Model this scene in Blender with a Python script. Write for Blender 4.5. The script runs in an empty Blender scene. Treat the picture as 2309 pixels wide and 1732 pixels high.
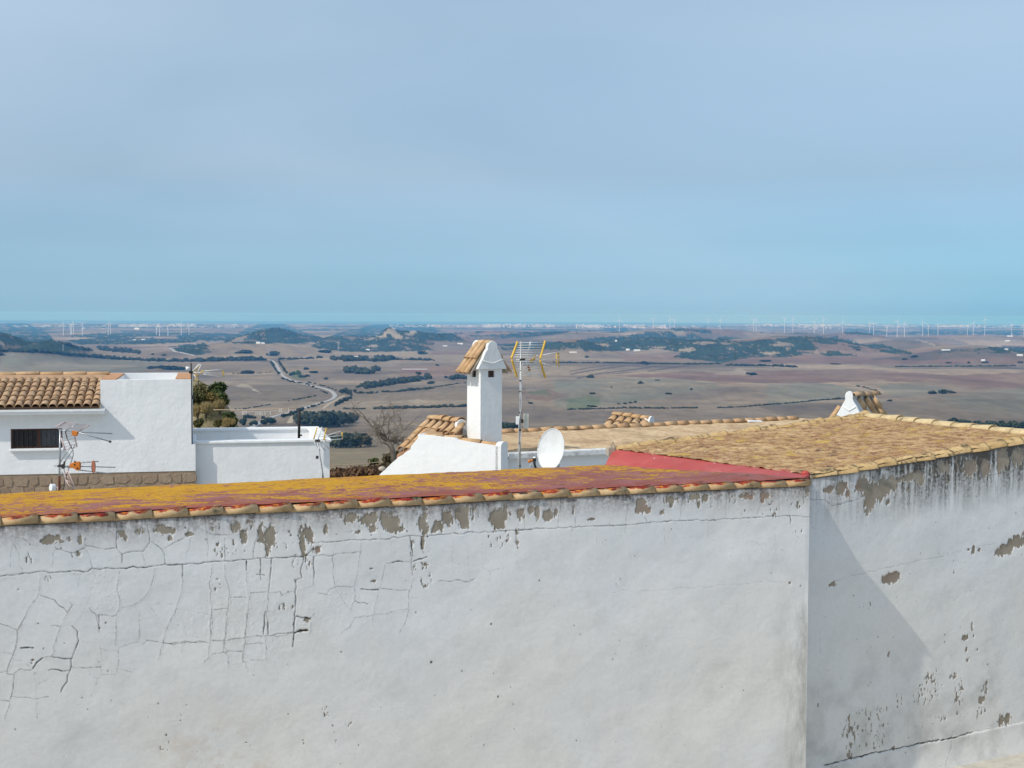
import bpy, math, random
import numpy as np
from mathutils import Vector, Matrix

R = math.radians
SC = bpy.context.scene
COL = SC.collection
random.seed(11)

# ------------------------------------------------------------------ camera
F_PX, CX, CY = 3000.0, 1154.5, 866.0          # focal length and centre in photo pixels (2309 x 1732)
PITCH, ROLL = R(2.92), 0.0043
FWD = Vector((0, math.cos(PITCH), -math.sin(PITCH)))
UP0 = Vector((0, math.sin(PITCH), math.cos(PITCH)))
RT0 = Vector((1, 0, 0))
RT = RT0 * math.cos(ROLL) + UP0 * math.sin(ROLL)
UP = UP0 * math.cos(ROLL) - RT0 * math.sin(ROLL)
cam = bpy.data.cameras.new('camera')
cam.sensor_width = 36.0
cam.lens = 36.0 * F_PX / 2309.0
cam.clip_start = 0.1
cam.clip_end = 150000
camo = bpy.data.objects.new('camera', cam)
COL.objects.link(camo)
camo.matrix_world = Matrix(((RT.x, UP.x, -FWD.x, 0), (RT.y, UP.y, -FWD.y, 0), (RT.z, UP.z, -FWD.z, 0), (0, 0, 0, 1)))
SC.camera = camo

# ------------------------------------------------------------------ sun and sky
SUN = Vector((-0.56, -0.45, 0.70)).normalized()
sun = bpy.data.lights.new('sun', 'SUN')
sun.energy = 2.3
sun.angle = R(0.6)
sun.color = (1.0, 0.955, 0.88)
suno = bpy.data.objects.new('sun', sun)
suno.rotation_euler = SUN.to_track_quat('Z', 'Y').to_euler()
COL.objects.link(suno)

world = bpy.data.worlds.new('World')
SC.world = world
world.use_nodes = True
wn = world.node_tree
wn.nodes.clear()
def wnode(t, **k):
    n = wn.nodes.new(t)
    for a, b in k.items():
        setattr(n, a, b)
    return n
w_out = wnode('ShaderNodeOutputWorld')
w_bg = wnode('ShaderNodeBackground')
w_sky = wnode('ShaderNodeTexSky', sky_type='NISHITA', sun_disc=False)
w_sky.sun_elevation = math.asin(SUN.z)
w_sky.sun_rotation = math.atan2(SUN.x, SUN.y)
w_sky.altitude = 200
w_sky.air_density = 1.0
w_sky.dust_density = 2.2
w_sky.ozone_density = 2.0
w_bg.inputs['Strength'].default_value = 0.15
w_tc = wnode('ShaderNodeTexCoord')
w_sep = wnode('ShaderNodeSeparateXYZ')
wn.links.new(w_tc.outputs['Generated'], w_sep.inputs[0])
# the thin veil of high cloud that greys the upper sky, and the clear blue air below it
w_ramp = wnode('ShaderNodeValToRGB')
wn.links.new(w_sep.outputs['Z'], w_ramp.inputs['Fac'])
els = w_ramp.color_ramp.elements
SKYMUL = [(0.0, (0.44, 1.00, 1.80)), (0.0035, (0.60, 1.24, 1.98)), (0.012, (0.55, 1.13, 1.76)), (0.026, (0.44, 0.83, 1.28)), (0.055, (0.415, 0.635, 0.89)), (0.105, (0.49, 0.56, 0.64)), (0.21, (0.77, 0.76, 0.70)), (0.6, (1.1, 1.02, 0.95))]
els[0].position, els[0].color = SKYMUL[0][0], (*SKYMUL[0][1], 1)
els[1].position, els[1].color = SKYMUL[-1][0], (*SKYMUL[-1][1], 1)
for p_, c_ in SKYMUL[1:-1]:
    e_ = els.new(p_); e_.color = (*c_, 1)
w_mul = wnode('ShaderNodeMix', data_type='RGBA', blend_type='MULTIPLY')
w_mul.inputs[0].default_value = 1.0
wn.links.new(w_sky.outputs['Color'], w_mul.inputs[6])
wn.links.new(w_ramp.outputs['Color'], w_mul.inputs[7])
# veil: broad soft streaks
w_map = wnode('ShaderNodeMapping')
w_map.inputs['Scale'].default_value = (1.3, 1.3, 4.2)
w_map.inputs['Location'].default_value = (0.7, 0.3, 0.2)
wn.links.new(w_tc.outputs['Generated'], w_map.inputs['Vector'])
w_noi = wnode('ShaderNodeTexNoise')
w_noi.inputs['Scale'].default_value = 1.6
w_noi.inputs['Detail'].default_value = 5.0
w_noi.inputs['Roughness'].default_value = 0.42
w_noi.inputs['Distortion'].default_value = 0.4
wn.links.new(w_map.outputs['Vector'], w_noi.inputs['Vector'])
w_mr = wnode('ShaderNodeMapRange')
w_mr.inputs['From Min'].default_value = 0.28
w_mr.inputs['From Max'].default_value = 1.02
w_mr.inputs['To Min'].default_value = 0.0
w_mr.inputs['To Max'].default_value = 0.85
# the veil is denser towards the left and thins out low over the sea
w_add = wnode('ShaderNodeMath', operation='MULTIPLY_ADD')
wn.links.new(w_sep.outputs['X'], w_add.inputs[0])
w_add.inputs[1].default_value = -0.20
wn.links.new(w_noi.outputs['Fac'], w_add.inputs[2])
w_add2 = wnode('ShaderNodeMath', operation='MULTIPLY_ADD')
wn.links.new(w_sep.outputs['Z'], w_add2.inputs[0])
w_add2.inputs[1].default_value = 0.5
wn.links.new(w_add.outputs[0], w_add2.inputs[2])
wn.links.new(w_add2.outputs[0], w_mr.inputs['Value'])
w_veil = wnode('ShaderNodeMix', data_type='RGBA')
VEIL = (2.65, 3.38, 4.2)
w_veil.inputs[7].default_value = (*VEIL, 1)
wn.links.new(w_mr.outputs['Result'], w_veil.inputs[0])
wn.links.new(w_mul.outputs[2], w_veil.inputs[6])
wn.links.new(w_veil.outputs[2], w_bg.inputs['Color'])
wn.links.new(w_bg.outputs[0], w_out.inputs['Surface'])

SC.view_settings.view_transform = 'Standard'
SC.view_settings.look = 'None'
SC.view_settings.exposure = 0.42
SC.view_settings.gamma = 1.0
SC.view_settings.use_curve_mapping = False
SC.render.engine = 'CYCLES'
SC.cycles.use_denoising = True
try:
    SC.cycles.denoiser = 'OPENIMAGEDENOISE'
    SC.cycles.denoising_prefilter = 'ACCURATE'
except Exception:
    pass
SC.cycles.max_bounces = 6
SC.cycles.diffuse_bounces = 3
SC.cycles.glossy_bounces = 2
SC.cycles.transmission_bounces = 3
SC.cycles.volume_bounces = 2
SC.cycles.transparent_max_bounces = 8

# ------------------------------------------------------------------ geometry helpers
def ray(px, py):
    d = FWD + RT * ((px - CX) / F_PX) + UP * ((CY - py) / F_PX)
    return d / d.y
def at(px, py, d):                    # point seen at photo pixel px,py lying d metres ahead
    return ray(px, py) * d
def at_z(px, py, z):
    r = ray(px, py)
    return r * (z / r.z)
def on_plane(px, py, p, n):
    r = ray(px, py)
    return r * (p.dot(n) / r.dot(n))
def project(P):                       # numpy (...,3) -> px, py, depth
    f, r, u = np.array(FWD), np.array(RT), np.array(UP)
    z = P @ f
    zs = np.where(z > 1e-3, z, 1e-3)
    return CX + F_PX * (P @ r) / zs, CY - F_PX * (P @ u) / zs, z

def h2(xi, yi, seed):
    h = (xi.astype(np.int64) * 374761393 + yi.astype(np.int64) * 668265263 + seed * 1274126177) & 0xFFFFFFFF
    h = ((h ^ (h >> 13)) * 1274126177) & 0xFFFFFFFF
    h = (h ^ (h >> 16)) & 0xFFFFFFFF
    return h / 4294967295.0
def vnoise(x, y, seed=0):
    x = np.asarray(x, float); y = np.asarray(y, float)
    xi, yi = np.floor(x), np.floor(y)
    fx, fy = x - xi, y - yi
    fx = fx * fx * fx * (fx * (fx * 6 - 15) + 10); fy = fy * fy * fy * (fy * (fy * 6 - 15) + 10)
    a, b = h2(xi, yi, seed), h2(xi + 1, yi, seed)
    c, d = h2(xi, yi + 1, seed), h2(xi + 1, yi + 1, seed)
    return (a * (1 - fx) + b * fx) * (1 - fy) + (c * (1 - fx) + d * fx) * fy
def fbm(x, y, octaves=4, seed=0, gain=0.5):
    s = 0.0; a = 1.0; t = 0.0
    for o in range(octaves):
        s = s + a * vnoise(x * 2.0 ** o + 17.3 * o, y * 2.0 ** o - 9.1 * o, seed + o)
        t += a; a *= gain
    return s / t - 0.5
def smooth(a, b, x):
    t = np.clip((x - a) / (b - a), 0, 1)
    return t * t * (3 - 2 * t)

# ------------------------------------------------------------------ object helpers
def wloc(o):
    v = Vector((0, 0, 0))
    while o is not None:
        v = v + o.location
        o = o.parent
    return v
def tag(o, label=None, cat=None, group=None, kind=None):
    if label: o['label'] = label
    if cat: o['category'] = cat
    if group: o['group'] = group
    if kind: o['kind'] = kind
    return o
def thing(name, label, cat, loc=(0, 0, 0), group=None):
    o = bpy.data.objects.new(name, None)
    o.empty_display_size = 0.3
    COL.objects.link(o)
    o.location = loc
    return tag(o, label, cat, group)
def link_mesh(name, me, parent=None, loc=None):
    o = bpy.data.objects.new(name, me)
    COL.objects.link(o)
    if parent is not None: o.parent = parent
    if loc is not None: o.location = loc
    return o
def copy_part(src, parent, mat4=None):
    c = src.copy()
    COL.objects.link(c)
    c.parent = parent
    if mat4 is not None: c.matrix_local = mat4
    return c
def copy_tree(o, loc, rz=0, sc=1.0, label=None):
    c = o.copy(); COL.objects.link(c)
    c.location = loc; c.rotation_euler = (0, 0, rz); c.scale = (sc, sc, sc) if not isinstance(sc, tuple) else sc
    if label: c['label'] = label
    for ch in o.children:
        d = ch.copy(); COL.objects.link(d); d.parent = c
        for g in ch.children:
            e = g.copy(); COL.objects.link(e); e.parent = d
    return c

class MB:
    def __init__(s):
        s.v = []; s.f = []
    def add(s, vs, fs):
        o = len(s.v)
        s.v += [tuple(v) for v in vs]
        s.f += [tuple(i + o for i in f) for f in fs]
        return s
    def quad(s, a, b, c, d):
        return s.add([a, b, c, d], [(0, 1, 2, 3)])
    def box(s, c, x, y, z):           # centre and three half-axis vectors
        c, x, y, z = Vector(c), Vector(x), Vector(y), Vector(z)
        vs = [c + x * i + y * j + z * k for i in (-1, 1) for j in (-1, 1) for k in (-1, 1)]
        return s.add(vs, [(0, 1, 3, 2), (4, 6, 7, 5), (0, 4, 5, 1), (2, 3, 7, 6), (0, 2, 6, 4), (1, 5, 7, 3)])
    def abox(s, x0, x1, y0, y1, z0, z1):
        return s.box(((x0 + x1) / 2, (y0 + y1) / 2, (z0 + z1) / 2), ((x1 - x0) / 2, 0, 0), (0, (y1 - y0) / 2, 0), (0, 0, (z1 - z0) / 2))
    def prism(s, poly, vec):
        n = len(poly); vec = Vector(vec)
        a = [Vector(p) for p in poly]
        vs = a + [p + vec for p in a]
        fs = [tuple(range(n - 1, -1, -1)), tuple(range(n, 2 * n))]
        fs += [(i, (i + 1) % n, n + (i + 1) % n, n + i) for i in range(n)]
        return s.add(vs, fs)
    def tube(s, pts, r, n=6, r1=None, cap=True):
        pts = [Vector(p) for p in pts]
        r1 = r if r1 is None else r1
        rings = []
        for i, p in enumerate(pts):
            t = (pts[min(i + 1, len(pts) - 1)] - pts[max(i - 1, 0)])
            if t.length < 1e-9: t = Vector((0, 0, 1))
            t.normalize()
            ref = Vector((0, 0, 1)) if abs(t.z) < 0.9 else Vector((1, 0, 0))
            a = t.cross(ref).normalized(); b = t.cross(a)
            rr = r + (r1 - r) * i / max(1, len(pts) - 1)
            rings.append([p + (a * math.cos(k * 2 * math.pi / n) + b * math.sin(k * 2 * math.pi / n)) * rr for k in range(n)])
        vs = [v for rg in rings for v in rg]
        fs = []
        for i in range(len(pts) - 1):
            for k in range(n):
                fs.append((i * n + k, i * n + (k + 1) % n, (i + 1) * n + (k + 1) % n, (i + 1) * n + k))
        if cap:
            fs.append(tuple(range(n - 1, -1, -1))); fs.append(tuple((len(pts) - 1) * n + k for k in range(n)))
        return s.add(vs, fs)
    def ball(s, c, r, seg=8, ring=5, sc=(1, 1, 1)):
        c = Vector(c); vs = []; fs = []
        for i in range(ring + 1):
            th = math.pi * i / ring
            for k in range(seg):
                ph = 2 * math.pi * k / seg
                vs.append(c + Vector((math.sin(th) * math.cos(ph) * sc[0], math.sin(th) * math.sin(ph) * sc[1], math.cos(th) * sc[2])) * r)
        for i in range(ring):
            for k in range(seg):
                fs.append((i * seg + k, (i + 1) * seg + k, (i + 1) * seg + (k + 1) % seg, i * seg + (k + 1) % seg))
        return s.add(vs, fs)
    def mesh(s, name, mat, off=(0, 0, 0), smooth_=False):
        me = bpy.data.meshes.new(name)
        off = Vector(off)
        me.from_pydata([tuple(Vector(v) - off) for v in s.v], [], s.f)
        if mat: me.materials.append(mat)
        if smooth_:
            me.polygons.foreach_set('use_smooth', [True] * len(me.polygons))
        me.update()
        return me
    def build(s, name, mat, parent=None, smooth_=False, bevel=0.0):
        off = wloc(parent) if parent is not None else Vector((0, 0, 0))
        me = s.mesh(name, mat, off, smooth_)
        o = link_mesh(name, me, parent)
        if bevel:
            m = o.modifiers.new('bevel', 'BEVEL'); m.width = bevel; m.segments = 2; m.limit_method = 'ANGLE'
        return o

def grid_mesh(name, P, mat, attrs=None, color=None, smooth_=True):
    """P: (rows, cols, 3) array -> grid mesh with float point attributes"""
    nr, nc = P.shape[:2]
    me = bpy.data.meshes.new(name)
    me.vertices.add(nr * nc)
    me.vertices.foreach_set('co', np.ascontiguousarray(P, dtype=np.float32).ravel())
    idx = np.arange(nr * nc).reshape(nr, nc)
    q = np.stack([idx[:-1, :-1], idx[1:, :-1], idx[1:, 1:], idx[:-1, 1:]], -1).reshape(-1, 4).astype(np.int32)
    me.loops.add(q.size)
    me.loops.foreach_set('vertex_index', q.ravel())
    me.polygons.add(len(q))
    me.polygons.foreach_set('loop_start', (np.arange(len(q)) * 4).astype(np.int32))
    me.polygons.foreach_set('use_smooth', np.ones(len(q), bool) if smooth_ else np.zeros(len(q), bool))
    me.materials.append(mat)
    me.update(calc_edges=True)
    for k, a in (attrs or {}).items():
        at_ = me.attributes.new(k, 'FLOAT', 'POINT')
        at_.data.foreach_set('value', np.ascontiguousarray(a, dtype=np.float32).ravel())
    if color is not None:
        at_ = me.attributes.new('albedo', 'FLOAT_COLOR', 'POINT')
        c4 = np.ones((nr * nc, 4), np.float32); c4[:, :3] = color.reshape(-1, 3)
        at_.data.foreach_set('color', c4.ravel())
    return me

# ------------------------------------------------------------------ material helpers
def srgb(r, g, b):
    def c(x):
        x /= 255.0
        return x / 12.92 if x <= 0.04045 else ((x + 0.055) / 1.055) ** 2.4
    return (c(r), c(g), c(b))
class NT:
    def __init__(s, name, rough=0.85, spec=0.3):
        s.m = bpy.data.materials.new(name)
        s.m.use_nodes = True
        s.t = s.m.node_tree
        s.t.nodes.clear()
        s.out = s.t.nodes.new('ShaderNodeOutputMaterial')
        s.b = s.t.nodes.new('ShaderNodeBsdfPrincipled')
        s.t.links.new(s.b.outputs[0], s.out.inputs[0])
        s.b.inputs['Roughness'].default_value = rough
        s.b.inputs['Specular IOR Level'].default_value = spec
        g = s.t.nodes.new('ShaderNodeNewGeometry')
        s.pos = g.outputs['Position']; s.nrm = g.outputs['Normal']
    def n(s, t, **k):
        x = s.t.nodes.new(t)
        for a, b in k.items(): setattr(x, a, b)
        return x
    def set(s, inp, v):
        if hasattr(v, 'is_output') or isinstance(v, bpy.types.NodeSocket): s.t.links.new(v, inp)
        elif isinstance(v, (tuple, list)) and len(v) == 3 and inp.type == 'RGBA': inp.default_value = (*v, 1)
        else: inp.default_value = v
    def mapping(s, scale, loc=(0, 0, 0), rot=(0, 0, 0), vec=None):
        x = s.n('ShaderNodeMapping')
        s.set(x.inputs['Vector'], vec or s.pos)
        x.inputs['Scale'].default_value = scale; x.inputs['Location'].default_value = loc; x.inputs['Rotation'].default_value = rot
        return x.outputs[0]
    def noise(s, scale, detail=4, rough=0.55, vec=None, dist=0.0):
        x = s.n('ShaderNodeTexNoise')
        s.set(x.inputs['Vector'], vec or s.pos)
        x.inputs['Scale'].default_value = scale; x.inputs['Detail'].default_value = detail
        x.inputs['Roughness'].default_value = rough; x.inputs['Distortion'].default_value = dist
        return x.outputs['Fac']
    def voro(s, scale, vec=None, feature='F1', out='Distance'):
        x = s.n('ShaderNodeTexVoronoi', feature=feature)
        s.set(x.inputs['Vector'], vec or s.pos)
        x.inputs['Scale'].default_value = scale
        return x.outputs[out]
    def rng(s, v, a, b, c=0.0, d=1.0, sm=False):
        x = s.n('ShaderNodeMapRange', interpolation_type='SMOOTHSTEP' if sm else 'LINEAR')
        s.set(x.inputs['Value'], v)
        x.inputs['From Min'].default_value = a; x.inputs['From Max'].default_value = b
        x.inputs['To Min'].default_value = c; x.inputs['To Max'].default_value = d
        return x.outputs[0]
    def math(s, op, a, b=0.0):
        x = s.n('ShaderNodeMath', operation=op)
        s.set(x.inputs[0], a); s.set(x.inputs[1], b)
        return x.outputs[0]
    def mix(s, f, a, b, mode='MIX'):
        x = s.n('ShaderNodeMix', data_type='RGBA', blend_type=mode)
        s.set(x.inputs[0], f); s.set(x.inputs[6], a); s.set(x.inputs[7], b)
        return x.outputs[2]
    def attr(s, name, out='Fac'):
        x = s.n('ShaderNodeAttribute', attribute_name=name)
        return x.outputs[out]
    def rand(s):
        return s.n('ShaderNodeObjectInfo').outputs['Random']
    def bump(s, h, strength=0.4, dist=0.01):
        x = s.n('ShaderNodeBump')
        x.inputs['Strength'].default_value = strength; x.inputs['Distance'].default_value = dist
        s.set(x.inputs['Height'], h)
        s.t.links.new(x.outputs[0], s.b.inputs['Normal'])
    def color(s, c):
        s.set(s.b.inputs['Base Color'], c)
        return s
    def sep(s, v):
        x = s.n('ShaderNodeSeparateXYZ'); s.set(x.inputs[0], v)
        return x.outputs

def plain(name, col, rough=0.7, metal=0.0, var=0.15, scale=6.0, spec=0.3):
    m = NT(name, rough, spec)
    f = m.noise(scale, 4)
    dark = tuple(c * (1 - var) for c in col); light = tuple(min(1, c * (1 + var)) for c in col)
    m.color(m.mix(m.rng(f, 0.3, 0.7), dark, light))
    m.b.inputs['Metallic'].default_value = metal
    return m.m
def whitewash(name, col, dirt=0.12, bump=0.25):  # limewash: uneven coats, faint runs and patches
    m = NT(name, 0.9, 0.2)
    a = m.noise(1.3, 5, 0.6)
    st = m.noise(1.0, 4, 0.6, vec=m.mapping((5, 5, 0.5)))
    d = m.math('MULTIPLY', m.rng(a, 0.45, 0.75), m.rng(st, 0.4, 0.75))
    c = m.mix(m.math('MULTIPLY', d, dirt * 3), col, tuple(x * 0.72 for x in (col[0], col[1] * .99, col[2] * .95)))
    c = m.mix(m.rng(m.noise(14, 3), 0.35, 0.7, 0, dirt * 0.5), c, tuple(x * 0.85 for x in col))
    m.color(c)
    run = m.noise(1.0, 5, 0.65, vec=m.mapping((11, 11, 0.45), (2, 5, 1)))
    c = m.mix(m.rng(run, 0.52, 0.74, 0, dirt * .8), c, tuple(x * k for x, k in zip(col, (.70, .67, .61))))
    pt = m.voro(1.1, vec=m.mapping((1, 1, 1.7), (7, 3, .2)), out='Color')
    c = m.mix(m.rng(m.sep(pt)[0], 0.60, 0.66, 0, dirt * .9), c, tuple(x * .88 for x in col))
    m.color(c)
    m.bump(m.math('ADD', m.noise(9, 6, 0.65), m.math('MULTIPLY', m.noise(2.2, 4, 0.6), 2.5)), bump, 0.03)
    return m.m
def terracotta(name, base, dark, pale, moss=0.35, paint=False, soil=None):
    m = NT(name, 0.9, 0.2)
    rnd = m.rand()
    n1 = m.noise(9, 5, 0.62); n2 = m.noise(26, 4, 0.6)
    c = m.mix(m.rng(rnd, 0.0, 1.0), base, pale)
    c = m.mix(m.rng(n1, 0.42, 0.72, 0, 0.75), c, tuple(x * .62 for x in base))
    n3 = m.noise(5, 5, 0.65, vec=m.mapping((1, 1, 1), (3, 7, 1)))
    c = m.mix(m.rng(m.math('ADD', m.rng(n3, 0.4, 0.7), m.rng(rnd, 0.6, 1.0, -0.1, 0.25)), 0.75 - moss * 0.6, 1.15 - moss * 0.4), c, dark)
    c = m.mix(m.rng(n2, 0.55, 0.75, 0, 0.5), c, pale)
    if paint:
        z = m.sep(m.nrm)[2]
        e = m.math('ADD', z, m.rng(m.noise(7, 5, 0.65), 0.3, 0.7, -0.45, 0.45))
        red = m.mix(m.rng(m.noise(16, 4), 0.50, 0.66), srgb(140, 42, 34), srgb(200, 130, 30))
        red = m.mix(m.rng(m.noise(4, 3, vec=m.mapping((1, 1, 1), (8, 1, 3))), 0.56, 0.66), red, (0.03, 0.028, 0.025))
        c = m.mix(m.rng(e, 0.60, 0.88), c, red)
    if soil:
        z = m.sep(m.nrm)[2]
        e = m.math('ADD', z, m.rng(m.noise(6, 5, 0.65, vec=m.mapping((1, 1, 1), (4, 4, 2))), 0.3, 0.7, -0.5, 0.4))
        c = m.mix(m.rng(e, 0.80, 1.05, 0, .85), c, (.085, .065, .042))
    m.color(c)
    m.bump(n2, 0.35, 0.012)
    return m.m

# ================================================================== THE LAND
PROF_R = np.array([0, 40, 60, 120, 300, 700, 1000, 1500, 2000, 2500, 3000, 4000, 6000, 60000], float)
PROF_Z = np.array([-7.2, -7.4, -8.2, -17, -43, -91, -118, -153, -175, -188, -195, -199.5, -200.5, -200.5], float)
def hz(px):                            # photo row of the true horizon at a column
    return CY - F_PX * math.tan(PITCH) + (px - CX) * ROLL
HILLS = []
def hill(px, py, d, sx_px, sy=None, pw=1.0, base=-200.0):
    x = (px - CX) / F_PX * d
    z = -(py - hz(px)) / F_PX * d
    sx = sx_px / F_PX * d
    HILLS.append((x, d, z - base, sx, sy or sx * 1.3))
hill(613, 741, 9500, 52, 520)
hill(660, 758, 9300, 90, 700)
hill(882, 739, 9000, 24, 380)
hill(925, 744, 9100, 52, 600)
hill(1000, 753, 9300, 60, 600)
hill(800, 757, 9600, 70, 700)
hill(1480, 762, 8200, 120, 700)
hill(1620, 764, 7600, 130, 600)
hill(1790, 757, 7700, 130, 600)
hill(1930, 749, 11000, 50, 700)
hill(2200, 753, 11500, 160, 700)
hill(1560, 742, 12000, 160, 900)
hill(1300, 748, 11500, 120, 900)
hill(1130, 747, 12500, 120, 900)
hill(1790, 750, 12500, 110, 900)
hill(2050, 764, 8200, 80, 600)
hill(-60, 748, 5600, 90, 380)
hill(110, 771, 5500, 50, 300)
hill(1290, 766, 7000, 60, 350)
hill(560, 776, 6800, 120, 380)
hill(2180, 782, 6200, 130, 420)
def hmod(px, py, d, sx_px, sy, dz):   # gentle local swell of dz metres
    HILLS.append(((px - CX) / F_PX * d, d, dz, sx_px / F_PX * d, sy))
hmod(1700, 870, 3500, 180, 260, 14)
hmod(1450, 860, 3900, 130, 260, 12)
hmod(1330, 880, 3400, 90, 160, 8)
hmod(2230, 885, 3100, 150, 260, 20)
hmod(2080, 870, 4100, 110, 240, 13)
hmod(1920, 845, 4800, 160, 240, 12)
hmod(2290, 850, 4700, 100, 260, 16)
hmod(560, 880, 3300, 130, 240, 9)
hmod(1000, 890, 3200, 150, 240, 9)
hmod(150, 850, 4100, 200, 300, 10)
hmod(1250, 905, 2800, 260, 160, 6)
hmod(2000, 915, 2750, 200, 170, 9)
def H(X, Y):
    X = np.asarray(X, float); Y = np.asarray(Y, float)
    r = np.hypot(X, Y)
    z = np.interp(r, PROF_R, PROF_Z)
    amp = smooth(2300, 4200, r)
    n = fbm(X / 1300, Y / 1300, 3, 3) * 24 + fbm(X / 420, Y / 420, 3, 9) * 8
    n2 = fbm(X / 3600, Y / 2600, 3, 21) * 46 * smooth(5200, 9000, r)
    z = z + amp * (n * (0.55 + 0.45 * smooth(4500, 8000, r)) + n2 * 0.6) + 3.0 * fbm(X / 260, Y / 260, 2, 5) * smooth(1200, 2000, r) * (1 - amp)
    hh = 0; hb = 0
    for (x, y, h, sx, sy) in HILLS:
        g = np.exp(-0.5 * (((X - x) / sx) ** 2 + ((Y - y) / sy) ** 2))
        if h > 34: hb = hb + (np.maximum(h * g, 0) ** 5)
        else: hh = hh + h * g
    hb = hb ** 0.2
    z = z + hh
    hh = hb
    z = z + hh * (1 + (0.34 * fbm(X / 260, Y / 260, 4, 31, .6) + .16 * fbm(X / 60, Y / 90, 3, 33)) * smooth(15, 40, np.abs(hh)))
    flat = smooth(13500, 19000, r)
    z = z * (1 - flat) + flat * (-201.5 + 3 * fbm(X / 900, Y / 900, 2, 51))
    coast = 31000 + 1800 * fbm(np.arctan2(X, np.abs(Y) + 1) * 9, X * 0 + 0.5, 3, 77) * 2
    z = np.where(r > coast, -206.0, np.maximum(z, -203.0 + 0 * z))
    return z
def ground_hit(px, py, r0=55.0, r1=30000.0):
    d = ray(px, py)
    Y = np.geomspace(r0, r1, 2600)
    gap = d.z * Y - H(d.x * Y, Y)
    k = np.argmax(gap <= 0)
    if gap[k] > 0: k = len(Y) - 1
    if k > 0:
        t = gap[k - 1] / (gap[k - 1] - gap[k] + 1e-9)
        y = Y[k - 1] + (Y[k] - Y[k - 1]) * t
    else:
        y = Y[0]
    x = d.x * y
    return Vector((x, y, float(H(np.array([x]), np.array([y]))[0])))

# --- fields, scrub and soil: which crop or cover grows where, laid out over the land
def zp(ox, oy, sc, pts): return [(ox + a / sc, oy + b / sc) for a, b in pts]
Z1 = lambda *p: zp(0, 690, 3.814, p)
Z2 = lambda *p: zp(400, 690, 3.814, p)
Z3 = lambda *p: zp(820, 690, 3.814, p)
Z4 = lambda *p: zp(1300, 690, 3.814, p)
Z5 = lambda *p: zp(1729, 690, 3.814, p)
SCRUB_POLY = [
    Z1((-400, 100), (0, 110), (80, 120), (200, 140), (330, 190), (420, 240), (480, 300), (560, 320), (700, 350), (800, 385), (600, 390), (480, 400), (300, 395), (150, 395), (-400, 385)),
    Z1((560, 300), (900, 270), (1400, 280), (1750, 300), (1560, 320), (1100, 330), (700, 330)),
    Z1((500, 260), (1000, 225), (1500, 225), (1760, 240), (1300, 262), (900, 275)),
    Z1((1450, 350), (1750, 330), (1800, 400), (1700, 430), (1500, 385)),
    Z2((390, 312), (480, 262), (560, 215), (700, 150), (790, 130), (900, 140), (1010, 190), (1120, 235), (1230, 265), (1290, 288), (1180, 315), (1000, 325), (700, 322), (500, 322)),
    Z2((0, 225), (400, 230), (560, 250), (430, 300), (0, 300)),
    Z2((0, 340), (230, 325), (330, 370), (120, 400), (0, 380)),
    Z2((1180, 320), (1300, 260), (1500, 200), (1700, 175), (1850, 140), (2212, 170), (2212, 330), (1900, 392), (1500, 395), (1350, 385), (1150, 350)),
    Z3((0, 170), (250, 140), (480, 160), (700, 220), (890, 290), (880, 305), (500, 300), (600, 380), (300, 392), (0, 392)),
    Z3((890, 258), (1100, 250), (1400, 230), (1650, 210), (1790, 225), (1600, 250), (1400, 265), (1200, 280), (900, 275)),
    Z3((1130, 330), (1500, 310), (1750, 310), (2212, 300), (2212, 390), (1500, 372), (1200, 385)),
    Z4((0, 300), (200, 270), (420, 260), (600, 225), (800, 240), (1000, 240), (1150, 290), (1400, 310), (1700, 280), (2000, 262), (2250, 262), (2250, 430), (2000, 405), (1800, 440), (1500, 440), (1350, 470), (1250, 490), (1000, 460), (820, 440), (900, 400), (700, 370), (400, 385), (0, 385)),
    Z4((800, 200), (950, 195), (1170, 215), (1160, 240), (850, 215)),
    Z4((1180, 290), (1280, 262), (1420, 280), (1300, 298)),
    Z5((0, 285), (250, 262), (560, 262), (750, 300), (800, 330), (1000, 330), (1150, 380), (1260, 405), (1180, 420), (1000, 395), (800, 370), (600, 380), (400, 400), (200, 440), (0, 440)),
    Z5((430, 390), (600, 395), (790, 428), (600, 432), (440, 425)),
    Z5((650, 245), (700, 190), (800, 195), (1000, 220), (1150, 235), (1300, 212), (2600, 205), (2600, 258), (1900, 247), (1400, 245), (1000, 247)),
    Z5((1780, 375), (1900, 355), (2400, 355), (2400, 405), (1800, 405)),
    Z5((1440, 405), (1600, 370), (1720, 385), (1560, 405)),
]
RED_POLY = [
    Z5((-100, 455), (300, 470), (700, 438), (1200, 472), (2400, 425), (2400, 500), (1300, 500), (600, 500), (0, 490)),
    Z5((-100, 560), (800, 540), (1600, 600), (2400, 560), (2400, 680), (1800, 720), (1500, 660), (900, 640), (500, 660), (-100, 665)),
    Z4((300, 600), (1000, 560), (1900, 600), (2250, 590), (2250, 650), (1300, 670), (900, 625)),
    Z4((1250, 470), (1700, 450), (2250, 440), (2250, 500), (1500, 490)),
    Z3((1350, 740), (1600, 720), (1780, 770), (1600, 820), (1400, 800)),
    Z3((560, 395), (900, 380), (900, 410), (600, 412)),
    Z1((700, 355), (900, 345), (1450, 350), (1100, 372)),
]
GREY_POLY = [   # grazed stubble with a green cast
    Z4((-200, 640), (0, 625), (700, 620), (1200, 670), (1300, 700), (900, 760), (400, 850), (0, 885), (-200, 870)),
    Z5((0, 670), (400, 650), (700, 700), (950, 755), (600, 800), (200, 850), (0, 860)),
    Z5((950, 690), (1200, 670), (1500, 690), (1640, 740), (1100, 790)),
    Z5((1500, 780), (1900, 740), (2500, 700), (2500, 1000), (1700, 900)),
    Z1((0, 400), (700, 430), (1500, 480), (1200, 560), (500, 600), (0, 560)),
]
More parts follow.
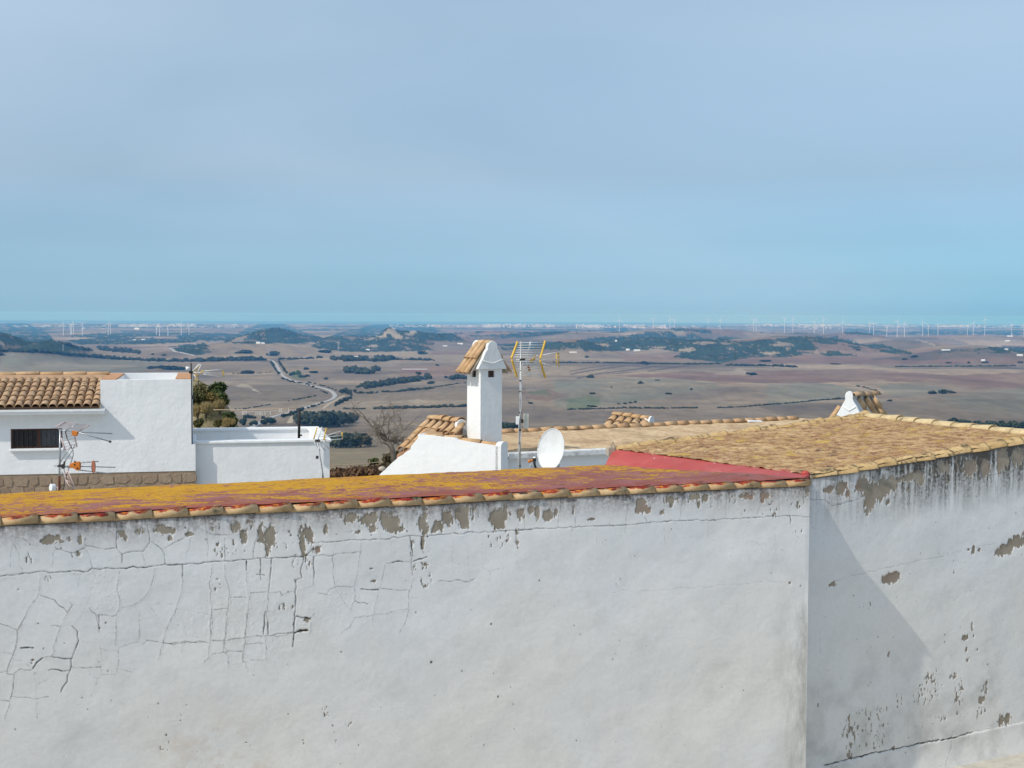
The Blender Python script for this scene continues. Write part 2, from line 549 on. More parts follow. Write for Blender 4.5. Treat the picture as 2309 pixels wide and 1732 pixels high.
GREEN_POLY = [
    Z4((-80, 800), (130, 770), (205, 800), (190, 850), (60, 885), (-80, 885)),
    Z2((960, 585), (1040, 555), (1110, 620), (1060, 640), (985, 615)),
    Z3((1400, 740), (1560, 720), (1620, 770), (1450, 770)),
]
PALE_POLY = [
    Z2((1790, 200), (1850, 182), (1900, 240), (1960, 265), (1880, 295), (1830, 245)),
    Z2((1960, 250), (2010, 215), (2070, 225), (2020, 260)),
    Z2((1590, 295), (1760, 250), (1800, 205), (1830, 215), (1780, 262), (1620, 300)),
    Z2((1630, 345), (1720, 330), (1730, 355)), Z2((1880, 285), (2030, 265), (2000, 290)),
    Z2((1830, 345), (1890, 315), (1870, 345)),
    Z4((1190, 585), (1340, 560), (1400, 535), (1470, 570), (1560, 600), (1330, 595)),
    Z4((880, 370), (1000, 355), (1030, 390), (900, 395)),
    Z4((1560, 400), (1700, 390), (1760, 405), (1650, 425)), Z4((2000, 410), (2070, 385), (2150, 405)),
    Z5((1270, 280), (1420, 320), (1440, 340), (1290, 295)),
    Z5((1880, 350), (2000, 320), (2080, 300), (2060, 330), (1960, 356)),
    Z2((480, 690), (570, 670), (640, 690), (720, 760), (620, 710)),
    Z3((370, 810), (480, 800), (560, 830), (420, 840)),
    Z1((0, 300), (50, 320), (40, 335), (0, 330)),
]
def in_poly(px, py, poly):
    p = np.array(poly); n = len(p)
    ins = np.zeros(px.shape, bool)
    j = n - 1
    for i in range(n):
        xi, yi = p[i]; xj, yj = p[j]
        c = ((yi > py) != (yj > py)) & (px < (xj - xi) * (py - yi) / (yj - yi + 1e-12) + xi)
        ins ^= c
        j = i
    return ins
def poly_mask(px, py, X, Y, polys, warp, seed, wscale=9.0):
    w1 = fbm(px / wscale, py / (wscale * 0.45), 3, seed) * 2 * warp * 3.0
    w2 = fbm(px / wscale, py / (wscale * 0.45), 3, seed + 40) * 2 * warp
    m = np.zeros(px.shape, bool)
    qx, qy = px + w1, py + w2
    for p in polys:
        a = np.array(p)
        bb = (qx > a[:, 0].min()) & (qx < a[:, 0].max()) & (qy > a[:, 1].min()) & (qy < a[:, 1].max())
        if bb.any():
            idx = np.where(bb)
            sub = in_poly(qx[idx], qy[idx], p)
            m[idx] |= sub
    return m
def land_cover(X, Y, Z):
    px, py, dep = project(np.stack([X, Y, Z], -1))
    px = np.where(dep > 10, px, -5000 + X * 0.1); py = np.where(dep > 10, py, 2500.0)
    scrub = poly_mask(px, py, X, Y, SCRUB_POLY, 2.2, 100)
    far = np.hypot(X, Y)
    # beyond what one can tell apart, woods and fields alternate by their own noise
    gen = (fbm(X / 900, Y / 1500, 4, 61) > 0.10) & (far > 9500) & (py < 752)
    outside = (px < -60) | (px > 2370) | (dep < 10)
    gen |= outside & (far > 3500) & (fbm(X / 1100, Y / 1100, 4, 63) > 0.10)
    scrub |= gen
    return px, py, far, scrub

# rows and columns of the land sheet
rs = list(np.geomspace(15.5, 900, 34)[:-1])
sl = np.linspace(0.1225, 0.0067, 430)
base_r = np.geomspace(880, 31000, 9000)
base_s = -np.interp(base_r, PROF_R, PROF_Z) / base_r
rs += list(np.interp(-sl, -base_s, base_r))
rs = np.array(sorted(set(np.round(rs, 3))))
rs = np.append(rs, [33000.0])
uu = np.arange(-0.455, 0.4551, 3.7 / F_PX)
az = np.arctan(uu)
azc = np.concatenate([np.linspace(-math.pi, az[0], 46)[:-1], az, np.linspace(az[-1], math.pi, 46)[1:]])
RR, AA = np.meshgrid(rs, azc, indexing='ij')
GX, GY = RR * np.sin(AA), RR * np.cos(AA)
GZ = H(GX, GY)
px, py, far, scrub = land_cover(GX, GY, GZ)
red = poly_mask(px, py, GX, GY, RED_POLY, 2.5, 140, 22)
grey = poly_mask(px, py, GX, GY, GREY_POLY, 2.5, 150, 22)
green = poly_mask(px, py, GX, GY, GREEN_POLY, 1.5, 160)
pale = poly_mask(px, py, GX, GY, PALE_POLY, 2.0, 170, 6)
def lerp(a, b, t): return a + (b - a) * t[..., None]
DRY = np.array([.205, .160, .110]); DRY2 = np.array([.30, .225, .145]); MAUVE = np.array([.120, .094, .075])
REDS = np.array([.195, .118, .084]); GREYG = np.array([.185, .175, .125]); GREENC = np.array([.07, .13, .045])
SCRC = np.array([.038, .055, .030]); PALEC = np.array([.40, .33, .23])
t1 = smooth(-0.22, 0.22, fbm(GX / 700, GY / 900, 4, 201))
t2 = smooth(-0.05, 0.28, fbm(GX / 500, GY / 420, 5, 205))
col = lerp(np.broadcast_to(DRY, GX.shape + (3,)), DRY2, t1)
col = lerp(col, MAUVE, t2 * 0.75)
# plots: each field its own tone
cell = 500.0
ci, cj = np.floor((GX + 180 * fbm(GX / 900, GY / 900, 2, 7)) / cell), np.floor((GY + 300 * fbm(GX / 700, GY / 700, 2, 8)) / (cell * 1.5))
plot = h2(ci, cj, 5)
col = col * (0.72 + 0.58 * plot)[..., None]
rp = (h2(ci, cj, 6) > 0.66) & (far > 4300) & (px > 900)
col = np.where(rp[..., None], lerp(col, REDS * 1.15, np.full(GX.shape, 0.6)), col)
soft = smooth(-0.3, 0.3, fbm(GX / 160, GY / 260, 3, 15))
col = lerp(col, GREYG * (0.9 + 0.25 * plot)[..., None], grey * (0.45 + 0.5 * soft))
col = lerp(col, REDS, red * (0.55 + 0.45 * soft))
furrow = fbm(GX / 9, GY / 60, 2, 90) * smooth(9000, 2000, far)
col = col * (1 + 0.30 * furrow + 0.42 * fbm(GX / 40, GY / 70, 3, 92) + 0.36 * fbm(GX / 150, GY / 240, 3, 93))[..., None]
STRIPS = [Z4((-60, 585), (0, 570), (250, 530), (560, 500), (562, 506), (260, 540), (0, 582), (-60, 597)), Z4((-60, 560), (120, 525), (330, 505), (330, 510), (120, 534), (-60, 570)),
          Z4((0, 618), (200, 575), (470, 545), (700, 512), (706, 520), (470, 556), (200, 588), (0, 628)), Z4((170, 600), (420, 570), (560, 560), (420, 578)), Z4((600, 560), (780, 530), (960, 510), (960, 516), (790, 540), (610, 566))]
strips = poly_mask(px, py, GX, GY, STRIPS, 0.5, 180)
col = lerp(col, np.array([.085, .062, .055]), strips * 0.8)
col = lerp(col, GREENC, green * (0.35 + 0.4 * soft))
col = lerp(col, PALEC, pale * (0.35 + 0.65 * soft))
gaps = fbm(GX / 130, GY / 330, 3, 110)
sc_in = scrub & ~pale & (gaps < 0.21) & (fbm(GX / 42, GY / 110, 3, 114) < 0.21)
tv = 0.6 + 0.9 * (fbm(GX / 70, GY / 160, 3, 112) + 0.5)
col = np.where(sc_in[..., None], SCRC * tv[..., None], col)
# close to the town: dry hillside grass
near = smooth(900, 200, far)
gr = np.array([.20, .165, .085]) * (0.8 + 0.5 * (fbm(GX / 6, GY / 6, 4, 130) + 0.5))[..., None]
col = lerp(col, gr, near)
mid = smooth(1900, 1300, far) * (1 - near) * 0.6
col = lerp(col, np.array([.185, .155, .082]) * (0.85 + 0.4 * (fbm(GX / 30, GY / 60, 4, 131) + 0.5))[..., None], mid)

lm = NT('land', 0.95, 0.1)
la = lm.attr('albedo', 'Color')
ln = lm.noise(0.05, 6, 0.65)
lm.color(lm.mix(lm.rng(ln, 0.3, 0.7, 0, 0.45), la, (0.5, 0.5, 0.5), 'MULTIPLY'))
MAT_LAND = lm.m
me = grid_mesh('land', np.stack([GX, GY, GZ], -1)[:, ::-1], MAT_LAND, color=np.clip(col, 0.005, 1)[:, ::-1])
land = tag(link_mesh('land', me), kind='structure')

# sea, out to the horizon
sm_ = NT('sea_water', 0.35, 0.4)
sm_.color(sm_.mix(sm_.noise(0.0006, 5, 0.6), (0.015, 0.065, 0.13), (0.03, 0.09, 0.16)))
mb = MB()
n = 128
rad = [23000, 30000, 38000, 47000]
vs = [(r * math.sin(2 * math.pi * k / n), r * math.cos(2 * math.pi * k / n), -203.6) for r in rad for k in range(n)]
fs = [(i * n + k, (i + 1) * n + k, (i + 1) * n + (k + 1) % n, i * n + (k + 1) % n) for i in range(3) for k in range(n)]
mb.add(vs, [f[::-1] for f in fs])
tag(mb.build('sea', sm_.m), kind='structure')

# ------------------------------------------------------------------ the air
hm = bpy.data.materials.new('haze_air'); hm.use_nodes = True
hm.node_tree.nodes.clear()
ho = hm.node_tree.nodes.new('ShaderNodeOutputMaterial')
hv = hm.node_tree.nodes.new('ShaderNodeVolumePrincipled')
hv.inputs['Color'].default_value = (0.115, 0.46, 1.0, 1)
hv.inputs['Density'].default_value = 4.2e-5
hv.inputs['Absorption Color'].default_value = (1, 1, 1, 1)
hv.inputs['Anisotropy'].default_value = 0.0
hm.node_tree.links.new(hv.outputs[0], ho.inputs['Volume'])
mb = MB(); mb.abox(-49000, 49000, -49000, 49000, -207.5, 66)
haze = tag(mb.build('haze', hm), kind='stuff')

# ------------------------------------------------------------------ road
def drape(pts_px, width, lift, name, mat, samples=90):
    P = [ground_hit(*p) for p in pts_px]
    # Catmull-Rom in plan
    out = []
    for i in range(len(P) - 1):
        p0, p1, p2, p3 = P[max(i - 1, 0)], P[i], P[i + 1], P[min(i + 2, len(P) - 1)]
        m = 14
        for k in range(m):
            t = k / m
            q = 0.5 * ((2 * p1) + (p2 - p0) * t + (2 * p0 - 5 * p1 + 4 * p2 - p3) * t * t + (3 * p1 - p0 - 3 * p2 + p3) * t ** 3)
            out.append(q)
    out.append(P[-1])
    L, Rr = [], []
    for i, q in enumerate(out):
        t = out[min(i + 1, len(out) - 1)] - out[max(i - 1, 0)]
        t.z = 0; t.normalize()
        s = Vector((t.y, -t.x, 0)) * width / 2
        L.append(q - s); Rr.append(q + s)
    X = np.array([[a.x, b.x] for a, b in zip(L, Rr)]); Y = np.array([[a.y, b.y] for a, b in zip(L, Rr)])
    Zm = np.maximum(H(X, Y).max(1), H(X.mean(1), Y.mean(1))) + lift
    P3 = np.stack([X, Y, np.stack([Zm, Zm], 1)], -1)
    mb = MB()
    # embankment gives the road its thickness
    rows = []
    for i in range(len(out)):
        a, b = Vector(P3[i, 0]), Vector(P3[i, 1]); o = (b - a).normalized() * 3.0
        rows.append([a - o + Vector((0, 0, -4)), a, b, b + o + Vector((0, 0, -4))])
    vs = [v for r_ in rows for v in r_]
    fs = [(i * 4 + k, i * 4 + k + 1, (i + 1) * 4 + k + 1, (i + 1) * 4 + k) for i in range(len(rows) - 1) for k in range(3)]
    mb.add(vs, fs)
    ob = tag(mb.build(name, mat), kind='structure')
    return out, Zm
ROADPX = Z2((770, 463), (800, 466), (835, 484), (868, 535), (898, 590), (950, 625), (1040, 655), (1150, 685), (1250, 708), (1320, 732), (1355, 768), (1335, 800), (1270, 825), (1180, 850), (1100, 877), (1000, 912), (850, 947), (750, 985), (660, 1035), (560, 1090))
mr = NT('road_asphalt', 0.9, 0.2); mr.color(mr.mix(mr.noise(0.02, 4), (.31, .30, .285), (.39, .375, .35)))
road_c, road_z = drape(ROADPX, 9.5, 1.0, 'road', mr.m)
mp = NT('dirt_track', 0.95, 0.1); mp.color(mp.mix(mp.noise(0.03, 4), (.33, .27, .19), (.42, .34, .24)))
drape(Z2((1440, 770), (1390, 795), (1320, 835), (1270, 872), (1250, 888)), 7.0, 0.5, 'dirt_track', mp.m)
drape(Z2((995, 950), (980, 980), (962, 1012)), 9.0, 0.5, 'dirt_track', mp.m)
drape(Z1((1465, 360), (1490, 375), (1560, 400), (1690, 428)), 13.0, 0.6, 'road', mr.m)
# white dashes along the middle of the near part of the road
mw = plain('road_paint', (.75, .75, .72), 0.8)
mb = MB()
for i in range(150, len(road_c) - 1, 2):
    a, b = road_c[i], road_c[i].lerp(road_c[i + 1], 0.6)
    t = (b - a); t.z = 0; t.normalize(); s = Vector((t.y, -t.x, 0)) * 0.12
    za, zb = Vector((0, 0, road_z[i] - a.z + .05)), Vector((0, 0, road_z[i] + (road_z[i + 1] - road_z[i]) * .6 - b.z + .05))
    mb.quad(a + za - s, a + za + s, b + zb + s, b + zb - s)
tag(mb.build('road_marking', mw), kind='structure')

# ================================================================== TREES AND BUSHES OF THE PLAIN
def leafmat(name, a, b, c=None):
    m = NT(name, 0.85, 0.15)
    f = m.math('ADD', m.rand(), m.rng(m.noise(0.35, 3), 0.3, 0.7, -0.35, 0.35))
    m.color(m.mix(m.rng(f, 0.0, 1.0), a, b))
    m.b.inputs['Subsurface Weight'].default_value = 0.0
    return m.m
M_LEAF = leafmat('tree_leaves', (.028, .042, .020), (.062, .078, .034))
M_EUC = leafmat('grey_green_leaves', (.045, .058, .036), (.085, .100, .060))
M_BUSH = leafmat('bush_leaves', (.026, .036, .020), (.055, .062, .032))
M_GREEN = leafmat('bright_leaves', (.035, .07, .02), (.07, .12, .035))
M_TRUNK = plain('bark', (.16, .13, .10), 0.9)
M_TWIG = plain('dry_twigs', (.12, .095, .075), 0.95)

def crown_mesh(name, mat, rx, rz, z0, n, leaf, seed, lobes=6, core=True):
    """leaf-clump crown: unit-less, in metres; n small bent clumps spread through lobes"""
    rnd = random.Random(seed)
    mb = MB()
    L = []
    for i in range(lobes):
        a = rnd.uniform(0, 6.28); q = rnd.uniform(0.15, 0.62)
        L.append((math.cos(a) * rx * q, math.sin(a) * rx * q, z0 + rz * rnd.uniform(0.25, 1.35), rnd.uniform(0.42, 0.68)))
    L.append((0, 0, z0 + rz, 0.75))
    for i in range(n):
        lx, ly, lz, lr = rnd.choice(L)
        v = Vector((rnd.gauss(0, 1), rnd.gauss(0, 1), rnd.gauss(0, 1))).normalized() * (rnd.random() ** 0.35)
        p = Vector((lx + v.x * rx * lr, ly + v.y * rx * lr, max(z0 * 0.6, lz + v.z * rz * lr)))
        a = Vector((rnd.gauss(0, 1), rnd.gauss(0, 1), rnd.gauss(0, .6))).normalized()
        b = a.cross(Vector((rnd.gauss(0, 1), rnd.gauss(0, 1), rnd.gauss(0, 1)))).normalized()
        s = leaf * rnd.uniform(0.6, 1.4)
        c = a.cross(b) * s * 0.35
        mb.add([p + a * s, p + b * s * 0.8 + c, p - a * s, p - b * s * 0.8 + c], [(0, 1, 2, 3)])
    if core:
        for lx, ly, lz, lr in L:
            mb.ball((lx, ly, max(lz, z0 + rz * lr * 0.5)), 1.0, 6, 4, (rx * lr * 0.72, rx * lr * 0.72, rz * lr * 0.72))
    return mb.mesh(name, mat)
def trunk_mesh(name, h, r, seed):
    rnd = random.Random(seed)
    mb = MB()
    mb.tube([(0, 0, -1), (rnd.uniform(-.2, .2), 0, h * .5), (rnd.uniform(-.4, .4), .2, h)], r, 6, r * .55)
    for k in range(4):
        a = rnd.uniform(0, 6.28)
        mb.tube([(0, 0, h * .7), (math.cos(a) * h * .25, math.sin(a) * h * .25, h * 1.15)], r * .5, 5, r * .2)
    return mb.mesh(name, M_TRUNK)
TREES = []      # prototypes as (crown, trunk) mesh pairs; height about 10 m
for k in range(4):
    TREES.append((crown_mesh('crown', M_EUC if k < 3 else M_LEAF, 4.4, 4.0, 1.3, 460, 0.75, 40 + k), trunk_mesh('trunk', 4.5, .32, 60 + k)))
BUSHES = [crown_mesh('bush', M_BUSH, 2.6, 1.1, 0.05, 150, 0.7, 80 + k, 5) for k in range(4)]
GBUSH = [crown_mesh('green_bush', M_GREEN, 2.6, 1.1, 0.05, 150, 0.7, 90 + k, 5) for k in range(2)]
rt = random.Random(5)
def tree(px, py_base, h_px, label, group=None, kind=None, name='tree'):
    p = ground_hit(px, py_base)
    s = h_px / F_PX * p.y / 9.6
    cm, tm = TREES[kind if kind is not None else rt.randrange(3)]
    t = thing(name, label, 'tree', p, group)
    t.rotation_euler = (0, 0, rt.uniform(0, 6.28))
    w = rt.uniform(0.9, 1.15)
    t.scale = (s * w, s * w, s)
    link_mesh('crown', cm, t); link_mesh('trunk', tm, t)
    return t
def bush(px, py_base, w_px, h_px, label, group=None, green=False):
    p = ground_hit(px, py_base)
    me = rt.choice(GBUSH if green else BUSHES)
    o = link_mesh('bush', me)
    o.location = p - Vector((0, 0, h_px / F_PX * p.y * 0.06))
    o.rotation_euler = (0, 0, rt.uniform(0, 6.28))
    sx = w_px / F_PX * p.y / 5.2
    sz = h_px / F_PX * p.y / 2.4
    o.scale = (sx, sx, sz)
    return tag(o, label, 'bush', group)

# eucalyptus grove beside the road
G1 = [(1085, 1030, 34), (1120, 1036, 40), (1160, 1040, 42), (1205, 1044, 42), (1250, 1046, 44), (1300, 1046, 44), (1345, 1042, 44), (1390, 1035, 40), (1430, 1028, 36), (1470, 1015, 30), (1500, 1005, 27), (1535, 998, 23), (1185, 1020, 34), (1275, 1020, 36), (1330, 1015, 34), (1050, 1010, 24), (1020, 985, 18)]
for i, (x, y, h) in enumerate(G1):
    X, Y = 400 + x / 3.814, 690 + y / 3.814
    tree(X, Y, h * 0.98, 'grey-green tree in the rounded grove below the road, under the thin dark pole', 'trees of the grove below the road', i % 3)
G2 = [(1330, 1215, 34), (1370, 1220, 36), (1410, 1222, 40), (1450, 1222, 42), (1490, 1221, 42), (1530, 1219, 40), (1570, 1216, 38), (1610, 1210, 38), (1640, 1205, 30), (1345, 1190, 28), (1400, 1180, 24), (1545, 1190, 36)]
for i, (x, y, h) in enumerate(G2):
    X, Y = 400 + x / 3.814, 690 + y / 3.814
    tree(X, Y, h * 0.95, 'dark tree in the wood right of the flat white house, behind its yellow aerial', 'trees of the wood behind the white house', (i + 1) % 3)
for (x, y, h) in [(1195, 1062, 20), (1225, 1066, 21), (1260, 1066, 20), (1295, 1064, 19), (1320, 1062, 15)]:
    tree(820 + x / 3.814, 690 + y / 3.814, h, 'dark tree just right of the white chimney shaft, beyond the beige roof', 'trees right of the chimney shaft', 3)
for i, x in enumerate(range(1580, 2330, 34)):
    yy = 1085 if x > 1700 else 1060
    tree(1729 + x / 3.814, 690 + yy / 3.814, 27 + 5 * math.sin(i * 2.1), 'dark bushy tree in the row beyond the right end of the brown roof', 'trees beyond the brown roof', 3)
for (x, y, h, lab) in [(570, 1030, 21, 'small round dark tree left of the road bottom, above the white parapet'),
                       (640, 1035, 14, 'low green tree beside the road just above the white parapet'),
                       (670, 1030, 15, 'green roadside tree closest to where the road meets the parapet')]:
    tree(400 + x / 3.814, 690 + y / 3.814, h, lab, None, 3)
for (x, y, h) in [(735, 1025, 15), (760, 1025, 18), (795, 1020, 20), (825, 1012, 15)]:
    tree(400 + x / 3.814, 690 + y / 3.814, h, 'green tree of the clump on the near bend of the road, over the parapet', 'clump of green trees by the road', 3)
for (x, y, h) in [(600, 965, 11), (630, 965, 9), (660, 968, 7), (740, 970, 7)]:
    bush(400 + x / 3.814, 690 + y / 3.814, h * 1.6, h, 'dark bush in the field left of the road, near the clothes line', 'bushes left of the road')
for (x, y, h) in [(1420, 760, 14), (1450, 758, 17), (1480, 762, 14), (1525, 750, 11), (1495, 775, 9), (1400, 745, 8)]:
    tree(400 + x / 3.814, 690 + y / 3.814, h, 'grey-green tree at the farm track on the outside of the road bend', 'trees at the road bend', None)
# bushes along the road
def along(pts, off_px, step, w, h, label, group, jitter=1.0, green=0.0, dens=1.0):
    for (x0, y0), (x1, y1) in zip(pts[:-1], pts[1:]):
        L = math.hypot(x1 - x0, (y1 - y0))
        n_ = max(1, int(L / step))
        for k in range(n_):
            if rt.random() > dens: continue
            t = (k + rt.random() * .8) / n_
            x, y = x0 + (x1 - x0) * t + rt.uniform(-1, 1) * jitter, y0 + (y1 - y0) * t + rt.uniform(-.5, .5) * jitter
            s = rt.uniform(0.6, 1.3)
            bush(x + off_px, y, w * s, h * s, label, group, rt.random() < green)
along(Z2((800, 478), (840, 540), (872, 590)), 0, 2.6, 6, 5, 'bush on the left verge of the straight far stretch of road', 'bushes on the left road verge')
along(Z2((872, 480), (910, 540), (945, 590)), 0, 2.6, 6, 5, 'bush on the right verge of the straight far stretch of road', 'bushes on the right road verge', green=.3)
along(Z2((900, 628), (985, 655), (1090, 672), (1170, 700), (1260, 745), (1300, 765)), 0, 4.5, 6, 4.2, 'dark bush on the near side of the road before its bend', 'bushes before the road bend', dens=.75)
along(Z2((1100, 655), (1200, 675), (1290, 700), (1380, 735)), 0, 4.5, 6, 3.2, 'dark bush along the far side of the road before its bend', 'bushes along the far road side', dens=.7)
along(Z2((1250, 840), (1170, 868), (1090, 893), (1000, 925), (900, 955)), 0, 5, 7, 4.5, 'dark bush along the road below its bend', 'bushes below the road bend', dens=.8)
along(Z2((880, 965), (960, 945), (1040, 915), (1080, 895)), 0, 5, 12, 9, 'large dark bush between the road and the grove', 'large bushes by the grove', dens=.9)
along(Z2((1490, 800), (1420, 830), (1340, 870)), 0, 5, 10, 7, 'dark bush beside the pale farm track', 'bushes beside the farm track')
along(Z2((965, 600), (1040, 590), (1060, 620)), 0, 5, 10, 8, 'bright green bush in the hollow right of the road', 'green bushes right of the road', green=1)
along(Z2((1060, 615), (1140, 605)), 0, 4, 10, 5, 'dark bush at the end of the green hollow', 'bushes by the green hollow')

def hedge(name, pts, w_px, h_px, label, step=4.0, green=False, gap=0.0):
    """a row of bushes grown together: one thing, one mesh of leaf clumps"""
    rnd = random.Random(len(pts) * 77 + int(pts[0][0] * 3))
    mb = MB(); base = ground_hit(*pts[0])
    for (x0, y0), (x1, y1) in zip(pts[:-1], pts[1:]):
        L = math.hypot(x1 - x0, y1 - y0); n_ = max(1, int(L / step))
        for k in range(n_):
            if rnd.random() < gap: continue
            t = (k + rnd.random() * .7) / n_
            p = ground_hit(x0 + (x1 - x0) * t, y0 + (y1 - y0) * t + rnd.uniform(-.35, .35) * h_px * .5)
            s = p.y / F_PX; q = rnd.uniform(0.55, 1.35)
            w, h = w_px * s * q, h_px * s * q
            mb.ball(p + Vector((0, 0, h * .42)), 1, 6, 4, (w * .5, w * .5, h * .55))
            for m in range(16):
                v = Vector((rnd.gauss(0, 1), rnd.gauss(0, 1), abs(rnd.gauss(0, 1)))).normalized()
                c = p + Vector((v.x * w * .55, v.y * w * .55, h * .35 + v.z * h * .65))
                a = Vector((rnd.gauss(0, 1), rnd.gauss(0, 1), rnd.gauss(0, 1))).normalized(); b = a.cross(v).normalized()
                g = h * rnd.uniform(.12, .26)
                mb.add([c + a * g, c + b * g, c - a * g, c - b * g], [(0, 1, 2, 3)])
    o = mb.mesh(name, M_GREEN if green else M_BUSH, base)
    o = link_mesh(name, o, None, base)
    return tag(o, label, 'hedge')
hedge('hedge', Z1((-200, 385), (100, 392), (400, 402), (600, 424), (850, 447), (1000, 460), (1250, 472), (1500, 478), (1750, 478), (2212, 466)), 8, 6.5, 'long dark hedge running from the left wooded hill across the plain', 3.2)
hedge('hedge', Z2((180, 478), (300, 472), (500, 466), (770, 466)), 10, 7, 'thick dark hedge ending where the far road begins', 3.5)
hedge('hedge', Z1((560, 335), (720, 378), (800, 388)), 9, 6, 'dark tree belt at the foot of the left wooded hill', 3.5)
hedge('hedge', Z1((850, 375), (950, 388), (1100, 402), (1200, 408)), 10, 8, 'short broad dark tree belt just right of the left wooded hill', 3.5)
hedge('hedge', Z2((1330, 462), (1420, 470), (1550, 474), (1700, 474), (1850, 468)), 13, 10, 'thick dark wood strip beside the small white farm', 4)
hedge('hedge', Z2((1850, 464), (2000, 464), (2212, 470)), 8, 5, 'thin tail of the dark wood strip toward the chimney', 4)
hedge('hedge', Z2((860, 462), (1000, 459), (1110, 456), (1250, 447)), 7, 4, 'dark hedge on the skyline right of the far road end', 4, gap=.15)
hedge('hedge', Z2((1460, 570), (1560, 578), (1640, 582), (1740, 555)), 16, 12, 'oval dark thicket alone in the field right of the road', 4)
hedge('hedge', Z2((1545, 702), (1620, 690), (1700, 672)), 11, 8, 'dark thicket at the left end of the broad tree belt', 4)
hedge('hedge', Z2((1620, 712), (1740, 690), (1900, 668), (2050, 645), (2180, 625)), 14, 11, 'broad dark diagonal tree belt left of the chimney cap', 4)
hedge('hedge', Z3((740, 630), (820, 628), (900, 625)), 12, 9, 'dark tree belt touching the chimney below its roof', 4)
hedge('hedge', Z2((1535, 752), (1630, 754), (1730, 748)), 8, 4.5, 'short low hedge right of the road bend', 4)
hedge('hedge', Z2((1760, 745), (1900, 738), (1990, 728), (2060, 722), (2212, 710)), 8, 4.2, 'low curving hedge rising toward the chimney', 4)
hedge('hedge', Z3((570, 705), (680, 690), (800, 672), (890, 660)), 5, 2.5, 'thin hedge line meeting the chimney shaft high up', 4, gap=.1)
hedge('hedge', Z2((1430, 886), (1520, 887), (1620, 887)), 6, 3, 'short thin hedge line above the grove', 4)
hedge('hedge', Z2((1690, 888), (1900, 882), (2100, 878), (2280, 872), (2480, 865)), 9, 5.5, 'dense hedge line ending at the chimney shaft', 3.5)
hedge('hedge', Z4((-80, 892), (100, 890), (250, 886), (400, 880), (700, 883), (860, 880)), 6, 3.2, 'dark hedge line in the plain right of the aerial mast', 3.2, gap=.05)
hedge('hedge', Z4((840, 882), (1000, 880), (1040, 880)), 6, 3.2, 'short dark hedge in the middle of the right-hand plain', 3.2)
hedge('hedge', Z4((1210, 880), (1450, 868), (1700, 848), (1900, 833), (2050, 815), (2300, 800)), 5, 2.6, 'long thin hedge line rising toward the gabled chimney', 3.2)
hedge('hedge', Z4((-200, 488), (0, 492), (300, 493), (600, 498), (1000, 503), (1250, 500)), 6, 3, 'dark hedge along the edge of the ploughed strips', 3.2, gap=.05)
hedge('hedge', Z4((1280, 512), (1450, 515), (1600, 516), (1750, 522), (1900, 528)), 7, 4.2, 'dark hedge in front of the big scrub wood', 3.5)
hedge('hedge', Z5((1110, 524), (1350, 524), (1700, 522), (2000, 520), (2150, 517)), 6, 3, 'dark hedge in the red fields at far right', 3.5, gap=.05)
hedge('hedge', Z2((500, 890), (600, 882), (700, 868), (800, 850)), 6, 2.2, 'sparse dark hedge low in the field left of the road', 4, gap=.3)
hedge('hedge', Z2((950, 822), (1050, 802), (1130, 786), (1200, 772)), 6, 2.6, 'sparse dark hedge ending at the road bend', 4, gap=.25)
hedge('hedge', Z2((480, 582), (640, 582), (780, 575), (810, 565)), 5, 1.6, 'faint hedge line crossing the field left of the straight road', 5, gap=.45)
hedge('hedge', Z4((330, 848), (420, 842), (540, 826)), 6, 3.4, 'row of dark bushes on the green-grey slope', 4, gap=.15)
hedge('hedge', Z5((770, 690), (830, 700), (880, 715), (940, 730)), 6, 2.5, 'dark hedge in the gully behind the gabled chimney', 4)
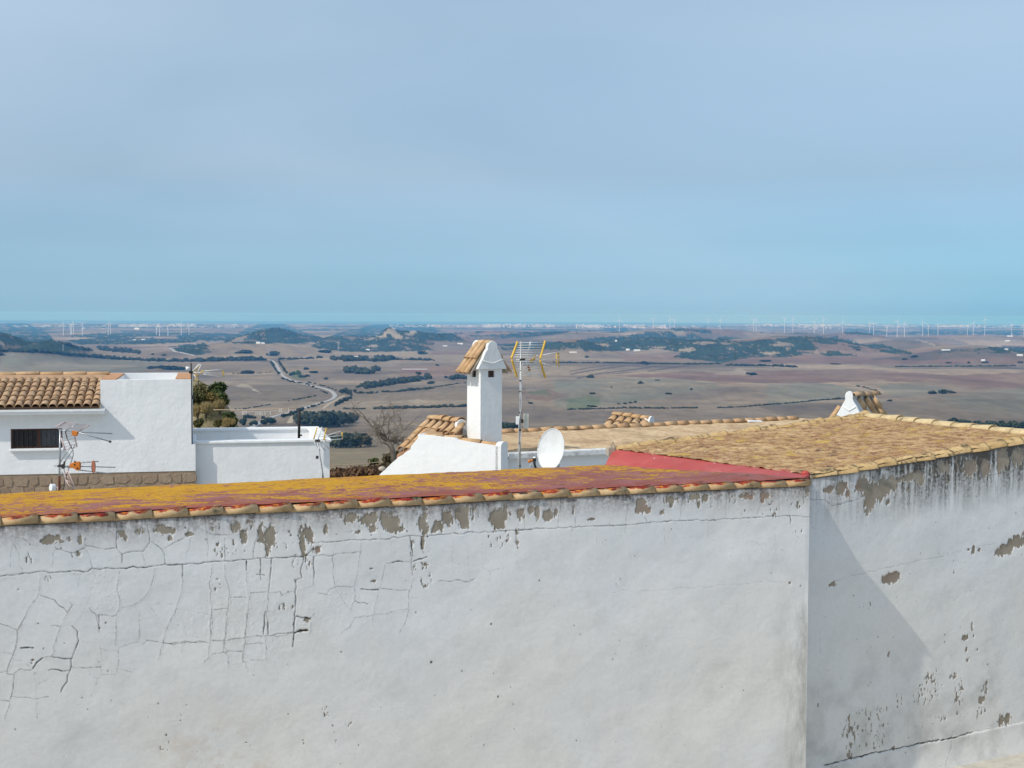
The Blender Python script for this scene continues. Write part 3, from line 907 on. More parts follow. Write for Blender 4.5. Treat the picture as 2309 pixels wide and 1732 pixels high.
# bushes standing alone
for (f_, x, y, w, h, lab) in [
    (Z2, 605, 582, 30, 9, 'oval dark bush alone in the field left of the road'),
    (Z2, 1110, 548, 15, 6, 'small dark bush nearest the straight road'),
    (Z2, 1170, 578, 22, 7, 'wide dark bush right of the green hollow'),
    (Z2, 1275, 632, 12, 5, 'faint bush in the field above the road bend'),
    (Z2, 575, 405, 42, 9, 'wide dark thicket below the cone hill'),
    (Z2, 820, 428, 34, 11, 'dark thicket above the far end of the road'),
    (Z2, 1275, 402, 34, 8, 'dark thicket left of the tall pylon'),
    (Z2, 2110, 415, 26, 8, 'dark thicket left of the chimney cap'),
    (Z1, 1310, 540, 23, 6.5, 'small dark thicket left of the oblong one behind the white tower'),
    (Z1, 1500, 548, 58, 9.5, 'oblong dark thicket behind the white tower house'),
    (Z1, 2130, 582, 30, 9, 'dark oval bush in the field right of the small aerial'),
    (Z1, 10, 428, 20, 7, 'dark bush at the left edge of the plain'),
    (Z1, 1410, 428, 12, 4.5, 'lone small bush near the far road'),
    (Z1, 1315, 420, 9, 3.5, 'tiny bush left of the lone small one'),
    (Z1, 400, 618, 38, 7, 'dark scrub just above the tiled roof ridge'),
    (Z3, 475, 590, 11, 7, 'round tree standing on top of the diagonal tree belt'),
    (Z3, 635, 514, 10, 4, 'lone bush left of the chimney cap'),
    (Z3, 575, 670, 20, 7, 'dark bush on the slope left of the chimney'),
    (Z3, 705, 620, 10, 5.5, 'small dark bush left of the belt at the chimney'),
    (Z3, 400, 728, 22, 7, 'grey bush on the curving hedge left of the chimney'),
    (Z3, 1435, 842, 11, 4.5, 'dark bush right of the aerial mast'),
    (Z3, 1920, 444, 11, 4.5, 'lone bush in the pale field above the ploughed strips'),
    (Z4, 120, 618, 19, 9, 'round dark tree at the end of the ploughed strips'),
    (Z4, 595, 505, 18, 8, 'round dark tree on the ploughed strip hedge'),
    (Z4, 550, 668, 13, 7, 'round dark bush on the green-grey slope'),
    (Z4, 985, 722, 8, 4, 'small bush on the right green-grey slope'),
    (Z4, 135, 758, 16, 5, 'dark bush above the green patch'),
    (Z4, 790, 760, 16, 5, 'dark bush in the dip of the green-grey slope'),
    (Z4, 300, 700, 6, 3, 'tiny bush left of the round slope bush'),
    (Z4, 690, 642, 14, 3, 'low bush strip on the brow of the slope'),
    (Z4, 140, 868, 20, 4, 'low dark bush under the green patch'),
    (Z4, 1510, 595, 22, 7, 'dark bush beside the pale rocky knoll'),
    (Z4, 85, 442, 9, 5, 'lone tree in the pale field right of the aerial'),
    (Z4, 1620, 478, 30, 5, 'dark bush strip in the red field by the scrub wood'),
    (Z5, 1510, 755, 22, 13, 'tallest dark tree of the small group right of the gabled chimney'),
    (Z5, 1420, 756, 24, 8, 'dark bush left of the tallest tree right of the gabled chimney'),
    (Z5, 1590, 750, 20, 6, 'low bush right of the tallest tree at right'),
    (Z5, 1055, 820, 14, 4.5, 'small bush in the field right of the gabled chimney'),
    (Z5, 610, 800, 12, 4, 'small bush at the hedge end near the gabled chimney'),
    (Z5, 1560, 493, 11, 3.5, 'dark bush in the far red fields, left of its neighbour'),
    (Z5, 1735, 493, 8, 4.5, 'round bush in the far red fields'),
    (Z5, 1880, 488, 19, 4, 'wide bush in the far red fields by the small farm'),
    (Z5, 2180, 490, 14, 5, 'dark bush at the right edge of the red fields'),
    (Z5, 1270, 442, 18, 5, 'bush in the pale field right of the scrub wood'),
    (Z5, 1190, 462, 14, 4, 'bush on the red field edge'),
    (Z5, 600, 503, 20, 3, 'low bush line in the red fields left'),
    (Z5, 785, 382, 12, 5, 'dark bush on the pale hill behind the scrub'),
    ]:
    X, Y = f_((x, y))[0]
    bush(X, Y, w, h, lab)

# ------------------------------------------------------------------ the far-off woods, one mass of low oak scrub
def scrub_mass():
    rnd = np.random.RandomState(4)
    n_ = 90000
    pxs = rnd.uniform(-20, 2330, n_)
    sl_ = rnd.uniform(0.0135, 0.033, n_)
    r_ = np.interp(-sl_, -base_s, base_r)
    u_ = (pxs - CX) / F_PX
    Yc = r_ / np.sqrt(1 + u_ * u_); Xc = u_ * Yc
    # hills lift the woods: spread extra seeds over each hill
    ex, ey = [], []
    for (x, y, h, sx, sy) in HILLS:
        if h > 35:
            m = 1500
            ex.append(rnd.normal(x, sx * 1.2, m)); ey.append(rnd.normal(y, sy * 1.0, m))
    Xc = np.concatenate([Xc] + ex); Yc = np.concatenate([Yc] + ey)
    Zc = H(Xc, Yc)
    pxx, pyy, fr, scr = land_cover(Xc, Yc, Zc)
    keep = scr & (fr < 12500) & (fbm(Xc / 130, Yc / 330, 3, 110) < 0.25)
    keep &= ~poly_mask(pxx, pyy, Xc, Yc, PALE_POLY, 2.0, 170, 6)
    Xc, Yc, Zc, fr = Xc[keep], Yc[keep], Zc[keep], fr[keep]
    if len(Xc) > 22000:
        s_ = rnd.choice(len(Xc), 22000, False); Xc, Yc, Zc, fr = Xc[s_], Yc[s_], Zc[s_], fr[s_]
    m = len(Xc)
    # octahedral clumps
    base = np.array([[1, 0, 0], [0, 1, 0], [-1, 0, 0], [0, -1, 0], [0, 0, 1], [0, 0, -.4]], float)
    fcs = np.array([[0, 1, 4], [1, 2, 4], [2, 3, 4], [3, 0, 4], [1, 0, 5], [2, 1, 5], [3, 2, 5], [0, 3, 5]])
    sz = (fr / F_PX * rnd.uniform(0.55, 1.5, m))[:, None]
    V = base[None] * np.stack([sz * 1.4, sz * 1.4, sz * 1.5], -1) * rnd.uniform(.7, 1.3, (m, 6, 1))
    ang = rnd.uniform(0, 6.28, m)
    c, s = np.cos(ang)[:, None], np.sin(ang)[:, None]
    V = np.stack([V[..., 0] * c - V[..., 1] * s, V[..., 0] * s + V[..., 1] * c, V[..., 2]], -1)
    V += np.stack([Xc, Yc, Zc + 0.2 * sz[:, 0]], -1)[:, None]
    Fc = (fcs[None] + (np.arange(m) * 6)[:, None, None]).reshape(-1, 3)
    me = bpy.data.meshes.new('scrub_woodland')
    me.from_pydata(V.reshape(-1, 3).tolist(), [], Fc.tolist())
    sm = NT('scrub_leaves', 0.9, 0.1)
    sm.color(sm.mix(sm.rng(sm.noise(0.03, 3), .3, .7), (.026, .040, .024), (.058, .070, .040)))
    me.materials.append(sm.m)
    tag(link_mesh('scrub_woodland', me), kind='stuff')
scrub_mass()

# ------------------------------------------------------------------ farms, pylons, wind turbines, towns
M_FARMW = plain('far_whitewash', (.8, .79, .76), 0.9)
M_TOWN = plain('town_walls', (.66, .64, .60), 0.9, var=.35, scale=.004)
M_FARMR = plain('far_roof', (.36, .20, .14), 0.9)
M_STEELW = plain('turbine_white', (.82, .83, .84), 0.5)
def farm(px, py, w, h, label, roof=M_FARMR, dep=0.5, wall=M_FARMW, name='farmhouse'):
    p = ground_hit(px, py); s = p.y / F_PX
    W, Hh, D = w * s / 2, h * s, w * s * dep / 2
    t = thing(name, label, 'farm building', p)
    mb = MB(); mb.abox(p.x - W, p.x + W, p.y - D, p.y + D, p.z - 4, p.z + Hh * .6); mb.build('wall', wall, t)
    mb = MB()
    z = p.z + Hh * .6 + .02
    pr = [(p.x - W * 1.04, p.y - D * 1.06, z), (p.x - W * 1.04, p.y + D * 1.06, z), (p.x - W * 1.04, p.y, p.z + Hh)]
    mb.prism(pr, (W * 2.08, 0, 0)); mb.build('roof', roof, t)
    return t
M_SHEDW = plain('far_pale_roof', (.7, .71, .72), 0.7)
q = lambda f_, x, y: f_((x, y))[0]
farm(*q(Z2, 695, 325), 9, 4.5, 'white farmhouse at the foot of the cone hill', M_SHEDW)
farm(*q(Z2, 735, 325), 8, 3, 'low white farm annex right of the farmhouse at the cone hill', M_SHEDW)
farm(*q(Z2, 1410, 446), 7, 3.5, 'small white farmhouse at the wood strip', M_SHEDW)
farm(*q(Z2, 1443, 447), 6, 3.5, 'second white house at the wood strip, to the right', M_SHEDW)
farm(*q(Z2, 1520, 440), 16, 2, 'long low white shed behind the wood strip', M_SHEDW, .2)
farm(*q(Z3, 438, 562), 55, 6, 'long low shed with a reddish wall in the field left of the chimney', plain('shed_roof', (.36, .33, .32), .8), 0.12, plain('shed_wall', (.30, .17, .14), .9), 'farm_shed')
farm(*q(Z2, 1637, 385), 8, 4, 'small pale house under the rocky hill', M_SHEDW)
farm(*q(Z4, 440, 383), 8, 4, 'white farmhouse at the edge of the scrub wood, left one', M_SHEDW)
farm(*q(Z4, 520, 388), 14, 3.6, 'wide white farmhouse at the edge of the scrub wood', M_SHEDW)
farm(*q(Z4, 340, 308), 4.5, 4, 'tiny white hut high in the scrub wood', M_SHEDW)
farm(*q(Z5, 1540, 384), 18, 3, 'long white shed beyond the pale hill at right', M_SHEDW, .3)
farm(*q(Z5, 2090, 264), 12, 2.6, 'white building on the wooded skyline at far right', M_SHEDW, .4)
farm(*q(Z5, 2070, 305), 10, 2.6, 'white buildings on the hill crest at far right', M_SHEDW, .4)
farm(*q(Z5, 2175, 430), 12, 4, 'white farmhouse near the right edge above the red fields', M_SHEDW)
farm(*q(Z5, 1860, 474), 8, 4, 'small white farmhouse among bushes in the red fields', M_SHEDW)
farm(*q(Z5, 2060, 378), 8, 3, 'small white hut by the right-hand scrub', M_SHEDW)
farm(*q(Z3, 1800, 402), 16, 2.4, 'low white farm in the pale field right of the aerial', M_SHEDW, .4)
farm(*q(Z3, 830, 328), 12, 2.5, 'white farm on the dark slope left of the chimney cap', M_SHEDW, .4)
farm(*q(Z3, 700, 347), 10, 2, 'lower white farm on the dark slope left of the chimney cap', M_SHEDW, .4)
farm(*q(Z1, 1178, 203), 10, 4, 'lone white building below the left-hand town', M_SHEDW, .5)
farm(*q(Z1, 1155, 297), 7, 2.5, 'small white farm in the dark belt, left one', M_SHEDW, .5)
farm(*q(Z1, 1232, 293), 8, 2.5, 'small white farm in the dark belt, right one', M_SHEDW, .5)

def pylon(px, py, h_px, label):
    p = ground_hit(px, py); h = h_px / F_PX * p.y
    t = thing('pylon', label, 'pylon', p)
    mb = MB(); b = h * .07; r = h * .011
    for sx in (-1, 1):
        for sy in (-1, 1):
            mb.tube([p + Vector((b * sx, b * sy, 0)), p + Vector((b * .2 * sx, b * .2 * sy, h))], r, 4)
    for k in range(5):
        z = h * (k + .5) / 5.5; w = b * (1 - .8 * z / h)
        mb.tube([p + Vector((-w, -w, z)), p + Vector((w, w, z + h * .12))], r * .7, 4)
        mb.tube([p + Vector((w, -w, z)), p + Vector((-w, w, z + h * .12))], r * .7, 4)
    mb.build('lattice_tower', M_STEEL0, t)
    mb = MB()
    for z in (.72, .84, .95):
        mb.tube([p + Vector((-h * .13, 0, h * z)), p + Vector((h * .13, 0, h * z))], r, 4)
    mb.build('crossarm', M_STEEL0, t)
M_STEEL0 = plain('galvanised_grey', (.42, .43, .44), 0.5, 0.3)
pylon(*q(Z2, 1385, 405), 25, 'tall thin lattice pylon right of the cone hill')
pylon(*q(Z2, 787, 432), 18, 'thin lattice pylon above the end of the road')
pylon(*q(Z1, 543, 385), 14, 'small lattice pylon on the left wooded hill')

def turbine(px, py_base, py_top, label, group, d=None, phase=0.0, th=1.0):
    d = d or 13000.0
    x = (px - CX) / F_PX * d
    zb = float(H(np.array([x]), np.array([d]))[0])
    zt = ray(px, py_top).z * d
    h = max(60, zt - zb)
    p = Vector((x, d, zb))
    t = thing('wind_turbine', label, 'wind turbine', p, group)
    mb = MB(); mb.tube([p - Vector((0, 0, 3)), p + Vector((0, 0, h))], 3.4 * th, 8, 2.1 * th); mb.build('tower', M_STEELW, t)
    mb = MB(); mb.box(p + Vector((0, 1, h + 1.6)), (2.0, 0, 0), (0, 5, 0), (0, 0, 2.0)); mb.build('nacelle', M_STEELW, t)
    mb = MB(); hub = p + Vector((0, -5.2, h + 1.6)); mb.ball(hub, 2.4, 8, 5); ho_ = mb.build('hub', M_STEELW, t)
    rb = min(42.0, h * 0.5)
    for k in range(3):
        a = phase + k * 2.0944
        u_ = Vector((math.sin(a), 0, math.cos(a))); w_ = Vector((math.cos(a), 0, -math.sin(a)))
        m2 = MB()
        m2.add([hub + w_ * 1.1 + u_ * 1, hub - w_ * 1.1 + u_ * 1, hub - w_ * 2.2 + u_ * rb * .25, hub - w_ * .5 + u_ * rb, hub + w_ * .4 + u_ * rb, hub + w_ * 1.2 + u_ * rb * .25,
                hub + Vector((0, .8, 0)) + u_ * 1, hub + Vector((0, .8, 0)) + u_ * rb * .25, hub + Vector((0, .3, 0)) + u_ * rb],
               [(0, 1, 2, 5), (5, 2, 3, 4), (1, 0, 6), (1, 6, 7, 2), (0, 5, 7, 6), (2, 7, 8, 3), (5, 4, 8, 7), (4, 3, 8)])
        m2.build('blade', M_STEELW, ho_)
    return t
TL = [(545, 230, 150), (608, 224, 158), (616, 226, 156), (633, 216, 150), (711, 210, 148), (931, 220, 150), (951, 226, 146), (1345, 214, 176), (1372, 198, 172), (1444, 205, 170), (1558, 206, 142), (1625, 205, 158)]
for i, (x, y0, y1) in enumerate(TL):
    turbine(x / 3.814, 690 + y0 / 3.814, 690 + (y1 + 6) / 3.814, 'white wind turbine in the left-hand wind farm below the horizon', 'wind turbines of the left wind farm', 12200 + 260 * (i % 4), i * 1.3, .8)
TRt = [(365, 185, 118), (655, 190, 112), (800, 200, 108), (838, 190, 118), (1128, 198, 118), (1232, 205, 120), (1520, 195, 118), (1540, 198, 124), (1785, 190, 106), (1857, 195, 112), (2040, 195, 130), (2120, 196, 112)]
for i, (x, y0, y1) in enumerate(TRt):
    turbine(1300 + x / 3.814, 0, 690 + (y1 + 4) / 3.814, 'white wind turbine rising over the sea horizon in the long right-hand row', 'wind turbines along the right horizon', 12800 + 240 * (i % 5), i * 0.9, .55)
TR5 = [(648, 205, 138), (880, 200, 148), (915, 205, 150), (1028, 218, 170), (1117, 225, 128), (1180, 180, 145), (1335, 190, 140), (1385, 210, 172), (1467, 215, 160), (1720, 220, 164), (1770, 218, 148), (1870, 208, 112), (2100, 214, 160), (2205, 214, 168)]
for i, (x, y0, y1) in enumerate(TR5):
    turbine(1729 + x / 3.814, 0, 690 + (y1 + 4) / 3.814, 'white wind turbine rising over the sea horizon in the long right-hand row', 'wind turbines along the right horizon', 12500 + 240 * (i % 5), i * 1.7, .55)

# low shore across the bay, under the farthest town
shm = plain('far_shore_earth', (.20, .17, .12), .95)
mb = MB()
rr_ = random.Random(9); n_ = 40
inner = [Vector((ray(1640 + 720 * k / n_, 740).x * (31500 + rr_.uniform(-700, 700)), 31500 + rr_.uniform(-700, 700), -203.2)) for k in range(n_ + 1)]
outer = [Vector((ray(1640 + 720 * k / n_, 740).x * (38500 + rr_.uniform(-700, 700)), 38500 + rr_.uniform(-700, 700), -203.2)) for k in range(n_ + 1)]
mb.add(inner + outer, [(k, k + 1, n_ + 2 + k, n_ + 1 + k) for k in range(n_)])
tag(mb.build('far_shore', shm), kind='structure')

def town(name, px0, px1, py0, py1, n_, smin, smax, label, seed, cluster=0.0, tall=0.5, far_d=30500):
    rnd = random.Random(seed); mb = MB()
    cs = [rnd.uniform(px0, px1) for _ in range(9)]
    for i in range(n_):
        x = rnd.uniform(px0, px1) if rnd.random() > cluster else min(px1, max(px0, rnd.gauss(rnd.choice(cs), (px1 - px0) * .04)))
        y = rnd.uniform(py0, py1)
        r_ = ray(x, y)
        d = min(far_d, max(14500, -202.0 / r_.z if r_.z < 0 else far_d)) - rnd.uniform(0, 900)
        s = d / F_PX
        X = r_.x * d; z0 = max(-203.4, float(H(np.array([X]), np.array([d]))[0]))
        w, h = rnd.uniform(smin, smax) * s, rnd.uniform(.5, .95) * s * (1.0 + tall * rnd.random() ** 3 * 3)
        zz = z0
        mb.abox(X - w / 2, X + w / 2, d - w / 2, d + w / 2, z0 - 2, zz + h)
    o = mb.build(name, M_TOWN)
    return tag(o, kind='stuff')
town('distant_town', 268, 330, 731.5, 737, 230, .8, 3.0, '', 1, .5)
town('distant_town', 320, 440, 730.5, 736.5, 300, .8, 3.2, '', 2, .6)
town('distant_sheds', 30, 150, 733, 737, 50, 2, 7, '', 3, .5, 0)
town('distant_sheds', 180, 240, 734, 742, 18, 2, 6, '', 4, .2, 0)
town('distant_town', 440, 560, 732, 739, 60, 1, 4, '', 5, .4)
town('distant_town', 880, 1110, 733, 737.5, 160, 1, 4, '', 6, .5)
town('distant_town', 1090, 1320, 732.0, 738.5, 420, .8, 3.4, '', 7, .75, 1.2)
town('distant_town', 1300, 1500, 732.5, 740, 400, .8, 3.4, '', 8, .7, 1.2)
town('distant_town', 1490, 1640, 734, 741, 60, 1, 3, '', 9, .6, .5, 31000)
town('distant_town', 1680, 1990, 730.5, 736, 260, 1, 3.0, '', 10, .6, 1, 37500)
town('distant_town', 1800, 1900, 736, 741, 60, 1, 4, '', 12, .5, 0)
town('distant_town', 1960, 2330, 732, 738, 240, 1, 3.0, '', 11, .6, .5, 37500)

# ================================================================== THE NEAR WALLS
M_WHITE = whitewash('clean_whitewash', (.80, .80, .79), 0.17, 0.3)
M_WHITE2 = whitewash('chimney_whitewash', (.80, .80, .78), 0.11, 0.3)
M_OLD = whitewash('old_whitewash', (.62, .62, .61), 0.3, 0.3)
M_COPE = terracotta('coping_clay', (.50, .33, .17), (.10, .085, .06), (.60, .42, .23), 0.12, True)
M_COPE2 = terracotta('coping_clay_bare', (.46, .31, .145), (.06, .05, .035), (.56, .40, .20), 0.42, False, True)
M_TILE = terracotta('barrel_clay', (.44, .275, .155), (.09, .07, .048), (.58, .40, .25), 0.5)
M_TILE2 = terracotta('pale_clay', (.52, .32, .16), (.14, .10, .06), (.60, .41, .24), 0.15)
M_MORTAR = plain('mortar', (.42, .36, .28), 0.95)
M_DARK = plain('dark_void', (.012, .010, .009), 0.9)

W0 = at(0, 1187, 13.0)
W1 = at_z(1826, 1095, W0.z)
WT = (W1 - W0); WL = WT.length; WT.normalize()
WN = Vector((WT.y, -WT.x, 0))
A0 = at(1829, 1081, 17.07)
B0 = at(2309, 1003, 18.88)
RTd = (B0 - A0); RL = RTd.length; RTd.normalize()
RH = Vector((RTd.x, RTd.y, 0)).normalized()
RN = Vector((RH.y, -RH.x, 0))

def uv_left(px, py):
    p = on_plane(px, py, W0, WN)
    return (p - W0).dot(WT), W0.z - p.z
def uv_right(px, py):
    p = on_plane(px, py, A0, RN)
    u = (p - A0).dot(RH)
    return u, (A0.z + u * RTd.z / math.hypot(RTd.x, RTd.y)) - p.z
ZA = lambda *p: zp(0, 1050, 3.687, p)
ZB = lambda *p: zp(600, 1050, 3.687, p)
ZC = lambda *p: zp(0, 1380, 4.608, p)
ZD = lambda *p: zp(480, 1380, 4.608, p)
ZE = lambda *p: zp(1120, 1050, 3.072, p)
ZF = lambda *p: zp(1709, 1000, 2.267, p)
ZG = lambda *p: zp(1820, 1380, 4.524, p)
# (points, width mm, darkness, raised lip mm)
CL = []
def cr(w, dk, lip, *lines):
    for l in lines: CL.append((l, w, dk, lip))
cr(7, 1.0, 2, ZA((-300, 960), (0, 925), (120, 910), (290, 890), (500, 885), (660, 875), (740, 885), (770, 860), (800, 872), (880, 860), (1000, 860), (1100, 850), (1370, 828), (1520, 820), (1700, 805), (1870, 795), (2050, 780), (2212, 768)),
   ZB((0, 770), (110, 765), (330, 750)))
cr(5, .9, 1, ZB((330, 750), (550, 745), (700, 725), (800, 712)))
cr(6, 1.0, 1, ZB((380, 690), (380, 640), (580, 630), (700, 622), (860, 615), (1030, 605), (1200, 582), (1300, 582), (1450, 575), (1600, 568), (1720, 555), (1850, 550), (1980, 540), (2212, 535)), ZB((380, 690), (330, 750)))
cr(6, 1.0, 1, ZE((0, 455), (200, 445), (430, 432), (540, 425), (700, 418), (890, 412), (1040, 398), (1260, 382), (1430, 378), (1590, 372), (1730, 365), (1850, 355), (2050, 345), (2175, 352)))
cr(3.5, .6, 1, ZE((790, 890), (880, 860), (920, 875), (1100, 865), (1250, 850), (1400, 840), (1560, 825), (1700, 820), (1850, 800), (2020, 808), (2030, 820)))
cr(2.5, .35, .5, ZE((2030, 820), (2165, 770)), ZE((1480, 870), (1700, 830), (1900, 790)))
cr(4, .85, 1, ZE((200, 250), (195, 440)), ZE((445, 220), (430, 430)), ZE((545, 220), (545, 425)), ZE((910, 190), (908, 300), (893, 410), (890, 470)), ZE((1290, 190), (1268, 380)),
   ZE((1595, 175), (1590, 260), (1587, 370)), ZE((1830, 260), (1795, 355)), ZE((1958, 200), (1958, 350)), ZE((2030, 260), (2030, 350)), ZE((1035, 370), (1040, 398)), ZE((520, 430), (523, 457)), ZE((780, 380), (785, 415)))
cr(8, 1, 1, ZE((2030, 350), (2033, 405)), ZE((135, 455), (138, 545)))
cr(3, .6, 2, ZE((2035, 405), (2040, 450), (2085, 495), (2150, 485)), ZE((2080, 500), (2055, 590)), ZE((1920, 425), (1935, 580), (1935, 680)), ZE((1935, 580), (2020, 588)), ZE((1720, 518), (1755, 520), (1810, 535), (1840, 590)),
   ZE((1665, 573), (1630, 565), (1612, 670)), ZE((1885, 550), (1875, 670)), ZE((695, 420), (695, 540)), ZE((1158, 400), (1170, 570)), ZE((1463, 380), (1468, 510)), ZE((450, 440), (452, 580)), ZE((625, 430), (625, 520)),
   ZE((1235, 390), (1236, 430)), ZE((860, 460), (865, 600)), ZE((1760, 590), (1750, 660)), ZE((0, 725), (80, 690)), ZE((140, 620), (142, 680)), ZE((190, 640), (210, 665)))
cr(3.5, .75, 1, ZA((100, 580), (105, 640), (95, 720), (90, 860)), ZA((105, 640), (140, 690), (165, 790), (185, 900)), ZA((150, 590), (270, 655), (330, 660), (450, 660)), ZA((450, 660), (520, 610), (600, 580)),
   ZA((440, 850), (445, 730), (465, 690)), ZA((712, 690), (740, 750), (770, 855)), ZA((1190, 705), (1215, 840)), ZA((1590, 600), (1545, 810)), ZA((1715, 490), (1720, 560), (1730, 800)))
cr(5, .95, 1, ZA((460, 665), (470, 690), (590, 730), (700, 685), (712, 600), (705, 540)), ZA((590, 730), (605, 765)), ZA((720, 670), (870, 695), (965, 685), (970, 500)), ZA((965, 685), (1015, 740), (1015, 810)),
   ZA((1015, 745), (1100, 712), (1190, 705), (1250, 640), (1225, 470)), ZA((1255, 620), (1355, 700), (1375, 825)), ZA((1355, 700), (1440, 645), (1520, 615), (1560, 560), (1570, 480)), ZA((1720, 555), (1830, 580), (1890, 580), (2040, 540)),
   ZA((1870, 600), (1865, 700), (1870, 790)), ZA((2145, 550), (2110, 700), (2105, 770)))
cr(2.5, .4, .5, ZA((1570, 708), (1730, 708)), ZA((0, 810), (60, 785)), ZA((0, 1030), (55, 1040)))
cr(5, .8, 6, ZA((330, 895), (330, 1070), (250, 1180), (150, 1370), (140, 1470), (100, 1600), (80, 1659)), ZA((565, 1220), (505, 1340), (470, 1430), (435, 1580)),
   ZA((965, 1250), (1000, 1150), (975, 1020), (990, 870)), ZA((965, 1250), (970, 1380), (960, 1490)), ZA((1000, 1175), (1110, 1170), (1200, 1110), (1260, 990), (1290, 850)),
   ZA((1760, 820), (1745, 1000), (1765, 1250), (1745, 1480), (1735, 1590), (1700, 1625)), ZA((1865, 830), (1880, 940), (1905, 1010), (1895, 1270), (1865, 1450), (1890, 1580)),
   ZA((2045, 790), (2050, 980), (2070, 1070), (2045, 1420), (2030, 1500), (2020, 1610)), ZA((1750, 1450), (1860, 1455), (2040, 1430), (2212, 1415)), ZA((1525, 820), (1520, 1000), (1475, 1160), (1470, 1190), (1390, 1360), (1360, 1480), (1315, 1610)))
cr(5, .95, 3, ZA((330, 1072), (450, 1130), (565, 1220), (605, 1160), (590, 1140)), ZA((420, 1325), (500, 1340)), ZA((815, 1250), (870, 1240), (965, 1248)), ZA((735, 1185), (800, 1230), (830, 1345), (825, 1390)),
   ZA((1765, 1200), (1890, 1185)), ZA((1915, 1100), (2050, 1095)), ZA((2075, 1065), (2212, 1050)), ZA((1745, 1575), (1900, 1545), (2015, 1545)), ZA((1190, 1500), (1220, 1450), (1270, 1450), (1360, 1480), (1460, 1475), (1540, 1465), (1740, 1475)))
cr(8, 1, 3, ZA((615, 1330), (640, 1380), (650, 1460), (620, 1560), (595, 1610)), ZA((2165, 780), (2170, 950)), ZA((1522, 820), (1518, 920)), ZA((2050, 790), (2050, 870)))
cr(5, 1, 1, ZA((2130, 905), (2200, 910)))
cr(3, .6, 1, ZA((525, 1320), (615, 1330), (700, 1220), (760, 1060), (800, 880)), ZA((650, 1468), (770, 1470), (830, 1480)), ZA((660, 900), (655, 1000), (640, 1030)), ZA((1125, 1175), (1165, 1250), (1165, 1400), (1150, 1465)),
   ZA((830, 1480), (890, 1400), (965, 1385)), ZA((1150, 1465), (985, 1515), (985, 1659)), ZA((1280, 1148), (1380, 1145), (1470, 1160)), ZA((1475, 1190), (1600, 1210), (1760, 1250)), ZA((1525, 1280), (1545, 1460), (1510, 1580)), ZA((1210, 1110), (1300, 1250), (1385, 1365)))
cr(6, .85, 7, ZC((285, 0), (190, 190), (180, 280), (130, 460), (65, 590), (75, 630), (135, 650)), ZC((135, 645), (210, 595), (320, 605), (350, 570), (440, 475), (545, 460)), ZC((150, 650), (125, 840), (110, 940), (45, 1110)), ZC((2195, 0), (2180, 330), (2170, 470), (2120, 520)))
cr(11, 1, 4, ZC((335, 580), (385, 530), (440, 480)))
cr(8, 1, 4, ZC((545, 460), (600, 480), (740, 485), (745, 560), (720, 610), (690, 720), (635, 830)), ZC((500, 598), (600, 605), (715, 612)), ZC((220, 382), (290, 378), (350, 375)))
cr(5, .9, 2, ZC((0, 625), (70, 615)), ZC((0, 120), (190, 190)), ZC((745, 578), (900, 580), (1050, 570)), ZC((0, 915), (105, 930)), ZC((120, 885), (310, 888), (370, 905), (510, 880)), ZC((1700, 325), (1800, 340), (1920, 315), (2170, 322)), ZC((1020, 30), (1040, 170)))
cr(3.5, .7, 2, ZC((350, 640), (380, 760), (370, 900), (390, 1110)), ZC((130, 480), (240, 510), (310, 580)), ZC((0, 425), (130, 435)), ZC((400, 750), (520, 695)), ZC((1020, 695), (960, 830), (910, 970)), ZC((900, 590), (940, 650), (1020, 695), (1055, 655), (1195, 655)),
   ZC((1050, 335), (1055, 570), (1055, 655)), ZC((1235, 370), (1230, 560), (1195, 700), (1180, 800)), ZC((1230, 370), (1300, 350), (1440, 305), (1460, 240), (1455, 20)), ZC((1055, 390), (1230, 408)), ZC((1210, 590), (1375, 628)))
cr(2.5, .4, .7, ZC((540, 820), (635, 825)), ZC((635, 830), (640, 930), (530, 1115)), ZC((640, 970), (905, 968)), ZC((660, 1210), (720, 1260), (800, 1275), (880, 1175), (1050, 1200)), ZC((735, 1290), (695, 1400), (690, 1550)), ZC((0, 1250), (130, 1220), (360, 1100)),
   ZC((1180, 1010), (1350, 950)), ZC((180, 1545), (300, 1495), (400, 1470)), ZC((1660, 1175), (1800, 1130), (1960, 1170), (2030, 1120)))
cr(5, .75, 6, ZD((150, 0), (135, 150), (145, 250), (110, 330), (110, 410), (150, 450)), ZD((345, 0), (355, 90), (335, 250), (345, 330), (315, 350), (310, 510), (350, 520), (350, 610)), ZD((155, 390), (155, 560)), ZD((550, 260), (545, 490)), ZD((1020, 75), (1015, 210)),
   ZD((590, 245), (660, 245), (850, 212)), ZD((150, 285), (260, 265), (350, 270), (560, 240)))
cr(4, .8, 3, ZD((0, 300), (90, 300)), ZD((0, 435), (110, 415)), ZD((160, 410), (300, 412)), ZD((345, 335), (520, 325)), ZD((350, 520), (400, 495), (520, 505)))
cr(8, 1, 3, ZD((545, 0), (540, 90), (525, 230)), ZD((845, 0), (845, 210)), ZD((575, 110), (575, 230)))
cr(10, 1, 3, ZD((850, 215), (910, 190), (975, 193)), ZD((845, 215), (838, 280), (830, 360)), ZD((880, 42), (960, 70), (1015, 70)))
cr(3, .5, 2, ZD((830, 360), (820, 480)), ZD((1020, 70), (1065, 10)))
cr(8, .95, 3, ZB((50, 775), (35, 900), (20, 1050)), ZB((315, 760), (290, 930), (250, 940), (245, 1130), (225, 1380)), ZB((390, 760), (398, 860), (395, 940)), ZB((1285, 590), (1310, 730)), ZB((1195, 590), (1220, 720)))
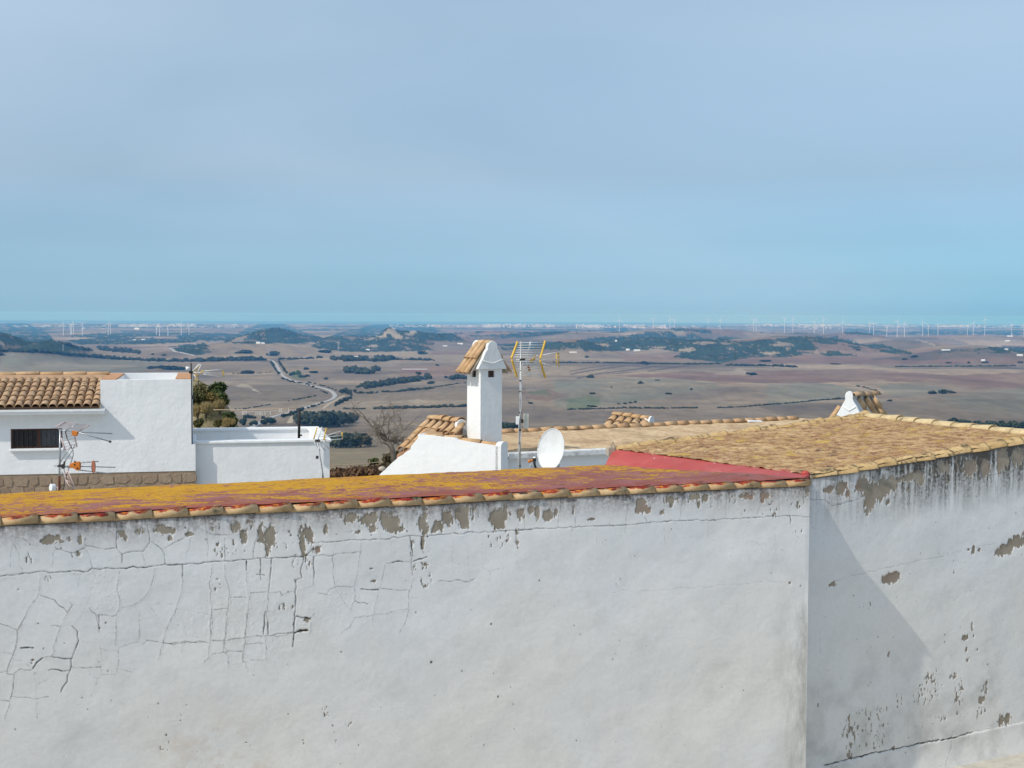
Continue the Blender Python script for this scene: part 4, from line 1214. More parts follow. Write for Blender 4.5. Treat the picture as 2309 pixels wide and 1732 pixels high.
cr(5, .8, 5, ZB((20, 1050), (10, 1200), (15, 1400)), ZB((395, 940), (385, 1000), (250, 1035), (130, 1080), (115, 1050), (0, 1050)), ZB((790, 625), (780, 720), (765, 850), (740, 1000), (735, 1120), (690, 1220)), ZB((985, 820), (980, 900), (935, 1030), (920, 1110), (880, 1300)),
   ZB((555, 745), (560, 900), (570, 1000)), ZB((1225, 940), (1195, 1040), (1185, 1180), (1170, 1280), (1105, 1395)), ZB((1175, 1190), (1000, 1225), (880, 1240), (740, 1265), (690, 1350), (620, 1390)))
cr(9, 1, 3, ZB((780, 1020), (850, 1030), (935, 1032)), ZB((1060, 802), (1130, 798)), ZB((1230, 790), (1340, 758)))
cr(5, .95, 2, ZB((935, 1030), (1050, 1030), (1195, 1040)), ZB((1000, 815), (1110, 800), (1215, 800), (1340, 760)), ZB((1220, 720), (1210, 850), (1220, 910)), ZB((245, 1250), (340, 1275), (375, 1270), (405, 1225)), ZB((0, 1410), (100, 1395), (235, 1385), (340, 1372)), ZB((740, 1125), (845, 1150)),
   ZB((1430, 960), (1540, 970), (1580, 950), (1680, 970), (1740, 940)), ZB((600, 1010), (740, 1000)), ZB((415, 1060), (500, 1060), (520, 1030), (600, 1000)))
cr(3, .6, 2, ZB((570, 1000), (640, 1110), (690, 1200)), ZB((1380, 720), (1370, 880)), ZB((1545, 600), (1545, 820), (1555, 900)), ZB((1680, 640), (1690, 980)), ZB((1790, 640), (1790, 800)), ZB((1800, 840), (1870, 875), (1940, 850)), ZB((1870, 880), (1850, 960)),
   ZB((525, 1070), (540, 1210)), ZB((550, 1160), (650, 1145)), ZB((1195, 1100), (1300, 1105), (1400, 1075)), ZB((580, 630), (555, 745)), ZB((1165, 370), (1180, 570)), ZB((1365, 370), (1360, 560)), ZB((770, 400), (768, 560)), ZB((920, 450), (950, 600)),
   ZB((1570, 350), (1570, 560)), ZB((1810, 330), (1830, 540)), ZB((370, 430), (385, 640)), ZB((1030, 610), (1035, 680)))
cr(2.2, .3, .5, ZB((1250, 1310), (1400, 1285), (1490, 1350), (1620, 1390)), ZB((1560, 1240), (1600, 1170), (1680, 1200)), ZB((1650, 1280), (1800, 1240), (1880, 1250)), ZD((1380, 1480), (1390, 1410), (1500, 1390), (1640, 1375), (1800, 1340)), ZD((1640, 860), (1750, 910), (1790, 970), (1930, 975), (2010, 955), (2140, 970)),
   ZD((1190, 1390), (1110, 1330), (1170, 1270)), ZD((790, 1160), (900, 1130), (1010, 1150), (1120, 1120), (1240, 1160), (1340, 1110)), ZD((840, 785), (1060, 750)), ZD((540, 490), (820, 480), (1010, 445)), ZD((800, 500), (800, 780)))
CRr = []
def crr(w, dk, lip, *lines):
    for l in lines: CRr.append((l, w, dk, lip))
crr(6, .9, 1, ZF((270, 285), (340, 290), (380, 320), (440, 305), (510, 285)))
crr(4, .75, 1, ZF((340, 770), (370, 715), (480, 675), (560, 660), (680, 630), (800, 605), (950, 575), (1070, 540), (1210, 510)), ZF((1000, 190), (1110, 185), (1200, 160), (1300, 145), (1500, 110)), ZF((1210, 185), (1215, 240)), ZF((1100, 190), (1095, 320)))
crr(3.5, .5, 2, ZF((270, 430), (330, 440), (345, 470), (335, 500), (345, 540), (400, 535)), ZF((440, 390), (470, 410), (530, 410)), ZF((420, 485), (440, 465), (475, 450)), ZF((610, 355), (640, 375)))
crr(14, .85, 2, ZF((340, 1645), (480, 1610), (560, 1590), (700, 1560)), ZF((700, 1560), (850, 1530), (1000, 1505), (1100, 1475)))
crr(5, .8, 2, ZF((1100, 1475), (1230, 1450), (1360, 1420)), ZF((1000, 1470), (990, 1515), (970, 1580), (940, 1659)), ZF((400, 1655), (340, 1645)))
crr(3.5, .6, 1, ZF((315, 960), (320, 1080), (308, 1180), (305, 1290)), ZF((540, 1380), (620, 1350)))
# peeled render: centre x,y and radii in the same photo frames; last value speckle (0 solid .. 1 small flakes)
PL = []
for f_, L in ((ZA, [(420, 610, 80, 32, .1), (375, 625, 45, 30, .1), (480, 598, 38, 26, .1), (665, 610, 22, 36, .2), (1010, 570, 30, 36, .1), (1045, 600, 22, 30, .2), (1155, 540, 35, 40, .5), (1340, 515, 60, 38, .2), (1400, 540, 55, 40, .2), (1412, 590, 20, 42, .2), (1575, 570, 36, 18, .3), (1960, 510, 42, 42, .1), (2030, 590, 26, 65, .3), (1945, 640, 25, 25, .5), (2060, 500, 45, 40, .7), (2175, 570, 30, 80, .4), (650, 735, 22, 22, .3), (580, 610, 20, 18, .5), (1810, 655, 14, 16, .3), (1790, 520, 60, 20, .9), (240, 770, 40, 40, .95), (405, 940, 28, 30, .8), (1840, 730, 70, 60, .97), (2010, 700, 60, 60, .97), (1800, 1000, 40, 60, .98), (155, 1040, 18, 16, .6), (830, 1350, 18, 18, .3)]),
              (ZB, [(28, 600, 48, 95, .15), (20, 700, 30, 40, .3), (340, 560, 45, 55, .2), (300, 640, 30, 110, .25), (370, 590, 30, 70, .4), (415, 695, 30, 28, .3), (140, 600, 110, 100, .9), (495, 535, 17, 38, .05), (705, 430, 50, 42, .25), (680, 400, 90, 40, .7), (845, 455, 72, 60, .1), (880, 520, 40, 35, .2), (985, 440, 35, 55, .1), (1060, 480, 70, 70, .15), (1110, 530, 55, 40, .2), (1050, 420, 90, 45, .6), (1310, 480, 40, 90, .1), (1300, 400, 45, 60, .6), (1430, 510, 50, 45, .15), (1500, 440, 50, 60, .2), (1640, 400, 55, 70, .1), (1650, 480, 40, 40, .15), (1720, 400, 45, 60, .7), (1940, 430, 70, 80, .1), (1945, 500, 40, 28, .1), (2110, 390, 34, 44, .2), (1210, 690, 16, 60, .5), (250, 800, 90, 60, .93), (350, 800, 30, 60, .9), (1290, 840, 60, 35, .75), (1330, 950, 45, 60, .8), (890, 962, 22, 10, .2), (880, 857, 18, 8, .3), (170, 1170, 70, 30, .85), (1300, 640, 14, 60, .4), (1890, 620, 60, 60, .9), (2090, 600, 30, 40, .8), (750, 550, 40, 14, .6), (340, 1275, 18, 16, .1), (320, 1370, 30, 9, .1), (120, 1060, 30, 12, .6)]),
              (ZE, [(30, 340, 58, 62, .12), (40, 400, 30, 35, .2), (165, 330, 30, 40, .15), (240, 305, 26, 26, .2), (285, 325, 20, 52, .1), (352, 345, 34, 40, .05), (415, 330, 18, 32, .1), (1000, 265, 34, 32, .05), (1015, 300, 46, 32, .05), (1045, 320, 20, 14, .1), (530, 310, 9, 24, .1), (1215, 235, 46, 26, .3), (1210, 265, 16, 26, .2), (1360, 220, 50, 32, .3), (1440, 225, 34, 28, .2), (1400, 270, 14, 36, .3), (1730, 212, 44, 20, .4), (1862, 208, 36, 24, .3), (1840, 225, 18, 30, .3), (1145, 325, 14, 16, .1), (660, 372, 22, 9, .2), (2150, 170, 18, 30, .2), (1480, 250, 40, 40, .85), (1640, 230, 30, 30, .8), (1720, 315, 50, 24, .88), (30, 510, 60, 60, .9), (2080, 230, 60, 60, .9), (1900, 310, 50, 60, .93), (2100, 460, 30, 25, .9), (145, 490, 12, 50, .6), (2030, 815, 8, 12, .1)]),
              (ZC, [(1720, 1400, 60, 70, .93), (1685, 1437, 16, 8, .1), (1730, 1280, 10, 10, .1), (1875, 1130, 10, 8, .1), (1885, 1080, 8, 7, .1), (1940, 970, 8, 9, .1), (335, 500, 16, 12, .2), (330, 530, 10, 10, .1), (395, 122, 9, 8, .1), (1100, 115, 20, 12, .7), (1125, 615, 8, 8, .1), (672, 328, 7, 7, .1), (558, 725, 6, 8, .1), (2050, 1460, 6, 6, .1), (1545, 1095, 5, 5, .1)]),
              (ZD, [(985, 80, 22, 20, .1), (910, 195, 30, 14, .1), (785, 1063, 8, 7, .1), (345, 1358, 11, 5, .1), (396, 1395, 7, 12, .2), (945, 1365, 4, 10, .1), (1410, 1150, 30, 45, .93), (1335, 415, 8, 7, .2), (35, 1220, 20, 16, .8), (1275, 1340, 12, 14, .6), (1165, 1040, 30, 50, .96)])):
    for (x, y, a, b, k) in L:
        sc_ = {ZA: 3.687, ZB: 3.687, ZE: 3.072, ZC: 4.608, ZD: 4.608}[f_]
        c = f_((x, y))[0]
        PL.append((c[0], c[1], a / sc_ * 1.10, b / sc_ * 1.12, k + (.06 if k < .4 else 0)))
PR = []
for (x, y, a, b, k) in [(370, 235, 45, 20, .2), (430, 228, 38, 38, .15), (455, 260, 18, 30, .2), (540, 215, 45, 45, .15), (590, 245, 55, 55, .15), (650, 225, 48, 55, .15), (690, 210, 20, 50, .25), (575, 310, 40, 40, .4), (560, 345, 14, 28, .3), (665, 300, 11, 18, .2), (780, 170, 60, 24, .3), (830, 180, 25, 40, .4), (945, 130, 40, 40, .4), (965, 170, 20, 40, .5), (1010, 120, 20, 40, .6), (1085, 130, 45, 45, .35), (1160, 130, 30, 50, .35), (1250, 85, 35, 60, .3), (1230, 120, 16, 40, .4), (1320, 70, 40, 45, .4), (1400, 60, 60, 60, .4),
                        (683, 688, 42, 30, .08), (700, 670, 28, 16, .1), (1260, 545, 45, 30, .1), (1330, 505, 60, 32, .1), (1400, 480, 60, 40, .1), (385, 720, 16, 14, .1), (1100, 545, 10, 24, .2), (1075, 543, 8, 6, .2), (1130, 545, 7, 8, .1), (1245, 1420, 16, 38, .2), (1278, 1415, 17, 34, .1), (1025, 1270, 24, 75, .62), (1020, 1330, 20, 50, .7), (1145, 1310, 18, 22, .15), (1130, 1380, 40, 30, .85), (1160, 1260, 16, 40, .6), (1170, 1225, 6, 14, .1), (1058, 992, 18, 20, .1), (1094, 938, 6, 26, .1), (1103, 985, 5, 12, .1), (1066, 1055, 7, 14, .1), (1073, 1108, 7, 10, .1), (1122, 1055, 6, 8, .2),
                        (890, 1190, 45, 30, .7), (860, 1270, 90, 60, .88), (480, 1490, 26, 60, .55), (470, 1560, 20, 60, .6), (590, 1500, 70, 70, .9), (560, 1420, 160, 70, .96), (720, 1310, 24, 40, .8), (690, 1560, 14, 14, .3), (560, 830, 40, 20, .93), (670, 1080, 8, 16, .3), (308, 1342, 6, 16, .05), (575, 1060, 30, 30, .95), (570, 1230, 10, 20, .8), (630, 1230, 24, 18, .85), (1000, 640, 12, 40, .9), (900, 1420, 140, 16, .95), (1000, 1190, 20, 16, .6), (780, 270, 40, 60, .97)]:
    c = ZF((x, y))[0]
    PR.append((c[0], c[1], a / 2.267, b / 2.267, k))

def wall_face(name, org, tdir, rise, n_out, u0, u1, v1, step, cracks, peels, uvf, wob, seed, batter=None, parent=None, mat=None, fade=False):
    """rendered wall: dense sheet with real relief. v runs down from the coping line; cracks, flaked patches and lips are modelled."""
    us = np.arange(u0, u1 + step * .5, step); us[-1] = u1
    vs_ = np.concatenate([np.arange(0, v1, step), [v1]])
    V, U = np.meshgrid(vs_, us, indexing='ij')
    crack = np.zeros(U.shape); lipm = np.zeros(U.shape); groove = np.zeros(U.shape)
    peel = np.full(U.shape, -0.2); speck = np.zeros(U.shape)
    rnd = random.Random(seed)
    for (pts, w, dk, lip) in cracks:
        q = [uvf(*p) for p in pts]
        # wander between the marked points
        fine = []
        for (a, b), (c, d) in zip(q[:-1], q[1:]):
            L = math.hypot(c - a, d - b); m = max(1, int(L / 0.045))
            for k in range(m):
                t = k / m
                j = 0.0055 * min(1, L / .05)
                fine.append((a + (c - a) * t + rnd.gauss(0, j), b + (d - b) * t + rnd.gauss(0, j)))
        fine.append(q[-1])
        nseg = len(fine) - 1
        for i in range(nseg):
            (a, b), (c, d) = fine[i], fine[i + 1]
            rad = 0.05
            i0, i1 = np.searchsorted(us, min(a, c) - rad), np.searchsorted(us, max(a, c) + rad)
            j0, j1 = np.searchsorted(vs_, min(b, d) - rad), np.searchsorted(vs_, max(b, d) + rad)
            if i1 <= i0 or j1 <= j0: continue
            uu_, vv_ = U[j0:j1, i0:i1], V[j0:j1, i0:i1]
            L2 = (c - a) ** 2 + (d - b) ** 2 + 1e-12
            t = np.clip(((uu_ - a) * (c - a) + (vv_ - b) * (d - b)) / L2, 0, 1)
            dist = np.hypot(uu_ - a - t * (c - a), vv_ - b - t * (d - b))
            taper = 0.55 + 0.45 * math.sin(math.pi * min(1, (i + .5) / nseg)) if nseg > 3 else 1
            taper *= rnd.uniform(0.7, 1.2)
            hw = w * 0.001 * 0.5 * taper
            g = np.clip(1 - (dist - hw) / (step * .8), 0, 1)
            crack[j0:j1, i0:i1] = np.maximum(crack[j0:j1, i0:i1], g * dk * min(1.0, .30 + w * .042) * rnd.uniform(.7, 1.15))
            groove[j0:j1, i0:i1] = np.maximum(groove[j0:j1, i0:i1], g * min(.012, .003 + w * .001))
            lipm[j0:j1, i0:i1] = np.maximum(lipm[j0:j1, i0:i1], np.exp(-(np.maximum(dist - hw, 0) / 0.010) ** 2) * lip * 0.00045)
    for (px_, py_, a, b, k) in peels:
        c = uvf(px_, py_); e1 = uvf(px_ + a, py_); e2 = uvf(px_, py_ + b)
        ru, rv = abs(e1[0] - c[0]), abs(e2[1] - c[1])
        m = 2.0
        i0, i1 = np.searchsorted(us, c[0] - ru * m), np.searchsorted(us, c[0] + ru * m)
        j0, j1 = np.searchsorted(vs_, c[1] - rv * m), np.searchsorted(vs_, c[1] + rv * m)
        if i1 <= i0 or j1 <= j0: continue
        uu_, vv_ = U[j0:j1, i0:i1], V[j0:j1, i0:i1]
        rr = np.hypot((uu_ - c[0]) / ru, (vv_ - c[1]) / rv)
        big = min(ru, rv)
        n_ = fbm(uu_ / (0.10), vv_ / (0.20), 4, seed + 7, .65) * 1.9
        nf = fbm(uu_ / 0.024, vv_ / 0.07, 4, seed + 9, .65)
        s = (1 - rr + n_ * (0.55 if k < .5 else .3)) * 1.0
        if k < 0.5:
            s = s + nf * (.75 + k * 2.6) - k * .35
        else:
            s = np.minimum(s * 0.8, (nf - (0.02 + 0.34 * (k - .5))) * 4.0)
        s = s * max(.03, min(.10, big))
        peel[j0:j1, i0:i1] = np.maximum(peel[j0:j1, i0:i1], s)
    # scattered pin holes
    for i in range(int((u1 - u0) * v1 * 4)):
        a, b = rnd.uniform(u0, u1), rnd.uniform(0.1, v1)
        r_ = rnd.uniform(.002, .007) * (1.6 if rnd.random() < .15 else 1)
        i0, i1 = np.searchsorted(us, a - .03), np.searchsorted(us, a + .03)
        j0, j1 = np.searchsorted(vs_, b - .03), np.searchsorted(vs_, b + .03)
        uu_, vv_ = U[j0:j1, i0:i1], V[j0:j1, i0:i1]
        d_ = np.hypot(uu_ - a, (vv_ - b) * rnd.uniform(.6, 1.2))
        crack[j0:j1, i0:i1] = np.maximum(crack[j0:j1, i0:i1], np.clip(1 - (d_ - r_) / step, 0, 1) * rnd.uniform(.2, .75))
    pm = smooth(-0.004, 0.006, peel)
    # blistered skin between the cracks at upper left, softer swell everywhere
    blis = fbm(U / .02, V / .02, 3, seed + 50)
    region = smooth(.3, .9, U) * smooth(4.4, 3.2, U) * smooth(.25, .5, V) * smooth(2.0, 1.3, V) if fade else 0 * U
    patch = smooth(.02, .22, fbm(U / .5, V / .4, 3, seed + 51))
    bl = smooth(.10, .32, blis) * 0.0022 * patch * region
    h = wob * (fbm(U / 1.1, V / .8, 3, seed + 1) * .028 + fbm(U / .22, V / .16, 3, seed + 2) * .0048 + fbm(U / .06, V / .045, 3, seed + 3) * .0016) + bl
    h = h + lipm * (1 - crack * .6) - groove * crack - pm * 0.007
    if batter is not None: h = h + batter(U, V)
    edge = np.minimum(1, np.minimum(U - us[0], us[-1] - U) / 0.05)
    h = h * np.clip(edge, 0, 1) if wob else h
    h = h * np.clip(V / .02, 0, 1)
    n3 = np.array(n_out); t3 = np.array((tdir.x, tdir.y, 0)) / math.hypot(tdir.x, tdir.y)
    P = np.array(org) + U[..., None] * t3 + n3 * h[..., None]
    P[..., 2] += U * rise - V
    # every crack and flake also as measured maps for the material
    me = grid_mesh(name, P, mat, {'crack': crack, 'peel': np.clip(peel, -.2, .2), 'down': V, 'along': U})
    return me

def wall_mat(name, left):
    m = NT(name, 0.92, 0.15)
    v, u = m.attr('down'), m.attr('along')
    big = m.noise(.55, 5, .6); mid = m.noise(2.3, 5, .62); fine = m.noise(22, 4, .6)
    cool, warm = (.74, .74, .735), (.75, .722, .665)
    f = m.rng(m.math('ADD', m.rng(big, .38, .62, -.3, .3), m.rng(v, .8, 2.6, .15, .75)), 0, 1, 0, 1)
    c = m.mix(f, cool, warm)
    c = m.mix(m.rng(mid, .5, .72, 0, .30), c, (.52, .51, .47))
    c = m.mix(m.rng(m.noise(5.5, 4, .6), .55, .75, 0, .22), c, (.72, .72, .71))
    c = m.mix(m.rng(fine, .45, .75, 0, .16), c, (.45, .44, .41))
    # patched repaint: dull rectangles of another white
    pv = m.voro(0.9, vec=m.mapping((1, 1, 1.6), (3, 1, .4)), out='Color')
    c = m.mix(m.rng(m.sep(pv)[0], .62, .66, 0, .16), c, (.60, .60, .575))
    # grime washed down from the coping
    streak = m.noise(1.0, 5, .65, vec=m.mapping((9, 9, .9)))
    streak2 = m.noise(1.0, 4, .6, vec=m.mapping((30, 30, 2.2), (1, 2, 3)))
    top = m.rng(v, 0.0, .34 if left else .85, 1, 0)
    if left:
        g1 = m.math('MULTIPLY', m.math('POWER', top, 1.9), m.rng(streak, .30, .58, .12, 1))
        g1 = m.math('MULTIPLY', g1, m.rng(m.noise(28, 5, .7), .36, .56, .35, 1.25))
        c = m.mix(m.math('MULTIPLY', g1, 1.0), c, (.12, .098, .083))
        c = m.mix(m.math('MULTIPLY', m.math('MULTIPLY', top, m.rng(mid, .35, .65)), .5), c, (.40, .34, .32))
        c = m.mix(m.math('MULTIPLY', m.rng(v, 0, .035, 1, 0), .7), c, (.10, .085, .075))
    else:
        w_ = m.math('MULTIPLY', m.math('POWER', top, 1.25), m.rng(streak, .34, .58))
        w_ = m.math('MULTIPLY', w_, m.rng(streak2, .3, .6, .35, 1))
        w_ = m.math('MULTIPLY', w_, m.rng(u, .2, 2.6, .35, 1.25))
        w_ = m.math('MULTIPLY', w_, m.rng(m.noise(26, 5, .7), .34, .55, .45, 1.2))
        c = m.mix(m.rng(w_, 0, .55, 0, .95), c, (.075, .066, .054))
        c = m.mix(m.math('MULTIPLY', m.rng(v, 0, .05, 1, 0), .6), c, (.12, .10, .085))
        vv = m.math('MULTIPLY', m.rng(v, 2.2, 3.6), m.rng(mid, .45, .7))
        c = m.mix(m.math('MULTIPLY', vv, .38), c, (.33, .32, .29))
    if left:
        # damp grey stain by the free corner
        ex = m.math('MULTIPLY', m.rng(u, WL - .55, WL - .02), m.rng(v, .9, 2.0))
        ex = m.math('MULTIPLY', ex, m.rng(m.noise(2.0, 5, .68, vec=m.mapping((2.2, 2.2, .8))), .42, .66))
        c = m.mix(m.math('MULTIPLY', ex, .75), c, (.30, .29, .25))
        # rust at the foot
        rr = m.math('MULTIPLY', m.rng(m.noise(3, 4, .6), .50, .68), m.math('MULTIPLY', m.rng(v, 2.0, 2.7), m.math('MULTIPLY', m.rng(u, 1.1, 1.7), m.rng(u, 3.0, 2.1))))
        c = m.mix(m.math('MULTIPLY', rr, .55), c, (.50, .33, .20))
    # flaked off: brown-grey render below
    pn = m.math('ADD', m.attr('peel'), m.rng(m.noise(34, 4, .62, vec=m.mapping((1, 1, .55))), .3, .7, -.016, .016))
    pk = m.rng(pn, -.001, .003)
    under = m.mix(m.rng(m.noise(6, 4), .35, .65), (.26, .225, .175), (.335, .29, .23))
    under = m.mix(m.rng(m.noise(1.4, 3), .5, .68), under, (.30, .215, .165))
    c = m.mix(pk, c, under)
    rim = m.math('MULTIPLY', m.rng(pn, -.010, -.002), m.rng(pn, .002, -.002))
    c = m.mix(m.math('MULTIPLY', rim, .25), c, (.78, .78, .78))
    ck = m.rng(m.math('ADD', m.attr('crack'), m.rng(m.noise(40, 3), .3, .7, -.12, .12)), .12, .75)
    c = m.mix(m.math('MULTIPLY', ck, .93), c, (.035, .030, .027))
    m.color(c)
    m.bump(m.noise(45, 5, .6), .22, .006)
    return m.m

# --- old low building, left
OB = thing('building', 'old low building in front with a cracked white wall and an orange lichen roof', 'building', (W0.x, W0.y, -6.5))
# --- higher building, right
RB = thing('building', 'higher old building at right with a stained white wall and brown weathered roof', 'building', (A0.x, A0.y, -6.5))
def shift(me, parent):
    off = wloc(parent)
    me.transform(Matrix.Translation(-off))
    return me
me = wall_face('front_wall', W0, WT, 0.0, WN, -1.6, WL, 3.7, 0.0085, CL, PL, uv_left, 1.0, 3, None, OB, wall_mat('cracked_whitewash', True), True)
link_mesh('front_wall', shift(me, OB), OB)
ledge_a = uv_right(*ZF((340, 1645))[0]); ledge_b = uv_right(*ZF((1360, 1420))[0])
def batter(U, V):
    vl = ledge_a[1] + (U - ledge_a[0]) * (ledge_b[1] - ledge_a[1]) / (ledge_b[0] - ledge_a[0])
    d = V - vl - .02 * fbm(U / .15, U * 0, 3, 5)
    return smooth(-.01, .03, d) * .014 + np.clip(d, 0, 1.3) ** 2 * .30
RISE = RTd.z / math.hypot(RTd.x, RTd.y)
me = wall_face('front_wall', A0, RTd, RISE, RN, -.35, RL + .9, 4.75, 0.0098, CRr, PR, uv_right, 1.0, 9, batter, RB, wall_mat('stained_whitewash', False))
link_mesh('front_wall', shift(me, RB), RB)
# masonry behind the faces (butted 12 cm inside)
zb = -8.0
mb = MB()
IN = -WN
a, b = W0 - WT * 6, W1 - WT * 0.0
mb.prism([a + IN * .06, b + IN * .06, b + IN * .30, a + IN * .30], (0, 0, zb - W0.z))
mb.build('masonry', M_OLD, OB)
mb = MB()     # plain wall left of the frame and below the detailed sheet
p0, p1 = W0 - WT * 6, W0 - WT * 1.6
mb.prism([p0, p1, p1 + IN * .055, p0 + IN * .055], (0, 0, zb - W0.z)); mb.build('wall_left_end', M_OLD, OB)
mb = MB()
p0, p1 = W0 - WT * 1.6 - Vector((0, 0, 3.7)), W1 - Vector((0, 0, 3.7))
mb.prism([p0, p1, p1 + IN * .055, p0 + IN * .055], (0, 0, zb - p0.z)); mb.build('wall_foot', M_OLD, OB)
# return of the free corner, back to the right-hand wall
mb = MB()
r0, r1 = W1 + WN * 0.001, W1 + IN * 1.3
mb.prism([r0, r1, r1 - WT * .10, r0 - WT * .10 + IN * .058], (0, 0, zb - W1.z)); mb.build('corner_return', M_OLD, OB)

# --- coping tiles
def barrel_mesh(name, L, r0, r1, th, mat, seg=7, flat=.92, lip=0.0, sq=1.0):
    """half-barrel roof tile along +x from 0 (narrow) to L (wide), convex up"""
    mb = MB(); n = seg + 1
    xs = [0, L] if not lip else [0, L - .05, L - .035, L]
    rs_ = [r0, r1] if not lip else [r0, r1 - .002, r1 + lip, r1 + lip]
    vs = []
    for x, r in zip(xs, rs_):
        for k in range(n):
            a = math.pi * k / seg
            ca, sa = math.cos(a), math.sin(a)
            vs.append((x, r * math.copysign(abs(ca) ** sq, ca), r * flat * abs(sa) ** sq))
    m = len(xs)
    for x, r in ((0, r0), (L, rs_[-1])):
        for k in range(n):
            a = math.pi * k / seg
            ca, sa = math.cos(a), math.sin(a)
            vs.append((x, (r - th) * math.copysign(abs(ca) ** sq, ca), (r - th) * flat * abs(sa) ** sq))
    fs = []
    for i in range(m - 1):
        for k in range(seg):
            fs.append((i * n + k, i * n + k + 1, (i + 1) * n + k + 1, (i + 1) * n + k))
    o = m * n
    for k in range(seg):
        fs.append((o + k, o + n + k, o + n + k + 1, o + k + 1))
        fs.append((k, o + k, o + k + 1, k + 1))
        e = (m - 1) * n
        fs.append((e + k, e + k + 1, o + n + k + 1, o + n + k))
    e = (m - 1) * n
    fs.append((0, e, o + n, o)); fs.append((seg, o + seg, o + n + seg, e + seg))
    mb.add(vs, fs)
    me = mb.mesh(name, mat)
    sm = [len(p.vertices) == 4 for p in me.polygons]
    me.polygons.foreach_set('use_smooth', [i < (m - 1) * seg for i in range(len(me.polygons))])
    return me
def frame(o, x, up):
    x = Vector(x).normalized(); up = Vector(up)
    y = up.cross(x).normalized(); z = x.cross(y)
    return Matrix(((x.x, y.x, z.x, o[0]), (x.y, y.y, z.y, o[1]), (x.z, y.z, z.z, o[2]), (0, 0, 0, 1)))
def lay(me, name, parent, o, x, up, j=0.0, rnd=random):
    ob = link_mesh(name, me, parent)
    M = frame(Vector(o) - wloc(parent), x, up)
    if j:
        M = M @ Matrix.Rotation(rnd.gauss(0, j), 4, 'Y') @ Matrix.Rotation(rnd.gauss(0, j), 4, 'Z') @ Matrix.Rotation(rnd.gauss(0, j * 1.5), 4, 'X')
    ob.matrix_local = M
    return ob
rc = random.Random(21)
JA = [10, 325, 650, 962, 1270, 1565, 1860, 2148]; JB = [217, 490, 762, 1030, 1295, 1550, 1803, 2048]
JE = [105, 308, 505, 705, 905, 1095, 1280, 1462, 1645, 1822, 2002]
joints = [uv_left(x / 3.687, 1050 + 480 / 3.687)[0] for x in JA] + [uv_left(600 + x / 3.687, 1140)[0] for x in JB[0:]] + [uv_left(1120 + x / 3.072, 1108)[0] for x in JE]
joints = sorted(joints)
jj = [joints[0]]
for x in joints[1:]:
    if x - jj[-1] > .2: jj.append(x)
jj = [jj[0] - .36 * k for k in (4, 3, 2, 1)] + jj + [WL + .005]
COPE = [barrel_mesh('coping_tile', 0.43, .098, .122, .016, M_COPE, 9, .64, 0, .50) for _ in range(1)]
for a, b in zip(jj[:-1], jj[1:]):
    L = b - a
    ob = lay(COPE[0], 'coping_tile', OB, W0 + WT * (a - .02) + IN * .095 + Vector((0, 0, rc.uniform(-.004, .006))), (WT.x, WT.y, .030), (0, 0, 1), .012, rc)
    ob.scale = ((L + .015) / .43, 1 + rc.uniform(-.04, .04), 1)
# bedding mortar under the tiles
mb = MB(); mb.prism([W0 - WT * 6 + IN * .012, W1 + IN * .012, W1 + IN * .19, W0 - WT * 6 + IN * .19], (0, 0, .045)); mb.build('coping_bed', M_MORTAR, OB)

# --- lichen roof: falls gently away behind the coping
F1 = at(1365, 1048, 19.9)
def vplane_hit(px, p, t):   # along horizontal line p + t*s hits photo column px
    k = (px - CX) / F_PX
    s = (k * p.y - p.x) / (t.x - k * t.y)
    return p + t * s
th = Vector((WT.x, WT.y, 0))
F0 = vplane_hit(0, F1, th); F0.z = at(0, 1112, F0.y).z
ROOF_FRONT_Z = W0.z + .083
roof_n = None
fA = W0 - WT * 5.5 + IN * .075; fA.z = ROOF_FRONT_Z
fB = W1 + IN * .075; fB.z = ROOF_FRONT_Z
bk = (F0 - F1); slope_z = bk.z / bk.length
bA = F1 + bk.normalized() * (bk.length + 4.5)
ml = NT('lichen_roof', 0.9, 0.2)
pA = ml.pos
n_a = ml.noise(1.15, 6, .62, dist=.5); n_b = ml.noise(5.5, 6, .68); n_c = ml.noise(20, 4, .6); n_d = ml.noise(2.6, 5, .65, vec=ml.mapping((1, 1, 1), (5, 2, 0)))
px_ = ml.sep(pA)
# distance behind the wall line
dw = ml.math('SUBTRACT', ml.math('ADD', ml.math('MULTIPLY', px_[0], IN.x), ml.math('MULTIPLY', px_[1], IN.y)), W0.dot(IN))
al = ml.math('SUBTRACT', ml.math('ADD', ml.math('MULTIPLY', px_[0], WT.x), ml.math('MULTIPLY', px_[1], WT.y)), W0.dot(WT))
base = ml.mix(ml.rng(n_d, .38, .62), (.25, .078, .055), (.30, .125, .118))
base = ml.mix(ml.rng(n_b, .5, .7, 0, .8), base, (.14, .055, .04))
lv = ml.math('ADD', ml.rng(n_a, .3, .7, -.42, .42), ml.rng(n_b, .3, .7, -.62, .62))
lv = ml.math('ADD', lv, ml.rng(n_c, .3, .7, -.28, .36))
lv = ml.math('ADD', lv, ml.rng(dw, .5, 3.4, -.20, .26))
lv = ml.math('ADD', lv, ml.rng(al, 3, 9.5, .12, -.26))
ly = ml.mix(ml.rng(n_c, .35, .65), (.50, .215, .008), (.56, .325, .013))
ly = ml.mix(ml.rng(n_d, .5, .7, 0, .7), ly, (.34, .115, .018))
c = ml.mix(ml.rng(lv, .02, .10), base, ly)
c = ml.mix(ml.rng(ml.math('ADD', n_c, ml.rng(n_b, .3, .7, -.12, .12)), .60, .70, 0, .75), c, (.11, .045, .020))
c = ml.mix(ml.math('MULTIPLY', ml.rng(n_b, .58, .68), ml.rng(n_d, .45, .6)), c, (.06, .035, .022))
